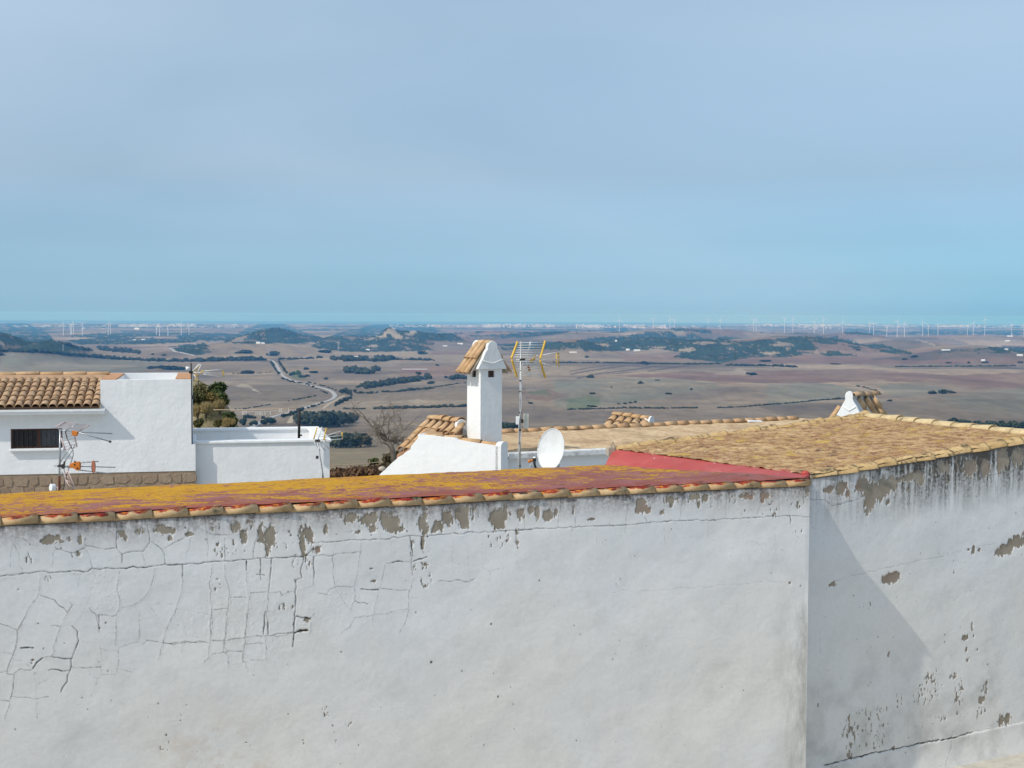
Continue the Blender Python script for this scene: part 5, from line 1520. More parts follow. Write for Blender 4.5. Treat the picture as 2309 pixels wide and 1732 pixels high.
front = ml.math('MULTIPLY', ml.rng(dw, .75, .2), ml.rng(n_b, .35, .6))
c = ml.mix(ml.math('MULTIPLY', front, .8), c, (.30, .05, .032))
ml.color(c); ml.bump(n_b, .6, .02)
# roof as a finely ruffled sheet
nu, nv = 260, 70
Ug, Vg = np.meshgrid(np.linspace(0, 1, nu), np.linspace(0, 1, nv))
Pq = lambda v: np.array(v)
cC = at(1385, 1042, 19.9); cC = F1
PP = (Pq(fA) * (1 - Ug)[..., None] + Pq(fB) * Ug[..., None]) * (1 - Vg)[..., None] + (Pq(bA) * (1 - Ug)[..., None] + Pq(F1 + WT * .6) * Ug[..., None]) * Vg[..., None]
PP[..., 2] += (fbm(PP[..., 0] / .5, PP[..., 1] / .5, 3, 2) * .018 + fbm(PP[..., 0] / .09, PP[..., 1] / .09, 2, 3) * .010)
me = grid_mesh('roof', PP, ml.m)
link_mesh('roof', shift(me, OB), OB)
mb = MB(); d8 = Vector((0, 0, -5)); mb.prism([bA, F1 + WT * .6, F1 + WT * .6 - IN * .25, bA - IN * .25], d8); o_ = mb.build('rear_wall', M_OLD, OB)
o_.location.z -= .03

# --- right-hand roof
zC = A0.z
C0 = at_z(1385, 1020, zC)
nR = (B0 - A0).cross(C0 - A0).normalized()
if nR.z < 0: nR = -nR
D0 = on_plane(1950, 945, A0, nR); D1 = on_plane(2309, 985, A0, nR)
def isect2(p, d, q, e):
    det = d.x * (-e.y) + e.x * d.y
    t = ((q.x - p.x) * (-e.y) + e.x * (q.y - p.y)) / det
    return p + d * t
E0 = isect2(A0, (B0 - A0), D0, (D1 - D0))
mr_ = NT('weathered_roof', 0.92, 0.15)
a1 = mr_.noise(1.5, 6, .66, dist=.4); a2 = mr_.noise(7, 6, .68); a3 = mr_.noise(24, 4, .6); a4 = mr_.noise(.6, 4, .6)
c = mr_.mix(mr_.rng(a1, .35, .65), (.36, .22, .10), (.54, .37, .19))
c = mr_.mix(mr_.rng(a2, .42, .60, 0, .95), c, (.23, .115, .055))
c = mr_.mix(mr_.rng(mr_.math('ADD', a2, mr_.rng(a4, .4, .7, -.1, .12)), .60, .70, 0, .85), c, (.09, .065, .045))
c = mr_.mix(mr_.rng(mr_.noise(3.2, 5, .66, vec=mr_.mapping((1, 1, 1), (9, 4, 0))), .56, .66, 0, .75), c, (.50, .33, .06))
c = mr_.mix(mr_.rng(mr_.noise(4.2, 5, .66, vec=mr_.mapping((1, 1, 1), (2, 14, 0))), .58, .70, 0, .6), c, (.36, .16, .10))
c = mr_.mix(mr_.rng(a3, .55, .72, 0, .45), c, (.62, .50, .34))
mr_.color(c); mr_.bump(a2, .7, .02)
M_ROOF2 = mr_.m
Ug, Vg = np.meshgrid(np.linspace(0, 1, 300), np.linspace(0, 1, 220))
PP = (Pq(A0) * (1 - Ug)[..., None] + Pq(E0) * Ug[..., None]) * (1 - Vg)[..., None] + (Pq(C0) * (1 - Ug)[..., None] + Pq(D0) * Ug[..., None]) * Vg[..., None]
PP[..., 2] += .06 + fbm(PP[..., 0] / .45, PP[..., 1] / .45, 3, 12) * .035 + np.maximum(fbm(PP[..., 0] / .16, PP[..., 1] / .10, 3, 13), -.1) * .034 + fbm(PP[..., 0] / .04, PP[..., 1] / .04, 2, 14) * .016
me = grid_mesh('roof', PP, M_ROOF2); link_mesh('roof', shift(me, RB), RB)
cen = (A0 + E0 + C0 + D0) / 4
mb = MB()
pts = [p + (cen - p).normalized() * .09 for p in (A0, E0, D0, C0)]
mb.add([Vector((p.x, p.y, p.z)) for p in pts] + [Vector((p.x, p.y, zb)) for p in pts], [(0, 1, 2, 3), (7, 6, 5, 4), (0, 4, 5, 1), (1, 5, 6, 2), (2, 6, 7, 3), (3, 7, 4, 0)])
mb.build('masonry', M_OLD, RB)
COP2 = barrel_mesh('coping_tile', 0.42, .088, .112, .015, M_COPE2, 8, .72, .012)
def run_tiles(me, parent, p, q, step, L, name, lift=0.0, tilt=.03, j=.02, rnd=rc, side=Vector((0, 0, 0)), flip=False):
    d = (q - p); n_ = max(1, round(d.length / step)); st = d.length / n_; d.normalize()
    for k in range(n_):
        o = p + d * (st * k) + side + Vector((0, 0, lift + rnd.uniform(-.004, .004)))
        x = d
        if flip: o, x = o + d * st, -d
        ob = lay(me, name, parent, o, (x.x, x.y, x.z + tilt), (0, 0, 1), j, rnd)
        ob.scale = ((st + .07) / L, 1 + rnd.uniform(-.05, .05), 1 + rnd.uniform(-.08, .08))
RIN = -RN
run_tiles(COP2, RB, A0 + RH * .02, E0, .335, .42, 'coping_tile', .012, .02, .022, side=RIN * .085)
run_tiles(COP2, RB, C0, D0, .325, .42, 'ridge_tile', .022, .02, .03)
COP3 = barrel_mesh('hip_tile', 0.42, .10, .125, .015, terracotta('clean_clay', (.56, .42, .22), (.2, .15, .09), (.64, .50, .29), .05), 8, .72, 0)
run_tiles(COP3, RB, D0, E0, .40, .42, 'hip_tile', .03, .02, .015, flip=False)
mb = MB()
for p, q in ((A0 + RIN * .01, E0 + RIN * .01),):
    mb.prism([p, q, q + RIN * .16, p + RIN * .16], (0, 0, .05))
mb.build('coping_bed', M_MORTAR, RB)
# red waterproof upstand between the two roofs
mred = NT('red_paint', 0.55, 0.35)
rn = mred.noise(2.0, 5, .6)
c = mred.mix(mred.rng(rn, .35, .65), (.40, .055, .044), (.46, .076, .060))
c = mred.mix(mred.rng(mred.noise(9, 4), .58, .72, 0, .4), c, (.30, .06, .045))
c = mred.mix(mred.rng(mred.noise(1.6, 5, .65, vec=mred.mapping((1, 1, 3), (4, 1, 0))), .50, .70, 0, .55), c, (.50, .15, .12))
c = mred.mix(mred.rng(mred.noise(3.1, 5, .7), .60, .74, 0, .6), c, (.22, .075, .045))
c = mred.mix(mred.rng(mred.noise(7, 5, .7), .66, .70, 0, .8), c, (.62, .58, .52))
mred.color(c); mred.bump(mred.noise(6, 4), .3, .02)
topC, topA = C0 + Vector((0, 0, .045)), A0 + RIN * .10 + Vector((0, 0, .055))
botC = F1 + (C0 - F1) * 0.0
dirCA = (topA - topC)
rows = []
n_ = 40
offL = Vector((-WT.x, -WT.y, 0))
rfl = random.Random(3)
botA = W1 + IN * .18 + Vector((0, 0, .06)) - WT * .05
for k in range(n_ + 1):
    t = k / n_
    tp = topC.lerp(topA, t); bt = botC.lerp(botA, t)
    jt = rfl.uniform(-.004, .004)
    rows.append([bt + Vector((0, 0, -.03)), bt, bt.lerp(tp, .5) + offL * .015, tp + Vector((0, 0, jt)), tp + RH * .09 + Vector((0, 0, .012 + jt)), tp + RH * .09 + Vector((0, 0, -.2))])
vs = [v for r in rows for v in r]; m_ = 6
fs = [(i * m_ + k, (i + 1) * m_ + k, (i + 1) * m_ + k + 1, i * m_ + k + 1) for i in range(n_) for k in range(m_ - 1)]
fs += [tuple(range(m_)), tuple(n_ * m_ + k for k in range(m_ - 1, -1, -1))]
mb = MB(); mb.add(vs, fs); mb.build('red_upstand', mred.m, OB)
mb = MB(); mb.ball(A0 + RIN * .09 + Vector((-.02, -.02, .070)), .045, 10, 7, (1.3, 1, .8)); mb.build('mortar_knob', mred.m, OB, True)
# little broken block at the upper corner of the upstand
mb = MB(); q = at(1377, 1018, C0.y - .05)
mb.box(q, WT * .06, IN * .05, (0, 0, .06)); mb.tube([q + Vector((0, 0, .06)) , q + Vector((.03, 0, .15)), q + Vector((.06, 0, .05))], .02, 6)
mb.build('broken_block', M_MORTAR, RB, bevel=.01)

# --- street in front, pavement and the terrace the picture is taken from
mst = NT('street_paving', .9, .2)
mst.color(mst.mix(mst.rng(mst.noise(1.5, 5), .35, .65), (.50, .47, .41), (.60, .56, .49)))
mst.bump(mst.noise(12, 4), .3, .01)
pv = at(2270, 1722, 17.4)
PAVZ = pv.z - .33
mb = MB(); mb.abox(-30, 30, -8, 26, PAVZ - .45, PAVZ - .14); tag(mb.build('street', mst.m), kind='structure')
mb = MB()
a_, b_ = A0 - RH * .6, A0 + RH * (RL + 6)
pvm = plain('pavement_concrete', (.50, .46, .38), .9)
kk = RN * 1.05
mb.prism([Vector((p.x, p.y, PAVZ - .14)) for p in (a_ + kk * .05, a_ + kk * 1.6, b_ + kk * 1.6, b_ + kk * .05)], (0, 0, .14)); tag(mb.build('pavement', pvm, bevel=.015), kind='structure')
mb = MB(); mb.abox(-30, 30, -14, 1.0, PAVZ - .3, -1.62); tag(mb.build('terrace', mst.m), kind='structure')

# ================================================================== WHITE HOUSES BEHIND
mbounce = plain('bounce_lane_concrete', (.52, .50, .45), .9)
mb = MB(); mb.abox(-26, 14, 20.5, 33.2, -7.6, -7.0); tag(mb.build('bounce_lane', mbounce), kind='structure')  # unseen pale slab, added to bounce light onto the white houses
ZH = lambda x, y: (860 + x / 5.103, 750 + y / 5.103)     # chimney close-up
ZM = lambda x, y: (1120 + x / 5.186, 750 + y / 5.186)    # mast close-up
ZL = lambda x, y: (90 + x / 8.73, 930 + y / 8.73)        # left aerial close-up
Z = lambda o, x, y: (o + x / 3.814, 690 + y / 3.814)
UPV = Vector((0, 0, 1))

# ---------------- left house with tower
LD = 34.0
lp = at(0, 1071, LD); lq = at_z(440, 1060, lp.z + .02)
LT = (lq - lp); LT.z = 0; LT.normalize(); LN = Vector((LT.y, -LT.x, 0)); LI = -LN
def lw(px, py, off=0.0): return on_plane(px, py, lp + LN * off, LN)
LH = thing('house', 'white house at left with a tiled roof, a barred window and a plain square tower', 'house', (lp.x + 3, lp.y, -9))
zt = lw(330, 856).z
t0, t1 = lw(226.5, 900), lw(431, 900)
bl, br = lw(441, 1040), lw(-120, 1040)
# body wall with window opening
wa, wb = lw(24, 990), lw(141, 990)
wz1, wz0 = lw(80, 966.8).z, lw(80, 1011.5).z
ea = lw(100, 925).z                       # eave level on the wall
base_z = lp.z
def wall_quad(mb, p, q, z0, z1, th=.3):
    a = Vector((p.x, p.y, z0)); b = Vector((q.x, q.y, z0))
    mb.prism([a, b, b + LI * th, a + LI * th], (0, 0, z1 - z0))
mb = MB()
wall_quad(mb, br, wa, base_z, ea)
wall_quad(mb, wa, wb, base_z, wz0); wall_quad(mb, wa, wb, wz1, ea)
wall_quad(mb, wb, t0, base_z, ea)
mb.build('wall', M_WHITE, LH)
mb = MB()
p, q = t0, t1
zs = lw(436, 1002).z
bk = 3.75
mb.prism([Vector((p.x, p.y, base_z)), Vector((bl.x, bl.y, base_z)), Vector((bl.x, bl.y, base_z)) + LI * 3.0, Vector((p.x, p.y, base_z)) + LI * 3.0], (0, 0, zs - base_z))
mb.prism([Vector((p.x, p.y, zs)), Vector((q.x, q.y, zs)), Vector((q.x, q.y, zs)) + LI * bk, Vector((p.x, p.y, zs)) + LI * bk], (0, 0, zt - .55 - zs))
thp = .22; s_ = LT * .40
zz = zt - .55
h_ = zt - zz
P_ = lambda v: Vector((v.x, v.y, zz))
mb.prism([P_(p), P_(q), P_(q) + LI * thp, P_(p) + LI * thp], (0, 0, h_))                       # front parapet
mb.prism([P_(p) + LI * (bk - thp), P_(q) + LI * (bk - thp), P_(q) + LI * bk, P_(p) + LI * bk], (0, 0, h_ + .02))
mb.prism([P_(p) + LI * thp, P_(p) + s_ + LI * thp, P_(p) + s_ + LI * (bk - thp), P_(p) + LI * (bk - thp)], (0, 0, h_ - .02))
mb.prism([P_(q) - s_ + LI * thp, P_(q) + LI * thp, P_(q) + LI * (bk - thp), P_(q) - s_ + LI * (bk - thp)], (0, 0, h_ - .02))
mb.build('tower', M_WHITE, LH)
M_CAP = plain('terracotta_cap', (.50, .26, .13), .85, var=.12, scale=3)
for e in (0, 1):
    mb = MB()
    o = P_(p) if e == 0 else P_(q) - s_
    mb.prism([o + LI * (thp * .2), o + s_ + LI * (thp * .2), o + s_ + LI * (bk - thp), o + LI * (bk - thp)], (0, 0, .04))
    ob = mb.build('parapet_cap', M_CAP, LH); ob.location.z += h_ - .015
# stone base with each stone
M_STONE = NT('rubble_stone', .95, .15)
c = M_STONE.mix(M_STONE.rng(M_STONE.rand(), 0, 1), (.27, .195, .135), (.36, .27, .19))
c = M_STONE.mix(M_STONE.rng(M_STONE.noise(6, 5), .45, .7, 0, .5), c, (.22, .165, .125))
M_STONE.color(c); M_STONE.bump(M_STONE.noise(14, 5, .65), .6, .03); M_STONE = M_STONE.m
mb = MB()
a, b = lw(-120, 1080), lw(441, 1080)
bz = base_z - .004
mb.prism([Vector((a.x, a.y, zb)) + LI * .015, Vector((b.x, b.y, zb)) + LI * .015, Vector((b.x, b.y, zb)) + LI * .3, Vector((a.x, a.y, zb)) + LI * .3], (0, 0, bz - zb))
mstb = plain('stone_joint', (.29, .215, .15), .95)
sb = mb.build('stone_base', mstb, LH)
rs_ = random.Random(8)
u = 0.0; LL = (b - a).length
rowsz = [(bz - .05 - .27 * k, .27) for k in range(3)]
for (zc, hh) in rowsz:
    u = rs_.uniform(-.2, 0)
    while u < LL - .1:
        w = rs_.uniform(.22, .42)
        if u > 0.9:
            n_ = rs_.choice((5, 6, 7)); c0 = a + LT * (u + w / 2); c0.z = zc - hh / 2
            ph = rs_.uniform(0, 6.28)
            poly = []
            for k in range(n_):
                an = ph + 2 * math.pi * k / n_
                r_ = rs_.uniform(.85, 1.12)
                x = max(-1, min(1, 1.25 * math.cos(an))) * (w / 2 - .004) * min(1, r_); z = max(-1, min(1, 1.25 * math.sin(an))) * (hh / 2 - .004) * min(1, r_)
                poly.append(c0 + LT * x + UPV * z)
            if c0.z + hh / 2 < bz and u + w < LL + .12:
                m2 = MB()
                outp = LN * rs_.uniform(-.004, .006)
                cc = sum((Vector(v) for v in poly), Vector()) / n_
                vs = [v + LI * .016 for v in poly] + [v.lerp(cc, .06) + outp for v in poly]
                fs = [(i, (i + 1) % n_, n_ + (i + 1) % n_, n_ + i) for i in range(n_)] + [tuple(range(n_, 2 * n_))]
                if (vs[1] - vs[0]).cross(vs[2] - vs[1]).dot(LN) < 0: fs = [f[::-1] for f in fs]
                m2.add(vs, fs); m2.build('stone', M_STONE, sb)
        u += w
# window
M_BROWN = plain('brown_window_paint', (.085, .035, .022), .5)
M_IRON = plain('dark_iron', (.035, .032, .03), .6)
mg = NT('window_glass', .15, .5); mg.color((.012, .012, .014)); M_GLASS = mg.m
M_NET = plain('net_curtain', (.085, .09, .10), .9, var=.3, scale=25)
win = thing('window', None, None)
win.parent = LH
def wq(mb, u0, u1, z0, z1, d0, d1):
    a = wa + LT * u0; b = wa + LT * u1
    a = Vector((a.x, a.y, z0)) + LI * d0; b = Vector((b.x, b.y, z0)) + LI * d0
    mb.prism([a, b, b + LI * (d1 - d0), a + LI * (d1 - d0)], (0, 0, z1 - z0))
ww = (wb - wa).dot(LT)
mb = MB(); f_ = .045
wq(mb, 0, ww, wz1 - f_, wz1, .10, .16); wq(mb, 0, ww, wz0, wz0 + f_, .10, .16)
wq(mb, 0, f_, wz0 + f_, wz1 - f_, .10, .16); wq(mb, ww - f_, ww, wz0 + f_, wz1 - f_, .10, .16)
wq(mb, ww * .5, ww * .5 + .08, wz0 + f_, wz1 - f_, .095, .155)
mb.build('window_frame', M_BROWN, win)
mb = MB(); wq(mb, f_, ww * .5, wz0 + f_, wz1 - f_, .125, .13); mb.build('pane', M_GLASS, win)
mb = MB(); wq(mb, ww * .5 + .08, ww - f_, wz0 + f_, wz1 - f_, .125, .13); mb.build('pane', M_NET, win)
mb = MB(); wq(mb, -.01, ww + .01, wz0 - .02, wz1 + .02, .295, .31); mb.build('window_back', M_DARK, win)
mb = MB(); wq(mb, -.03, ww + .02, wz0 - .055, wz0 - .001, -.11, .10); mb.build('sill', M_WHITE, win, bevel=.008)
for k in range(11):
    m2 = MB(); x = ww * (k + .5) / 11
    pnt = wa + LT * x + LI * .05
    m2.tube([Vector((pnt.x, pnt.y, wz0)), Vector((pnt.x, pnt.y, wz1))], .008, 5); m2.build('bar', M_IRON, win)
# eave board, roof slab, tiles
eo = .32
e0, e1 = lw(-120, 925, eo), lw(236, 925, eo)
ez0, ez1 = lw(100, 934.5, eo).z, lw(100, 923.5, eo).z
mb = MB()
p = Vector((e0.x, e0.y, ez0)); q = Vector((e1.x, e1.y, ez0))
mb.prism([p, q, q + LI * (eo + .02), p + LI * (eo + .02)], (0, 0, ez1 - ez0))
mb.build('eave_board', M_WHITE, LH)
mb = MB(); mb.prism([p + LN * .03, q + LN * .03, q - LI * .0, p - LI * .0], (0, 0, (ez1 - ez0) * .45)); o_ = mb.build('eave_lip', M_WHITE, LH); o_.location.z += (ez1 - ez0) * .57
rz = at(100, 862, 36.2).z
dR = 2.25
sl0 = Vector((e0.x, e0.y, ez1 + .01)) + LI * .06; sl1 = Vector((t0.x, t0.y, ez1 + .01)) + LN * (eo - .06) - LT * .01
rise = Vector((0, 0, rz - ez1)) + LI * dR
mb = MB(); mb.prism([sl0, sl1, sl1 + rise, sl0 + rise], (0, 0, .05)); 
mb.build('roof_bed', plain('roof_mortar', (.20, .12, .075), .95), LH)
dS = rise.normalized(); nS = LT.cross(dS).normalized()
if nS.z < 0: nS = -nS
TILE = barrel_mesh('roof_tile', .46, .088, .105, .014, M_TILE, 7, .88)
rtile = random.Random(17)
colw = 18.45 / F_PX * 34.0
k = 0; ncol = int((sl1 - sl0).length / colw)
nrow = 6; rowl = (rise.length + .03) / nrow
for cidx in range(ncol):
    for r_ in range(nrow):
        o = sl1 - LT * (colw * (cidx + .45)) + dS * (rowl * (nrow - 0) - rowl * r_) + nS * (.03 + .012)
        # narrow end up the slope, wide end down
        o = sl1 - LT * (colw * (cidx + .45)) - dS * .05 + dS * (rowl * (r_ + 1) + .06) + nS * (.055)
        x = -dS + nS * .035
        ob = lay(TILE, 'roof_tile', LH, o + LT * rtile.gauss(0, .004), x, nS, .012, rtile)
# flat mortar band and ridge tiles at the top
tp0, tp1 = sl0 + rise, sl1 + rise
mb = MB(); mb.prism([tp0 - dS * .02 + nS * .05, tp1 - dS * .02 + nS * .05, tp1 + LI * .5 + Vector((0, 0, .16)), tp0 + LI * .5 + Vector((0, 0, .16))], (0, 0, .06)); mb.build('ridge_band', plain('ridge_mortar', (.42, .26, .15), .95), LH)
run_tiles(barrel_mesh('ridge_tile', .46, .10, .12, .014, M_TILE2, 7, .7), LH, tp0 + LI * .45 + Vector((0, 0, .16)), tp1 + LI * .45 + Vector((0, 0, .16)), .62, .46, 'ridge_tile', .02, .01, .01)

# ---------------- flat white house right of the tower
mo = -.27
def mw_(px, py, off=0.0): return on_plane(px, py, lp - LN * (-mo) + LN * off, LN)
ma, mbp = mw_(425, 1000), mw_(743, 1000)
mzt = mw_(600, 992.5).z
MH = thing('house', 'low flat-roofed white house with a plain parapet, right of the square tower', 'house', (ma.x + 4, ma.y, -9))
md = at(550, 962, 39.0); 
dep = 4.25
def mP(u, d, z): v = ma + LT * u + LI * d; return Vector((v.x, v.y, z))
mwid = (mbp - ma).dot(LT)
mb = MB()
fl = mzt - .72
mb.prism([mP(0, 0, zb), mP(mwid, 0, zb), mP(mwid, dep, zb), mP(0, dep, zb)], (0, 0, fl - zb))
pt = .26
mb.prism([mP(0, 0, fl), mP(mwid, 0, fl), mP(mwid, pt, fl), mP(0, pt, fl)], (0, 0, mzt - .08 - fl))
mb.prism([mP(0, dep - pt, fl), mP(mwid, dep - pt, fl), mP(mwid, dep, fl), mP(0, dep, fl)], (0, 0, mzt - .08 - fl))
mb.prism([mP(mwid - pt, pt, fl), mP(mwid, pt, fl), mP(mwid, dep - pt, fl), mP(mwid - pt, dep - pt, fl)], (0, 0, mzt - .08 - fl))
mb.build('wall', M_WHITE, MH)
mb = MB()
z8 = mzt - .078
mb.prism([mP(-.02, -.05, z8), mP(mwid + .05, -.05, z8), mP(mwid + .05, pt + .05, z8), mP(-.02, pt + .05, z8)], (0, 0, .078))
mb.prism([mP(-.02, dep - pt - .05, z8), mP(mwid + .05, dep - pt - .05, z8), mP(mwid + .05, dep + .05, z8), mP(-.02, dep + .05, z8)], (0, 0, .078))
mb.prism([mP(mwid - pt - .05, pt + .05, z8), mP(mwid + .05, pt + .05, z8), mP(mwid + .05, dep - pt - .05, z8), mP(mwid - pt - .05, dep - pt - .05, z8)], (0, 0, .078))
mb.build('parapet_cap', M_WHITE, MH, bevel=.02)

# ---------------- white gabled house with the tall chimney
GD = 25.5
gN = Vector((-.30, -.954, 0)).normalized(); gT = Vector((-gN.y, gN.x, 0))     # gT runs to the right (and nearer)
gI = -gN
g0 = at(*ZH(1340, 1400), GD)
def gw(x, y, off=0.0): return on_plane(*ZH(x, y), g0 + gN * off, gN)
GH = thing('house', 'bright white gable house with a tall tile-capped chimney in the middle', 'house', (g0.x - 1, g0.y + 1, -9))
prof = [(-60, 1680), (0, 1612), (60, 1560), (120, 1500), (178, 1452), (190, 1436), (255, 1402), (268, 1385), (330, 1345), (342, 1305), (415, 1222), (424, 1172), (440, 1164), (462, 1180), (560, 1188), (700, 1205), (850, 1218), (880, 1238), (1000, 1258), (1180, 1285), (1340, 1308)]
top = [gw(*p) for p in prof]
poly = [Vector((top[0].x, top[0].y, zb))] + top + [Vector((top[-1].x, top[-1].y, zb))]
mb = MB()
mb.prism(poly, gI * .30); mb.build('gable_wall', M_WHITE2, GH)
# round-topped end pier
rN = Vector((.94, -.34, 0)).normalized()
pe = top[-1]
mb = MB()
pw = .38
pts = []
dirp = Vector((.34, .94, 0))
for k in range(9):
    a = math.pi * k / 8
    pts.append(pe + gT * .004 + dirp * (pw / 2 - math.cos(a) * pw / 2) + UPV * (math.sin(a) * .07 + .005))
pts = [Vector((pts[0].x, pts[0].y, zb))] + pts + [Vector((pts[-1].x, pts[-1].y, zb))]
mb.prism([p_ + gT * .06 for p_ in pts], -gT * .11); mb.build('end_pier', M_WHITE2, GH)
# tiles along the right-hand gable slope, seen edge-on, and roof behind
ROOFT = barrel_mesh('roof_tile', .44, .080, .098, .013, M_TILE2, 6, .8)
a, b = gw(880, 1232, -.16), gw(1345, 1300, -.16)
run_tiles(ROOFT, GH, a, b, .36, .44, 'verge_tile', -.02, .03, .02)
a2, b2 = gw(470, 1176, -.2), gw(900, 1228, -.2)
run_tiles(ROOFT, GH, a2, b2, .34, .44, 'verge_tile', -.03, .03, .02)
mb = MB()
ra, rb_ = gw(470, 1190, -.28), gw(1345, 1312, -.28)
rc_, rd_ = at(*ZH(1200, 1150), 28.2), at(*ZH(560, 1030), 28.4)
rc_.z = rb_.z + .28; rd_.z = ra.z + .12
mb.add([ra, rb_, rc_, rd_] + [v - UPV * .12 for v in (ra, rb_, rc_, rd_)], [(0, 1, 2, 3), (7, 6, 5, 4), (0, 4, 5, 1), (1, 5, 6, 2), (2, 6, 7, 3), (3, 7, 4, 0)])
mb.build('roof_slope', plain('tile_field', (.42, .27, .15), .95, var=.3, scale=9), GH)
# left verge: two columns of tiles running down beyond the gable
hr_far = at(*ZH(560, 1003), 28.2); hr_near = at(*ZH(935, 1058), 26.6)
lowf = at(*ZH(190, 1385), 27.0)
vd = (lowf - hr_far)
colv = (hr_near - hr_far) / 5.0
sn = vd.cross(colv).normalized()
if sn.z < 0: sn = -sn
rr2 = random.Random(31)
for cidx in range(6):
    L_ = vd.length * (1.0 if cidx < 2 else .62 if cidx == 2 else .22)
    n_ = max(1, int(round(L_ / .36)))
    for k in range(n_):
        o = hr_far + colv * (cidx + .15) + vd.normalized() * (vd.length / 5 * k) + sn * .03 - UPV * .03
        if k * vd.length / 5 > L_: continue
        lay(ROOFT, 'roof_tile', GH, o, vd.normalized() + sn * .04, sn, .012, rr2)
mb = MB()
s0, s1 = hr_far - UPV * .05 - colv * .2, hr_near - UPV * .05
mb.add([s0, s1, s1 + vd * .2, s0 + vd] + [v - UPV * .14 for v in (s0, s1, s1 + vd * .2, s0 + vd)], [(0, 1, 2, 3), (7, 6, 5, 4), (0, 4, 5, 1), (1, 5, 6, 2), (2, 6, 7, 3), (3, 7, 4, 0)])
mb.build('roof_slope', plain('tile_field_brown', (.30, .17, .10), .95, var=.3, scale=9), GH)
# short ridge with rounded white stop
RID = barrel_mesh('ridge_tile', .42, .090, .108, .014, M_TILE2, 7, .85)
run_tiles(RID, GH, hr_far, hr_near + (hr_far - hr_near).normalized() * .12, .37, .42, 'ridge_tile', .03, .03, .02)
mb = MB()
rdv = (hr_near - hr_far).normalized(); rdv.z = 0; rdv.normalize(); rsd = Vector((rdv.y, -rdv.x, 0))
c0 = hr_near - rdv * .14 - UPV * .02
pts = [c0 + rsd * (.115 * math.cos(math.pi * k / 10)) + UPV * (.125 * math.sin(math.pi * k / 10)) for k in range(11)]
pts = [c0 + rsd * .115 - UPV * .22] + pts[0:] + [c0 - rsd * .115 - UPV * .22]
mb.prism(pts, rdv * .12); mb.build('ridge_stop', M_WHITE2, GH)

# chimney: shaft, vents, tiled cap
def chimney(parent, mid, top_z, bot_z, w, nr, nm='chimney'):
    nr = Vector(nr).normalized(); nl = Vector((nr.y, -nr.x, 0)); nl = nl if nl.x < 0 else -nl
    return nr, nl
cm = at(*ZH(1141, 700), 26.0)                      # near vertical edge
cw = .50
al_ = math.atan2(31.2, 47.0)
nr = Vector((math.sin(al_), -math.cos(al_), 0)); nl = Vector((-math.cos(al_), -math.sin(al_), 0))
ztop = at(*ZH(1141, 432), 26.0).z; zbot = at(*ZH(1141, 1330), 26.0).z
chim = thing('chimney', None, None); chim.parent = GH
cc = cm - nr * cw / 2 - nl * cw / 2
def cp(a, b, z): v = cc + nr * a + nl * b; return Vector((v.x, v.y, z))
# shaft with four vent openings
h = cw / 2
vz1, vz0 = ztop - .015, at(*ZH(1141, 518), 26.0).z
vh = .075
mb = MB()
mb.prism([cp(h, h, zbot), cp(h, -h, zbot), cp(-h, -h, zbot), cp(-h, h, zbot)], (0, 0, vz0 - zbot))
for sx in (-1, 1):
    for sy in (-1, 1):
        mb.prism([cp(h * sx, h * sy, vz0), cp(h * sx, vh * sy, vz0), cp(vh * sx, vh * sy, vz0), cp(vh * sx, h * sy, vz0)], (0, 0, vz1 - vz0))
mb.prism([cp(h, h, vz1), cp(h, -h, vz1), cp(-h, -h, vz1), cp(-h, h, vz1)], (0, 0, .05))
mb.build('shaft', M_WHITE2, chim)
for n1, n2 in ((nr, nl), (nl, nr)):
    mb = MB(); o = cc + n1 * (h - .04)
    for k in range(7):
        for (aa, bb) in ((-vh + 2 * vh * k / 6, None),):
            mb.box(Vector((o.x, o.y, (vz0 + vz1) / 2)) + n2 * aa, n2 * .004, n1 * .004, UPV * ((vz1 - vz0) / 2))
    for k in range(6):
        mb.box(Vector((o.x, o.y, vz0 + (vz1 - vz0) * k / 5)), n2 * vh, n1 * .003, UPV * .004)
    mb.build('vent_mesh', plain('rusty_mesh', (.10, .05, .035), .9), chim)
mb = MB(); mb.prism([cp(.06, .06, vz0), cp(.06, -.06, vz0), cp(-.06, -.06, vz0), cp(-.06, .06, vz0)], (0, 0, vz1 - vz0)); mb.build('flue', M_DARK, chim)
# gable ends of the cap (facing nr and -nr)
zr = at(*ZH(1250, 92), 25.75).z
gh = zr - vz1
capw = .335
gprof = [(-capw, .05), (-capw, .085), (-.225, .40), (-.165, .62), (-.115, .72), (-.118, .80), (-.10, .88), (-.062, .955), (-.02, .99), (.02, .99), (.062, .955), (.10, .88), (.118, .80), (.115, .72), (.165, .62), (.225, .40), (capw, .085), (capw, .05)]
for sgn in (1, -1):
    mb = MB()
    pl = [cp(sgn * (h + .045), b, vz1 + gh * t) for b, t in gprof]
    mb.prism(pl, nr * (-.085 * sgn)); mb.build('cap_gable', M_WHITE2, chim, bevel=.012)
    mb = MB()
    f0 = sgn * (h + .047)
    ln = [cp(f0, capw * .8, vz1 + gh * .36), cp(f0, .10, vz1 + gh * .27), cp(f0, 0, vz1 + gh * .235), cp(f0, -.10, vz1 + gh * .29), cp(f0, -capw * .72, vz1 + gh * .37)]
    mb.tube(ln, .012, 6); mb.build('plaster_ridge', M_WHITE2, chim, True)
CT = barrel_mesh('cap_tile', .36, .058, .072, .012, M_TILE2, 7, .95)
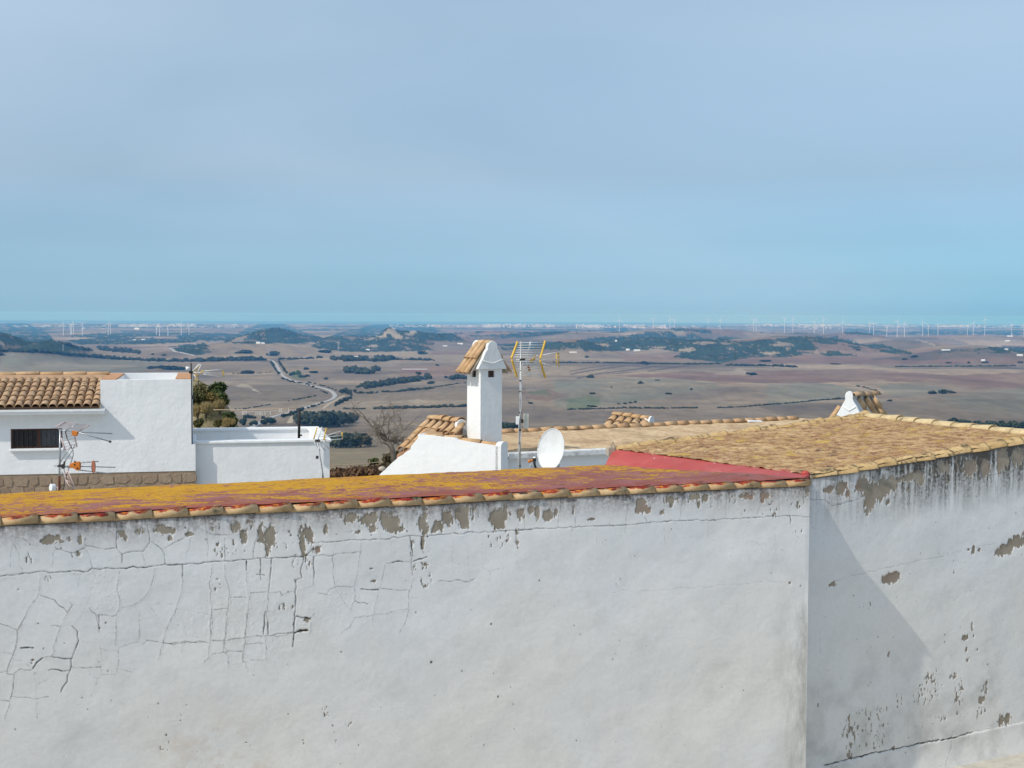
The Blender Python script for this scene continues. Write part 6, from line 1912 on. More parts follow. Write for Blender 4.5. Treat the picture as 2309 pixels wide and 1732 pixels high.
for side in (1, -1):
    e_lo = .46; z_lo = vz1 - .055; b_hi = .05; z_hi = vz1 + gh * .86
    dv = nl * side * (e_lo - b_hi) + UPV * (z_lo - z_hi)
    L_ = dv.length; dvn = dv.normalized(); nrm = (nr.cross(dvn)); nrm = nrm if nrm.z > 0 else -nrm
    for cidx in range(3):
        for k in range(2):
            o = cp(h - .13 - cidx * .155, side * b_hi, z_hi) + dvn * (L_ * .49 * k) + nrm * (.012 - .0 * k)
            lay(CT, 'cap_tile', chim, o, dvn + nrm * .05, nrm, .01, rr2).scale = (L_ * .55 / .36, 1, 1)
    mb = MB()
    a_, b_ = cp(h - .05, side * b_hi, z_hi), cp(-h + .05, side * b_hi, z_hi)
    c_, d_ = b_ + dv * .93, a_ + dv * .93
    mb.add([a_, b_, c_, d_] + [v - UPV * .05 for v in (a_, b_, c_, d_)], [(0, 1, 2, 3), (7, 6, 5, 4), (0, 4, 5, 1), (1, 5, 6, 2), (2, 6, 7, 3), (3, 7, 4, 0)])
    mb.build('cap_bed', M_MORTAR, chim)
RC = barrel_mesh('cap_ridge_tile', .30, .075, .09, .013, M_TILE2, 7, .9)
for k in range(2):
    lay(RC, 'cap_ridge_tile', chim, cp(h - .28 - .21 * k, 0, vz1 + gh * .875), nr + UPV * .04, UPV, .01, rr2)
mb = MB(); mb.ball(at(*ZH(8, 1566), 24.8), .055, 8, 6, (1.3, 1, .8)); mb.build('pipe_cap', M_MORTAR, GH, True)

# ---------------- long low house with the beige flat roof
BH = thing('house', 'low house with a beige flat roof and white gutter edge behind the aerial mast', 'house', (2.5, 29, -9))
q0, q1 = at(*ZM(95, 1440), 26.0), None
q1 = at_z(*ZM(1285, 1385), q0.z)
bT = (q1 - q0); bT.z = 0; bT.normalize(); bN = Vector((bT.y, -bT.x, 0)); bI = -bN
k0 = at_z(*ZM(60, 1172), q0.z + .05); k1 = at_z(1541, 956, q0.z + .05)
kd = (k1 - k0).normalized()
kL = k0 - kd * .15; kR = at_z(1790, 946, q0.z + .05)
qL = q0 + bT * .05; qR = q0 + bT * 9.0
mbr = NT('beige_roof', .92, .15)
n1, n2, n3 = mbr.noise(1.2, 6, .65), mbr.noise(6, 6, .66), mbr.noise(20, 4)
c = mbr.mix(mbr.rng(n1, .35, .65), (.52, .36, .20), (.62, .47, .29))
c = mbr.mix(mbr.rng(n2, .46, .64, 0, .8), c, (.36, .21, .115))
c = mbr.mix(mbr.rng(n3, .5, .7, 0, .4), c, (.66, .52, .35))
c = mbr.mix(mbr.math('MULTIPLY', mbr.rng(mbr.noise(.8, 4, .6, vec=mbr.mapping((1, 1, 1), (6, 3, 0))), .52, .62), .55), c, (.30, .20, .12))
mbr.color(c); mbr.bump(n2, .5, .02)
Ug, Vg = np.meshgrid(np.linspace(0, 1, 260), np.linspace(0, 1, 130))
PP = (Pq(qL) * (1 - Ug)[..., None] + Pq(qR) * Ug[..., None]) * (1 - Vg)[..., None] + (Pq(kL) * (1 - Ug)[..., None] + Pq(kR + kd * 1) * Ug[..., None]) * Vg[..., None]
PP[..., 2] += .0 + fbm(PP[..., 0] / .5, PP[..., 1] / .5, 3, 22) * .03 + np.maximum(fbm(PP[..., 0] / .18, PP[..., 1] / .12, 3, 23), -.1) * .05
link_mesh('roof', shift(grid_mesh('roof', PP, mbr.m), BH), BH)
mb = MB(); Dn = Vector((0, 0, -6)); Lw = Vector((0, 0, -.06))
f0 = qL + bI * .06
mb.prism([f0 + Lw, qR + bI * .06 + Lw, qR + bI * .28 + Lw, f0 + bI * .22 + Lw], Dn); mb.build('wall', M_WHITE, BH)
mb = MB(); mb.prism([kL + Lw, kR + Lw, kR + bI * .25 + Lw, kL + bI * .25 + Lw], Dn); mb.build('rear_wall', M_WHITE, BH)
mgut = NT('mouldy_gutter', .85, .2)
c = mgut.mix(mgut.rng(mgut.noise(5, 5, .7), .50, .66, 0, .75), (.72, .72, .70), (.22, .20, .17)); mgut.color(c)
mb = MB(); mb.prism([qL - bI * .06 + UPV * -.07, qR - bI * .06 + UPV * -.07, qR + bI * .14 + UPV * -.07, qL + bI * .14 + UPV * -.07], (0, 0, .12)); mb.build('gutter_edge', mgut.m, BH, bevel=.02)
run_tiles(barrel_mesh('ridge_tile', .44, .105, .125, .014, terracotta('ridge_clay', (.52, .31, .16), (.2, .12, .08), (.60, .40, .22), .1), 7, .75), BH, kL, kR, .36, .44, 'ridge_tile', .0, .01, .012)
# white lump of lime on the ridge
mb = MB()
w0, w1 = at(1688, 962, k1.y + .5), at(1742, 963, k1.y + .9)
mb.prism([w0, w1 + Vector((.15, 0, 0)), w1 + Vector((.15, .5, 0)), w0 + Vector((0, .5, 0)), ], (0, 0, .10))
mb.prism([w0 + UPV * .1, w0.lerp(w1, .6) + UPV * .1, w0.lerp(w1, .6) + Vector((0, .5, .1)), w0 + Vector((0, .5, .1))], (0, 0, .05))
mb.build('lime_patch', M_WHITE, BH, bevel=.03)
# small tiled vent hood on the ridge
hood = thing('chimney', None, None); hood.parent = BH
hf, hn = at(*Z(1300, 315, 940), 35.0), at(*Z(1300, 650, 985), 34.2)
hv = at(*Z(1300, 238, 1030), 34.3) - hf
hcol = (hn - hf) / 5.0
hs = hv.cross(hcol).normalized(); hs = hs if hs.z > 0 else -hs
for cidx in range(5):
    for k in range(2):
        o = hf + hcol * (cidx + .3) + hv * (.5 * k) + hs * .02 - UPV * .04
        lay(ROOFT, 'hood_tile', hood, o, hv.normalized() + hs * .05, hs, .015, rr2).scale = (hv.length * .6 / .44, 1.15, 1.0)
mb = MB(); s0 = hf - UPV * .1 - hcol * .1; s1 = hn - UPV * .1
sp = Vector((0, 1.0, 0))
mb.add([s0, s1, s1 + hv, s0 + hv] + [s0 + sp * .5 - UPV * .6, s1 + sp * .5 - UPV * .6, s1 + hv - UPV * .6, s0 + hv - UPV * .6], [(0, 1, 2, 3), (7, 6, 5, 4), (0, 4, 5, 1), (1, 5, 6, 2), (2, 6, 7, 3), (3, 7, 4, 0)])
mb.build('hood_bed', plain('hood_mortar', (.34, .22, .13), .95), hood)
run_tiles(RID, hood, hf, hn - (hn - hf).normalized() * .12, .30, .42, 'hood_ridge_tile', .02, .02, .01)
rdv = (hn - hf).normalized(); rsd = Vector((rdv.y, -rdv.x, 0)).normalized()
c0 = hn - rdv * .16 - UPV * .02
pts = [c0 + rsd * (.12 * math.cos(math.pi * k / 10)) + UPV * (.13 * math.sin(math.pi * k / 10)) for k in range(11)]
pts = [c0 + rsd * .12 - UPV * .3] + pts + [c0 - rsd * .12 - UPV * .3]
mb = MB(); mb.prism(pts, rdv * .16); mb.build('hood_stop', M_WHITE2, hood)

# ---------------- gabled chimney behind the right-hand roof
c5 = at(*Z(1729, 700, 960), 25.5)
ch5 = thing('chimney', None, None); ch5.parent = RB
n5 = Vector((-.35, -.937, 0)).normalized(); s5 = Vector((-n5.y, n5.x, 0))   # gable faces the sun and the camera
def g5(x, y, off=0.0): return on_plane(*Z(1729, x, y), c5 + n5 * off, n5)
gp = [(598, 1000), (598, 938), (628, 890), (652, 845), (668, 820), (676, 800), (672, 775), (678, 752), (692, 738), (710, 733), (728, 740), (738, 756), (741, 778), (738, 800), (752, 830), (775, 865), (797, 915), (806, 950), (806, 1000)]
mb = MB(); pl = [g5(*p) for p in gp]; mb.prism(pl, -n5 * .10); mb.build('cap_gable', M_WHITE2, ch5, bevel=.008)
depth5 = -n5
mb = MB(); f5 = [g5(655, 862, .004), g5(707, 902, .004), g5(765, 868, .004)]; mb.tube(f5, .012, 6); mb.build('plaster_ridge', M_WHITE2, ch5, True)
# tiles slope down to the right, three columns deep along the ridge
apex = g5(724, 752); rim = g5(806, 950)
ridge_e = at(*Z(1729, 936, 752), 26.6); rdir = (ridge_e - apex); 
dv5 = (at(*Z(1729, 850, 945), 25.9) - at(*Z(1729, 765, 790), 25.75))
ns5 = dv5.cross(rdir).normalized(); ns5 = ns5 if ns5.z > 0 else -ns5
T5 = barrel_mesh('cap_tile', .40, .075, .10, .013, M_TILE2, 7, .95)
for cidx in range(3):
    for k in range(2):
        b0 = at(*Z(1729, 770 + 66 * cidx, 790), 25.8 + .25 * cidx)
        o = b0 + dv5 * (.52 * k) + ns5 * .0
        d5 = dv5 + rdir.normalized() * (.04 * cidx)
        lay(T5, 'cap_tile', ch5, o, d5.normalized() + ns5 * .05, ns5, .01, rr2).scale = (dv5.length * .58 / .40, 1, 1)
mb = MB()
a_ = g5(735, 800) ; 
w5 = rdir * .98
mb.prism([g5(742, 772, -.10), g5(742, 808, -.10), g5(806, 960, -.10), g5(620, 960, -.10), g5(678, 808, -.10), g5(678, 772, -.10)], w5 - Vector((0, 0, w5.z)) + n5 * .0); mb.build('cap_body', M_OLD, ch5)
run_tiles(barrel_mesh('cap_ridge_tile', .44, .085, .10, .013, M_TILE, 7, .8), ch5, g5(735, 762, -.06), at(*Z(1729, 938, 752), 26.7), .42, .44, 'cap_ridge_tile', -.03, .01, .01)
mb = MB(); t5 = [g5(588, 962, -.05), g5(634, 880, -.05)]
lay(T5, 'cap_tile', ch5, g5(640, 868, -.14), (g5(578, 962, -.14) - g5(640, 868, -.14)), -s5, .01, rr2)
lay(T5, 'cap_tile', ch5, g5(640, 868, -.30), (g5(578, 962, -.30) - g5(640, 868, -.30)), -s5, .01, rr2)

# ================================================================== AERIALS, DISH, SMALL THINGS
M_STEEL = plain('galvanised_steel', (.40, .41, .42), .4, .6, var=.2)
M_ALU = plain('aluminium_rod', (.74, .73, .68), .4, .0, spec=.5)
M_YEL = plain('yellow_plastic', (.72, .44, .06), .5, var=.12)
M_ORA = plain('orange_plastic', (.55, .17, .025), .5, var=.12)
M_BLK = plain('black_tape', (.015, .015, .016), .6)
M_PLA = plain('white_plastic', (.72, .73, .72), .4, var=.06)
M_RUST = plain('rusted_steel', (.13, .045, .025), .9, .2, var=.4, scale=14)
M_PINK = plain('faded_plastic', (.66, .50, .46), .6)
M_CAB = plain('black_cable', (.03, .03, .03), .6)
M_CABW = plain('grey_cable', (.55, .55, .53), .6)
def tubes(parent, name, mat, lst, r, n=6):
    mb = MB()
    for pts in lst: mb.tube(pts, r, n)
    return mb.build(name, mat, parent, True)

# --- tall mast with the yellow V aerial
MD = 24.5
def mp_(x, y, d=MD): return at(*ZM(x, y), d)
mast = thing('aerial_mast', 'tall grey aerial mast with black tape bands, right of the chimney', 'aerial mast', mp_(270, 1600))
tubes(mast, 'pole', M_STEEL, [[mp_(268, 1650), mp_(276, 900), mp_(283, 98)]], .019, 10)
for y in (445, 562, 690, 935, 1140, 1295, 1560):
    x = 268 + 15 * (1650 - y) / 1552
    tubes(mast, 'tape_band', M_BLK, [[mp_(x, y - 8), mp_(x, y + 8)]], .024, 8)
tubes(mast, 'cable', M_CABW, [[mp_(300, 370, MD - .03), mp_(290, 470, MD - .03), mp_(292, 640, MD - .03), mp_(284, 700, MD - .03), mp_(292, 800, MD - .03), mp_(284, 900, MD - .03), mp_(258, 1050, MD - .03), mp_(252, 1300, MD - .03), mp_(255, 1450, MD - .03), mp_(238, 1570, MD - .03)],
                              [mp_(288, 1150, MD - .03), mp_(276, 1290, MD - .03), mp_(262, 1400, MD - .03), mp_(262, 1590, MD - .03)]], .006, 5)
box_ = mp_(246, 1028)
mb = MB(); mb.box(box_, (.035, 0, 0), (0, .025, 0), (0, 0, .075)); mb.build('amplifier_box', M_PLA, mast, bevel=.008)
mb = MB(); mb.box(mp_(296, 1035), (.03, 0, 0), (0, .012, 0), (0, 0, .035)); mb.build('clamp', M_IRON, mast)
aer = thing('tv_aerial', 'yellow-edged V-shaped television aerial at the top of the tall mast', 'tv aerial', mp_(285, 312))
# reflector panels: rods run to the right and away
dl, dr = MD - .14, MD + .16
def panel(parent, tl, tr, bl_, br_, n, din_t, din_b, mat_e=M_YEL):
    A, B = at(*ZM(*tl), MD - .14 + din_t), at(*ZM(*tr), MD + .20 + din_t)
    Cc, D = at(*ZM(*bl_), MD - .14 + din_b), at(*ZM(*br_), MD + .20 + din_b)
    tubes(parent, 'reflector_rods', M_ALU, [[A.lerp(Cc, k / (n - 1)), B.lerp(D, k / (n - 1))] for k in range(n)], .0085, 6)
    for p, q in ((A, Cc), (B, D)):
        e = (q - p).normalized() * .03
        m2 = MB(); m2.tube([p - e, p, q, q + e], .021, 6); m2.build('reflector_edge', mat_e, parent, True)
    return A.lerp(B, .46), Cc.lerp(D, .46)
u1, u2 = panel(aer, (238, 122), (562, 115), (178, 285), (512, 292), 7, .02, -.12)
l1, l2 = panel(aer, (182, 335), (512, 340), (230, 502), (562, 512), 7, -.12, .02)
tubes(aer, 'reflector_spine', M_PLA, [[at(*ZM(396, 108), MD + .04), at(*ZM(345, 300), MD)], [at(*ZM(350, 350), MD), at(*ZM(398, 512), MD + .04)]], .014, 6)
bo = at(*ZM(230, 316), MD - .05); be = at(*ZM(742, 314), MD + .62)
tubes(aer, 'boom', M_ALU, [[bo, at(*ZM(430, 318), MD + .15), be], [at(*ZM(450, 275), MD + .2), at(*ZM(742, 226), MD + .62)], [at(*ZM(450, 345), MD + .2), at(*ZM(735, 400), MD + .62)]], .008, 6)
mb = MB()
for k in range(7):
    t = (k + .5) / 7
    p = at(*ZM(520 + 200 * t, 264 - 34 * t), MD + .25 + .36 * t); mb.box(p, (.012, -.008, 0), (.01, .012, 0), (0, 0, .008))
    p = at(*ZM(520 + 200 * t, 357 + 40 * t), MD + .25 + .36 * t); mb.box(p, (.012, -.008, 0), (.01, .012, 0), (0, 0, .008))
mb.build('director_elements', M_ALU, aer)
mb = MB(); d_ = MD + .6
for x in (698, 728):
    mb.tube([at(*ZM(x, 232), d_), at(*ZM(x, 400), d_)], .009, 6)
for y in (245, 290, 312, 345, 395):
    mb.tube([at(*ZM(696, y), d_), at(*ZM(730, y), d_)], .010, 6)
mb.build('director_frame', M_YEL, aer, True)
mb = MB()
mb.tube([at(*ZM(395, 352), MD + .1), at(*ZM(428, 300), MD + .14), at(*ZM(455, 268), MD + .16)], .010, 6)
mb.tube([at(*ZM(450, 268), MD + .12), at(*ZM(440, 320), MD + .12), at(*ZM(415, 358), MD + .12)], .010, 6)
mb.box(at(*ZM(405, 330), MD + .1), (.03, 0, .01), (0, .03, 0), (-.008, 0, .025))
mb.build('dipole', M_YEL, aer, True)
mb = MB(); mb.box(at(*ZM(375, 415), MD), (.015, 0, -.05), (0, .012, 0), (.02, 0, .006)); mb.build('lower_bracket', M_ORA, aer)
mb = MB(); mb.box(at(*ZM(300, 315), MD), (.05, 0, 0), (0, .03, 0), (0, 0, .018)); mb.build('mast_clamp', M_IRON, aer)
pan = thing('panel_antenna', 'slim ivory panel antenna beside the tall mast', 'panel antenna', mp_(345, 1100))
mb = MB(); mb.box(mp_(345, 1035, MD + .1), (.04, .012, 0), (-.012, .022, 0), (0, 0, .135)); mb.build('panel', plain('ivory_plastic', (.68, .64, .54), .5), pan, bevel=.012)
mb = MB(); 
for k in range(6): mb.box(mp_(340, 965 + 28 * k, MD + .075), (.03, .009, 0), (0, .002, 0), (0, 0, .003))
mb.build('panel_ribs', M_MORTAR, pan)
tubes(pan, 'bracket', M_IRON, [[mp_(300, 1035, MD), mp_(330, 1035, MD + .1)]], .009)
# --- satellite dish
dc = at(*ZM(632, 1365), 24.0)
dish = thing('satellite_dish', 'white satellite dish turned to the left, at the foot of the tall mast', 'satellite dish', dc - UPV * .5)
dn = Vector((-.66, -.72, .20)).normalized()
dx = Vector((dn.y, -dn.x, 0)).normalized(); dy = dn.cross(dx); dy = dy if dy.z > 0 else -dy
mb = MB(); rw, rh = .31, .375; rg, sg = 9, 40
vs, fs = [], []
for side in (0, 1):
    for i in range(rg + 1):
        for k in range(sg):
            t = i / rg; a = 2 * math.pi * k / sg
            p = dc + dx * (rw * t * math.cos(a)) + dy * (rh * t * math.sin(a)) - dn * (.085 * (1 - t * t)) - dn * (.006 * side)
            vs.append(p)
for side in (0, 1):
    o = side * (rg + 1) * sg
    for i in range(rg):
        for k in range(sg):
            f = (o + i * sg + k, o + (i + 1) * sg + k, o + (i + 1) * sg + (k + 1) % sg, o + i * sg + (k + 1) % sg)
            fs.append(f if side == 0 else f[::-1])
mb.add(vs, fs); rl = [dc + dx * (rw * math.cos(2 * math.pi * k / sg)) + dy * (rh * math.sin(2 * math.pi * k / sg)) for k in range(sg + 1)]
mb.tube(rl, .009, 6)
M_DISH = NT('shaded_weathered_dish', .5, .3); c = M_DISH.mix(M_DISH.rng(M_DISH.noise(5, 5, .65), .42, .72, 0, .5), (.70, .71, .70), (.50, .50, .46)); c = M_DISH.mix(M_DISH.rng(M_DISH.noise(1, 4, .6, vec=M_DISH.mapping((22, 22, 1.2))), .58, .72, 0, .35), c, (.42, .38, .32)); M_DISH.color(c)  # grey mottling puts some shade into the dish colour along with the dirt
mb.build('reflector', M_DISH.m, dish, True)
lnb = at(*ZM(405, 1510), 23.55)
tubes(dish, 'feed_arm', M_STEEL, [[dc - dy * rh * .98, lnb - UPV * .07 + Vector((.0, 0, -.02)), lnb]], .011)
lh = MB(); lh.tube([lnb + Vector((-.06, -.0, -.0)), lnb + Vector((-.01, 0, .015))], .026, 8, .022); lh.tube([lnb + Vector((-.01, 0, .015)), lnb + Vector((.035, .02, .03))], .022, 8, .030)
lo = lh.build('feed_horn', M_ORA, dish, True)
mb = MB(); mb.ball(lnb + Vector((.05, .01, .035)), .038, 8, 6, (1, 1, 1.2)); mb.tube([lnb + Vector((.05, 0, .02)), lnb + Vector((.06, 0, -.06)), lnb + Vector((.085, 0, -.11))], .026, 7, .016); mb.build('feed_body', M_BLK, dish, True)
mb = MB(); mb.ball(lnb + Vector((.055, -.01, .075)), .03, 8, 5, (1.2, 1, .6)); mb.build('feed_cap', M_PLA, dish, True)
tubes(dish, 'dish_post', M_STEEL, [[dc - dn * .12, dc - dn * .22 - UPV * .15, dc - dn * .22 - UPV * 1.2]], .022, 8)
wr = [at(*ZM(395, 1540), 23.5), at(*ZM(385, 1575), 23.5)]
tubes(dish, 'feed_cable', M_CABW, [wr], .006, 5)

# --- left aerials on the rusty mast
AD = 22.0
def ap(x, y, d=AD): return at(*ZL(x, y), d)
m1 = thing('aerial_mast', 'thin grey mast with a rusty foot, in front of the barred window', 'aerial mast', ap(380, 1560))
tubes(m1, 'pole', M_STEEL, [[ap(384, 1270), ap(402, 345)]], .017, 8)
tubes(m1, 'pole_foot', M_RUST, [[ap(376, 1750), ap(380, 1540), ap(384, 1262)]], .021, 8)
tubes(m1, 'cable', M_CAB, [[ap(495, 365), ap(520, 480), ap(600, 660), ap(655, 770), ap(655, 850), ap(625, 950), ap(575, 1090), ap(545, 1180), ap(490, 1380), ap(460, 1530)], [ap(510, 370), ap(540, 520), ap(640, 720)]], .006, 5)
a1_ = thing('tv_aerial', 'upper television aerial on the left mast, pale pink bent reflectors and two drooping grey arms', 'tv aerial', ap(400, 350))
tubes(a1_, 'boom', M_STEEL, [[ap(370, 345), ap(520, 360), ap(740, 388), ap(1425, 418, AD + .3)], [ap(760, 395), ap(1390, 578, AD + .2)]], .011, 6)
mb = MB(); mb.tube([ap(1360, 570, AD + .2), ap(1402, 580, AD + .2)], .02, 6); mb.build('boom_end', M_IRON, a1_)
tubes(a1_, 'reflector_spine', M_STEEL, [[ap(520, 345), ap(745, 225)], [ap(300, 292, AD - .2), ap(510, 190, AD + .1)]], .008, 6)
tubes(a1_, 'reflector_edge', M_PINK, [[ap(310, 290, AD - .2), ap(420, 225, AD - .05), ap(505, 188, AD + .1)], [ap(765, 375, AD + .2), ap(880, 312, AD + .3), ap(970, 250, AD + .4)], [ap(420, 500, AD - .2), ap(450, 600, AD - .2), ap(502, 750, AD - .2)], [ap(632, 372, AD + .1), ap(690, 500, AD + .1), ap(730, 675, AD + .1)]], .012, 6)
rods = []
for k in range(6):
    t = k / 5
    rods.append([ap(345 + 160 * t, 270 - 80 * t, AD - .15 + .25 * t), ap(790 + 175 * t, 362 - 110 * t, AD + .2 + .2 * t)])
for k in range(6):
    t = k / 5
    rods.append([ap(420 + 75 * t, 450 + 290 * t, AD - .2), ap(620 + 110 * t, 400 + 275 * t, AD + .1)])
tubes(a1_, 'reflector_rods', M_PINK, rods, .0045, 5)
mb = MB(); mb.box(ap(690, 412, AD - .02), (.045, 0, -.012), (0, .03, 0), (.01, 0, .038)); mb.build('dipole_box', M_ORA, a1_, bevel=.008)
a2_ = thing('tv_aerial', 'lower television aerial on the left mast with an orange box and an oval orange plate', 'tv aerial', ap(390, 1055))
tubes(a2_, 'boom', M_STEEL, [[ap(280, 1052), ap(480, 1056), ap(1490, 1082, AD + .2)], [ap(790, 992, AD + .1), ap(1155, 966, AD + .2)], [ap(780, 1135, AD + .1), ap(1100, 1175, AD + .2), ap(1400, 1205, AD + .4)], [ap(440, 1050), ap(580, 1090)]], .010, 6)
tubes(a2_, 'strut', M_STEEL, [[ap(405, 975), ap(500, 830), ap(630, 635)], [ap(490, 975), ap(590, 820), ap(695, 635)], [ap(405, 1125), ap(490, 1280)], [ap(470, 1090), ap(490, 1200)]], .009, 6)
tubes(a2_, 'reflector_edge', M_PINK, [[ap(475, 1100), ap(500, 1300), ap(530, 1530)], [ap(540, 1130), ap(610, 1290), ap(700, 1510)], [ap(515, 1330), ap(560, 1420), ap(690, 1500)]], .009, 5)
tubes(a2_, 'reflector_rods', M_PINK, [[ap(495, 1250), ap(605, 1300)], [ap(505, 1330), ap(640, 1385)], [ap(490, 1160), ap(575, 1220)], [ap(520, 1130), ap(600, 1400)]], .0045, 5)
mb = MB(); 
pl = [ap(*p, AD - .03) for p in ((570, 1040), (590, 1012), (655, 985), (690, 972), (765, 972), (788, 1005), (786, 1110), (765, 1148), (710, 1145), (670, 1110), (655, 1100), (585, 1095))]
mb.prism(pl, (0, .07, 0)); mb.build('dipole_box', M_ORA, a2_, bevel=.01)
mb = MB(); 
for (x, y) in ((682, 1028), (738, 1098), (686, 968)): mb.ball(ap(x, y, AD - .032), .014, 8, 5)
mb.build('screw', M_BLK, a2_, True)
c0 = ap(1050, 1072, AD + .1)
mb = MB(); pts = [c0 + Vector((.034 * math.copysign(abs(math.cos(a)) ** .8, math.cos(a)), 0, .105 * math.sin(a))) for a in [2 * math.pi * k / 20 for k in range(20)]]
mb.prism(pts[::-1], (0, .03, 0)); mb.build('director_plate', plain('faded_orange_plate', (.42, .155, .09), .6), a2_, bevel=.006)
mb = MB(); mb.box(ap(455, 1060), (.025, 0, .01), (0, .025, 0), (-.01, 0, .035)); mb.box(ap(480, 1005), (.012, 0, 0), (0, .015, 0), (.006, 0, .035)); mb.box(ap(385, 1055), (.025, 0, 0), (0, .028, 0), (0, 0, .016)); mb.build('clamp', M_IRON, a2_)
lamp = thing('weatherproof_box', 'small white round box on a bracket at the foot of the left mast', 'junction box', ap(250, 1540))
mb = MB(); mb.tube([ap(208, 1478, AD - .02), ap(290, 1478, AD + .03)], .062, 14); mb.build('housing', M_PLA, lamp, False, bevel=.008)
tubes(lamp, 'bracket', M_PLA, [[ap(285, 1478), ap(350, 1465), ap(352, 1520), ap(378, 1520)]], .008)

# --- aerials and pole round the flat white house
def zq(x, y, d): return at(*Z(400, x, y), d)
m3 = thing('aerial_mast', 'dark thin mast standing up the right edge of the white tower', 'aerial mast', zq(120, 1180, 34.6))
tubes(m3, 'pole', M_IRON, [[lw(433, 1001, -.07), lw(432, 905, -.07), lw(431, 819, -.07)]], .02, 7)
mb = MB(); mb.box(zq(133, 786, 34.85), (.03, 0, 0), (0, .03, 0), (0, 0, .05)); mb.box(zq(118, 570, 34.85), (.05, 0, 0), (0, .03, 0), (0, 0, .03)); mb.build('clamp', M_BLK, m3)
mb = MB(); mb.tube([zq(90, 522, 34.8), zq(90, 550, 34.8)], .055, 10); mb.build('amplifier_box', M_PLA, m3, True)
D3 = 35.0
a3_ = thing('tv_aerial', 'small yellow and grey television aerial on the mast beside the tower', 'tv aerial', zq(120, 575, D3))
tubes(a3_, 'reflector_rods', M_YEL, [[zq(130 + 55 * (k / 5), 560 - 55 * (k / 5), D3), zq(175 + 30 * (k / 5), 572 - 68 * (k / 5), D3 + .1)] for k in range(6)] + [[zq(150, 585 + 12 * k, D3), zq(185, 590 + 13 * k, D3)] for k in range(5)], .010, 5)
tubes(a3_, 'reflector_edge', M_PLA, [[zq(130, 562, D3), zq(185, 500, D3)], [zq(172, 572, D3), zq(205, 502, D3)], [zq(150, 545, D3), zq(195, 500, D3)], [zq(140, 590, D3), zq(180, 640, D3)]], .012, 5)
tubes(a3_, 'boom', M_ALU, [[zq(115, 570, D3), zq(215, 572, D3), zq(392, 580, D3 + .4)], [zq(225, 560, D3), zq(390, 546, D3 + .4)], [zq(225, 585, D3), zq(390, 612, D3 + .4)]], .012, 5)
tubes(a3_, 'director_frame', M_YEL, [[zq(385, 545, D3 + .4), zq(398, 578, D3 + .4), zq(388, 612, D3 + .4)], [zq(196, 580, D3), zq(215, 560, D3), zq(228, 558, D3)]], .016, 5)
pole = thing('pole', 'thin black pole standing on the parapet of the flat white house', 'pole', zq(1045, 1130, 35.9))
tubes(pole, 'shaft', M_BLK, [[zq(1045, 1136, 35.6), zq(1050, 890, 35.6)]], .035, 8)
mb = MB(); mb.box(zq(1056, 1112, 35.6), (.05, 0, 0), (0, .02, 0), (0, 0, .02)); mb.build('bracket', M_BLK, pole)
D4 = 27.0
m4 = thing('aerial_mast', 'leaning grey mast in front of the flat white house', 'aerial mast', zq(1255, 1480, D4))
tubes(m4, 'pole', M_STEEL, [[zq(1262, 1520, D4), zq(1235, 1340, D4), zq(1203, 1160, D4)]], .014, 6)
tubes(m4, 'cable', M_CAB, [[zq(1205, 1175, D4), zq(1220, 1260, D4), zq(1232, 1330, D4), zq(1246, 1420, D4), zq(1248, 1490, D4)], [zq(1215, 1290, D4), zq(1200, 1300, D4), zq(1198, 1312, D4)]], .008, 5)
mb = MB(); mb.box(zq(1202, 1302, D4), (.025, 0, 0), (0, .02, 0), (0, 0, .03)); mb.build('small_box', M_IRON, m4)
a4_ = thing('tv_aerial', 'yellow television aerial on the leaning mast at the corner of the flat house', 'tv aerial', zq(1205, 1160, D4))
tubes(a4_, 'reflector_rods', M_ALU, [[zq(1195 - 12 * t, 1050 + 70 * t, D4), zq(1282 - 12 * t, 1052 + 70 * t, D4)] for t in [k / 5 for k in range(6)]], .007, 5)
tubes(a4_, 'reflector_edge', M_YEL, [[zq(1200, 1045, D4), zq(1172, 1148, D4)], [zq(1283, 1048, D4), zq(1258, 1150, D4)]], .013, 5)
tubes(a4_, 'reflector_spine', M_PLA, [[zq(1242, 1042, D4), zq(1210, 1150, D4)]], .012, 5)
tubes(a4_, 'lower_reflector', M_STEEL, [[zq(1175, 1170, D4), zq(1228, 1245, D4)], [zq(1215, 1172, D4), zq(1272, 1248, D4)], [zq(1255, 1160, D4), zq(1305, 1235, D4)]], .010, 5)
tubes(a4_, 'boom', M_ALU, [[zq(1190, 1160, D4), zq(1300, 1155, D4), zq(1422, 1142, D4 + .3)], [zq(1265, 1130, D4), zq(1418, 1112, D4 + .3)], [zq(1265, 1120, D4), zq(1405, 1076, D4 + .3)]], .010, 5)
tubes(a4_, 'director_frame', M_YEL, [[zq(1416, 1085, D4 + .3), zq(1420, 1142, D4 + .3)], [zq(1262, 1125, D4), zq(1275, 1160, D4)]], .011, 5)
mb = MB(); mb.box(zq(1205, 1158, D4), (.05, 0, 0), (0, .02, 0), (0, 0, .022)); mb.build('clamp', M_IRON, a4_)

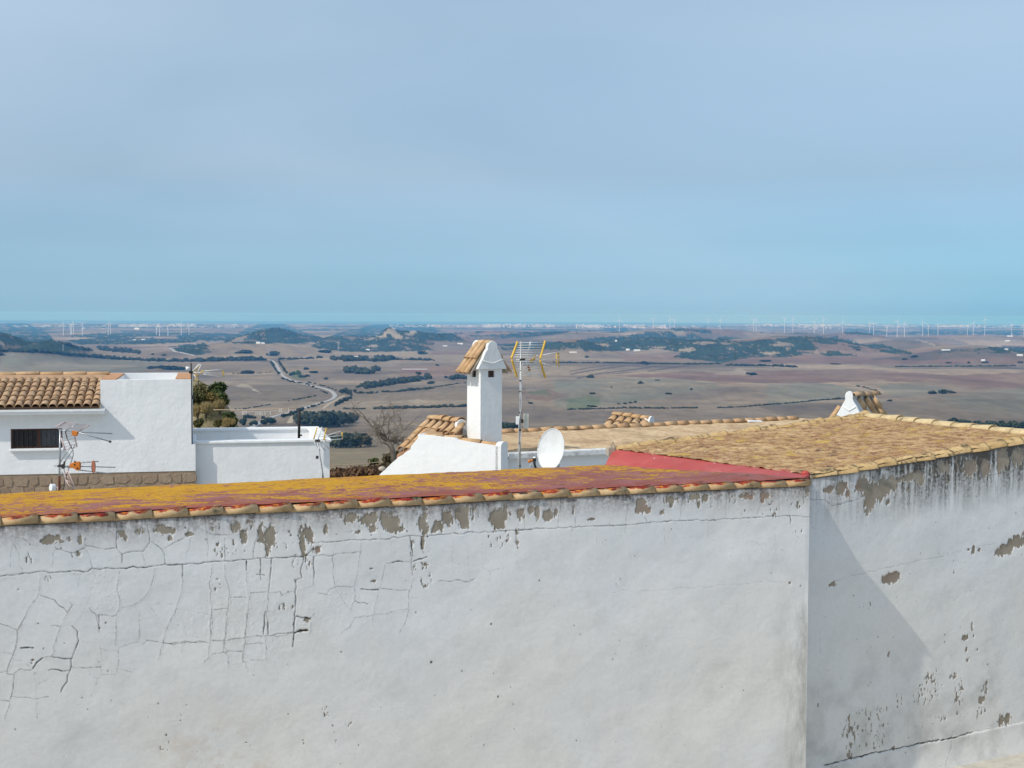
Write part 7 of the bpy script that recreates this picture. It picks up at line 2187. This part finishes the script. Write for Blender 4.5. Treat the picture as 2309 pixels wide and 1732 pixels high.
# --- clothes line with pegs
cl = thing('clothes_line', 'washing line with pegs strung above the parapet of the flat white house', 'clothes line', zq(700, 900, 41))
tubes(cl, 'line', plain('old_rope', (.48, .36, .26), .9), [[zq(310, 893, 41), zq(600, 895, 41), zq(870, 886, 41), zq(1040, 876, 41)]], .012, 4)
tubes(cl, 'lower_line', M_CABW, [[zq(555, 905, 41), zq(700, 912, 41), zq(800, 908, 41), zq(960, 885, 41)]], .006, 4)
pegm = MB(); pegm.box((0, 0, -.055), (.008, 0, 0), (0, .012, 0), (0, 0, .055)); pegme = pegm.mesh('peg', plain('peg_plastic', (.66, .60, .55), .6))
for (x, y) in [(560, 905), (572, 906), (590, 907), (675, 908), (690, 908), (703, 908), (716, 909), (730, 909), (753, 908), (800, 905), (880, 884), (893, 884), (957, 878)]:
    o = link_mesh('peg', pegme, cl); o.location = zq(x, y, 41) - wloc(cl)

# ================================================================== MOUND, SHRUBS, BARE TREE, SCRUB STRIP
MDp = 58.0
mo_c = at(430, 905, MDp)
nU, nV = 90, 70
Ug, Vg = np.meshgrid(np.linspace(-1, 1, nU), np.linspace(-1, 1, nV))
mx, my = mo_c.x - 1.2 + Ug * 5.2, mo_c.y + 1.5 + Vg * 6
# crest follows the silhouette in the photo: high at left, falling to the right
sil = np.interp(mx / my * F_PX + CX, [300, 433, 470, 495, 510, 525, 540, 560], [852, 858, 868, 884, 912, 944, 966, 990])
zs_ = -(sil - 711) / F_PX * my
fall = smooth(1.0, 0.1, np.abs(Vg))
mzv = H(mx, my) * (1 - fall) + zs_ * fall
mzv = mzv + fbm(mx / .9, my / .9, 4, 44) * .8 * fall - .15
PP = np.stack([mx, my, mzv], -1)
me_ = NT('dry_earth', .95, .1)
c = me_.mix(me_.rng(me_.noise(1.1, 5, .65), .38, .62), (.40, .31, .19), (.17, .15, .075))
c = me_.mix(me_.rng(me_.noise(4, 5, .65), .45, .7, 0, .7), c, (.42, .34, .20))
me_.color(c); me_.bump(me_.noise(7, 5, .65), .8, .1)
mound = tag(link_mesh('rocky_mound', grid_mesh('rocky_mound', PP, me_.m)), 'dry earth mound with scrub behind the white tower', 'mound')
M_DRYG = leafmat('dry_grass', (.30, .22, .09), (.42, .33, .16))
M_SHR = leafmat('olive_shrub', (.085, .085, .032), (.19, .165, .065))
M_SHR2 = leafmat('green_shrub', (.045, .070, .022), (.105, .125, .045))
M_SHR3 = leafmat('yellow_shrub', (.20, .15, .05), (.34, .26, .10))
def shrub(name, px, py, w_px, h_px, mat, label, d, seed, cat='shrub', n=700, leaf=.10, blade=False):
    n, leaf = int(n * 2.2), leaf * .66
    p = at(px, py, d); w, h = w_px / F_PX * d, h_px / F_PX * d
    rnd = random.Random(seed); mb = MB(); st = MB()
    LB = []
    for k in range(6):
        a = rnd.uniform(0, 6.28); q_ = rnd.uniform(.1, .55)
        LB.append((math.cos(a) * w * .5 * q_, math.sin(a) * w * .5 * q_, h * rnd.uniform(.15, .72), rnd.uniform(.45, .75)))
    for i in range(n):
        lx, ly_, lz, lr = rnd.choice(LB)
        v = Vector((rnd.gauss(0, 1), rnd.gauss(0, 1), rnd.gauss(0, 1))).normalized() * (rnd.random() ** .33) * (1.0 if rnd.random() < .8 else rnd.uniform(1, 1.4))
        c = p + Vector((lx + v.x * w * .5 * lr, ly_ + v.y * w * .5 * lr, max(-.2, lz + v.z * h * .42 * lr)))
        if blade:
            t = Vector((rnd.gauss(0, .3), rnd.gauss(0, .3), 1)).normalized() * leaf * rnd.uniform(1, 2.6); s = Vector((rnd.gauss(0, 1), rnd.gauss(0, 1), 0)).normalized() * leaf * .12
            mb.add([c - s, c + s, c + t], [(0, 1, 2)])
        else:
            u_ = Vector((rnd.gauss(0, 1), rnd.gauss(0, 1), rnd.gauss(0, 1))).normalized(); v_ = u_.cross(Vector((rnd.gauss(0, 1), rnd.gauss(0, 1), rnd.gauss(0, 1)))).normalized()
            s = leaf * rnd.uniform(.5, 1.3)
            mb.add([c + u_ * s, c + v_ * s * .6, c - u_ * s, c - v_ * s * .6], [(0, 1, 2, 3)])
    t = thing(name, label, cat, p)
    mb.build('foliage', mat, t)
    for k in range(7):
        a = rnd.uniform(0, 6.28)
        st.tube([p - UPV * .3, p + Vector((math.cos(a) * w * .12, math.sin(a) * w * .12, h * .45)), p + Vector((math.cos(a) * w * .3, math.sin(a) * w * .3, h * .8))], .02, 4, .006)
    st.build('stems', M_TWIG, t)
    return t
q1_ = lambda x, y: Z(0, x, y)
shrub('shrub', *q1_(1865, 815), 44, 46, M_SHR2, 'tall pointed green shrub at the top right of the mound', 57, 1, n=900, leaf=.11)
shrub('shrub', *q1_(1890, 850), 44, 38, M_SHR2, 'round green shrub on the right shoulder of the mound', 56.5, 2, n=700, leaf=.10)
shrub('shrub', *q1_(1720, 840), 50, 50, M_SHR, 'sparse tall olive shrub at the top left of the mound', 57, 3, n=420, leaf=.09)
shrub('shrub', *q1_(1790, 870), 46, 34, M_SHR3, 'yellowish shrub in the middle of the mound', 55.5, 4, n=800, leaf=.09)
shrub('shrub', *q1_(1690, 890), 46, 44, M_SHR, 'brown-green shrub against the white tower', 55, 5, n=900, leaf=.10)
shrub('grass_tuft', *q1_(1770, 935), 36, 24, M_DRYG, 'pale dry grass tuft on the left of the mound', 54, 6, 'grass tuft', 900, .16, True)
shrub('grass_tuft', *q1_(1890, 905), 30, 22, M_DRYG, 'tawny dry grass tuft on the right of the mound', 55, 7, 'grass tuft', 900, .15, True)
shrub('grass_tuft', *q1_(1700, 950), 26, 20, M_DRYG, 'small pale grass tuft close to the tower', 54, 17, 'grass tuft', 500, .15, True)
shrub('shrub', *q1_(1980, 1030), 34, 32, M_SHR2, 'dark green shrub low at the right foot of the mound', 54, 8, n=900, leaf=.10)
shrub('shrub', *q1_(1945, 990), 18, 20, M_SHR2, 'small dark green shrub left of the foot of the mound', 53.5, 18, n=500, leaf=.09)
shrub('shrub', *q1_(1715, 1035), 24, 20, M_SHR, 'grey-green shrub low at the left of the mound', 53, 9, n=700, leaf=.09)
shrub('shrub', *q1_(1880, 1035), 22, 18, M_SHR, 'dark low shrub in front of the bare earth', 53, 10, n=600, leaf=.08)
shrub('grass_tuft', *q1_(1960, 1040), 30, 16, M_DRYG, 'brown dry grass at the right foot of the mound', 53, 11, 'grass tuft', 900, .12, True)
# bare tree left of the gable
bt = at(*Z(820, 270, 1390), 44.0)
btree = thing('bare_tree', 'leafless twisted tree left of the white gable', 'tree', bt)
rb = random.Random(12)
mbT, mbB = MB(), MB()
main = [at(*Z(820, 275, 1400), 44), at(*Z(820, 245, 1230), 44), at(*Z(820, 205, 1160), 44.1), at(*Z(820, 140, 1110), 44.2), at(*Z(820, 105, 1060), 44.2), at(*Z(820, 90, 985), 44.2)]
mbT.tube(main[:3], .10, 7, .075); mbT.tube(main[2:], .075, 7, .02)
def twig(p, d, L, r, lev):
    q_ = p; pts = [p]
    for k in range(3):
        d = (d + Vector((rb.gauss(0, .35), rb.gauss(0, .35), rb.gauss(0, .3)))).normalized()
        q_ = q_ + d * L / 3; pts.append(q_)
    mbB.tube(pts, r * .7, 4, r * .3, cap=False)
    if lev > 0:
        for k in range(4 if lev > 1 else 3):
            s = pts[rb.choice((1, 2, 3))]
            twig(s, (d + Vector((rb.gauss(0, .8), rb.gauss(0, .6), rb.gauss(.1, .6)))).normalized(), L * rb.uniform(.5, .75), r * .55, lev - 1)
for s in [main[1], main[2], main[2], main[3], main[3], main[4], main[4], main[1], main[2]]:
    twig(s, Vector((rb.uniform(-1, 1), rb.uniform(-.5, .5), rb.uniform(.1, 1.0))).normalized(), rb.uniform(.5, .85), .03, 3)
for (x, y) in ((330, 1180), (300, 1120), (180, 1080), (60, 1110), (250, 1060)):
    twig(main[2], (at(*Z(820, x, y), 44) - main[2]).normalized(), (at(*Z(820, x, y), 44) - main[2]).length, .035, 3)
M_BARE = plain('bare_wood', (.20, .165, .13), .95)
mbT.build('trunk', M_BARE, btree, True); mbB.build('branches', M_BARE, btree, True)
for (x, y, w, h, s) in [(200, 1385, 34, 30, 1), (270, 1370, 30, 36, 2)]:
    shrub('shrub', *Z(820, x, y), w, h, leafmat('twiggy_shrub', (.08, .065, .035), (.15, .115, .065)), 'twiggy brown shrub at the foot of the leafless tree' if s == 1 else 'taller twiggy shrub close against the white gable', 46, 20 + s, n=420, leaf=.07, blade=False)
shrub('small_tree', *Z(820, 92, 1395), 24, 22, M_SHR2, 'small round dark tree left of the leafless tree', 62, 30, 'tree', 700, .10)
# brown scrub hedge with a wire fence at the bottom of the gap
strip = MB(); rb = random.Random(77)
s0, s1 = at(*Z(400, 1290, 1475), 60), at(*Z(400, 1800, 1440), 58)
for i in range(2200):
    t = rb.random(); p = s0.lerp(s1, t) + Vector((0, rb.uniform(-1, 1), rb.uniform(-.35, .28)))
    u_ = Vector((rb.gauss(0, .5), rb.gauss(0, .5), rb.gauss(0, 1))).normalized(); v_ = u_.cross(Vector((rb.gauss(0, 1), rb.gauss(0, 1), rb.gauss(0, 1)))).normalized(); s = rb.uniform(.05, .2)
    strip.add([p + u_ * s, p + v_ * s * .5, p - u_ * s, p - v_ * s * .5], [(0, 1, 2, 3)])
tag(strip.build('scrub_hedge', leafmat('brown_scrub', (.07, .042, .026), (.18, .105, .06))), 'low dark brown scrub hedge at the bottom of the gap between the white houses', 'hedge')
fen = thing('wire_fence', 'low fence of thin posts and rails above the brown scrub hedge', 'fence', s0)
M_POST = plain('old_post', (.40, .30, .21), .95)
for k in range(7):
    p = s0.lerp(s1, k / 6) + Vector((0, 1.2, .30)); m2 = MB(); m2.tube([p - UPV * .6, p + UPV * .24], .022, 5); m2.build('post', M_POST, fen)
for z in (.42, .30):
    a_, b_ = s0 + Vector((0, 1.16, z)), s1 + Vector((0, 1.16, z)); m2 = MB(); m2.tube([a_, a_.lerp(b_, .5) - UPV * .04, b_], .014, 5); m2.build('rail', M_POST, fen)

# ================================================================== each of a row told apart by its place
ORD = ['first', 'second', 'third', 'fourth', 'fifth', 'sixth', 'seventh', 'eighth', 'ninth', 'tenth', 'eleventh', 'twelfth', 'thirteenth', 'fourteenth', 'fifteenth',
       'sixteenth', 'seventeenth', 'eighteenth', 'nineteenth', 'twentieth']
ORD += ['twenty-' + w for w in ORD[:9]] + ['thirtieth'] + ['thirty-' + w for w in ORD[:9]]
SPEC = {
    'wind turbines of the left wind farm': ('{} white wind turbine from the left in the left-hand wind farm', 'x'),
    'wind turbines along the right horizon': ('{} white wind turbine from the left in the row on the right horizon', 'x'),
    'trees of the grove below the road': ('{} grey-green tree from the left in the rounded grove below the road', 'x'),
    'trees of the wood behind the white house': ('{} dark tree from the left in the wood behind the corner aerial', 'x'),
    'trees right of the chimney shaft': ('{} dark tree from the left just right of the white chimney shaft', 'x'),
    'trees beyond the brown roof': ('{} bushy tree from the left in the row beyond the brown roof', 'x'),
    'clump of green trees by the road': ('{} green tree from the left in the clump on the near road end', 'x'),
    'trees at the road bend': ('{} grey-green tree from the left by the track at the road bend', 'x'),
    'bushes left of the road': ('{} dark bush from the left in the field under the clothes line', 'x'),
    'bushes on the left road verge': ('{} bush from the far end on the left verge of the straight road', 'd'),
    'bushes on the right road verge': ('{} bush from the far end on the right verge of the straight road', 'd'),
    'bushes before the road bend': ('{} dark bush from the left on the near roadside before the bend', 'x'),
    'bushes along the far road side': ('{} dark bush from the left along the far roadside before the bend', 'x'),
    'bushes below the road bend': ('{} dark bush from the bend along the road below it', 'd'),
    'large bushes by the grove': ('{} large dark bush from the left between the road and the grove', 'x'),
    'bushes beside the farm track': ('{} dark bush from the far end beside the pale farm track', 'd'),
    'green bushes right of the road': ('{} bright green bush from the left in the hollow beside the road', 'x'),
    'bushes by the green hollow': ('{} dark bush from the left at the end of the green hollow', 'x'),
}
for g, (text, key) in SPEC.items():
    obs = [o for o in COL.objects if o.get('group') == g]
    def place(o):
        a, b, c = project(np.array(wloc(o)))
        return float(a) if key == 'x' else -float(c)
    for i, o in enumerate(sorted(obs, key=place)):
        o['label'] = text.format(ORD[i] if i < len(ORD) else 'last')
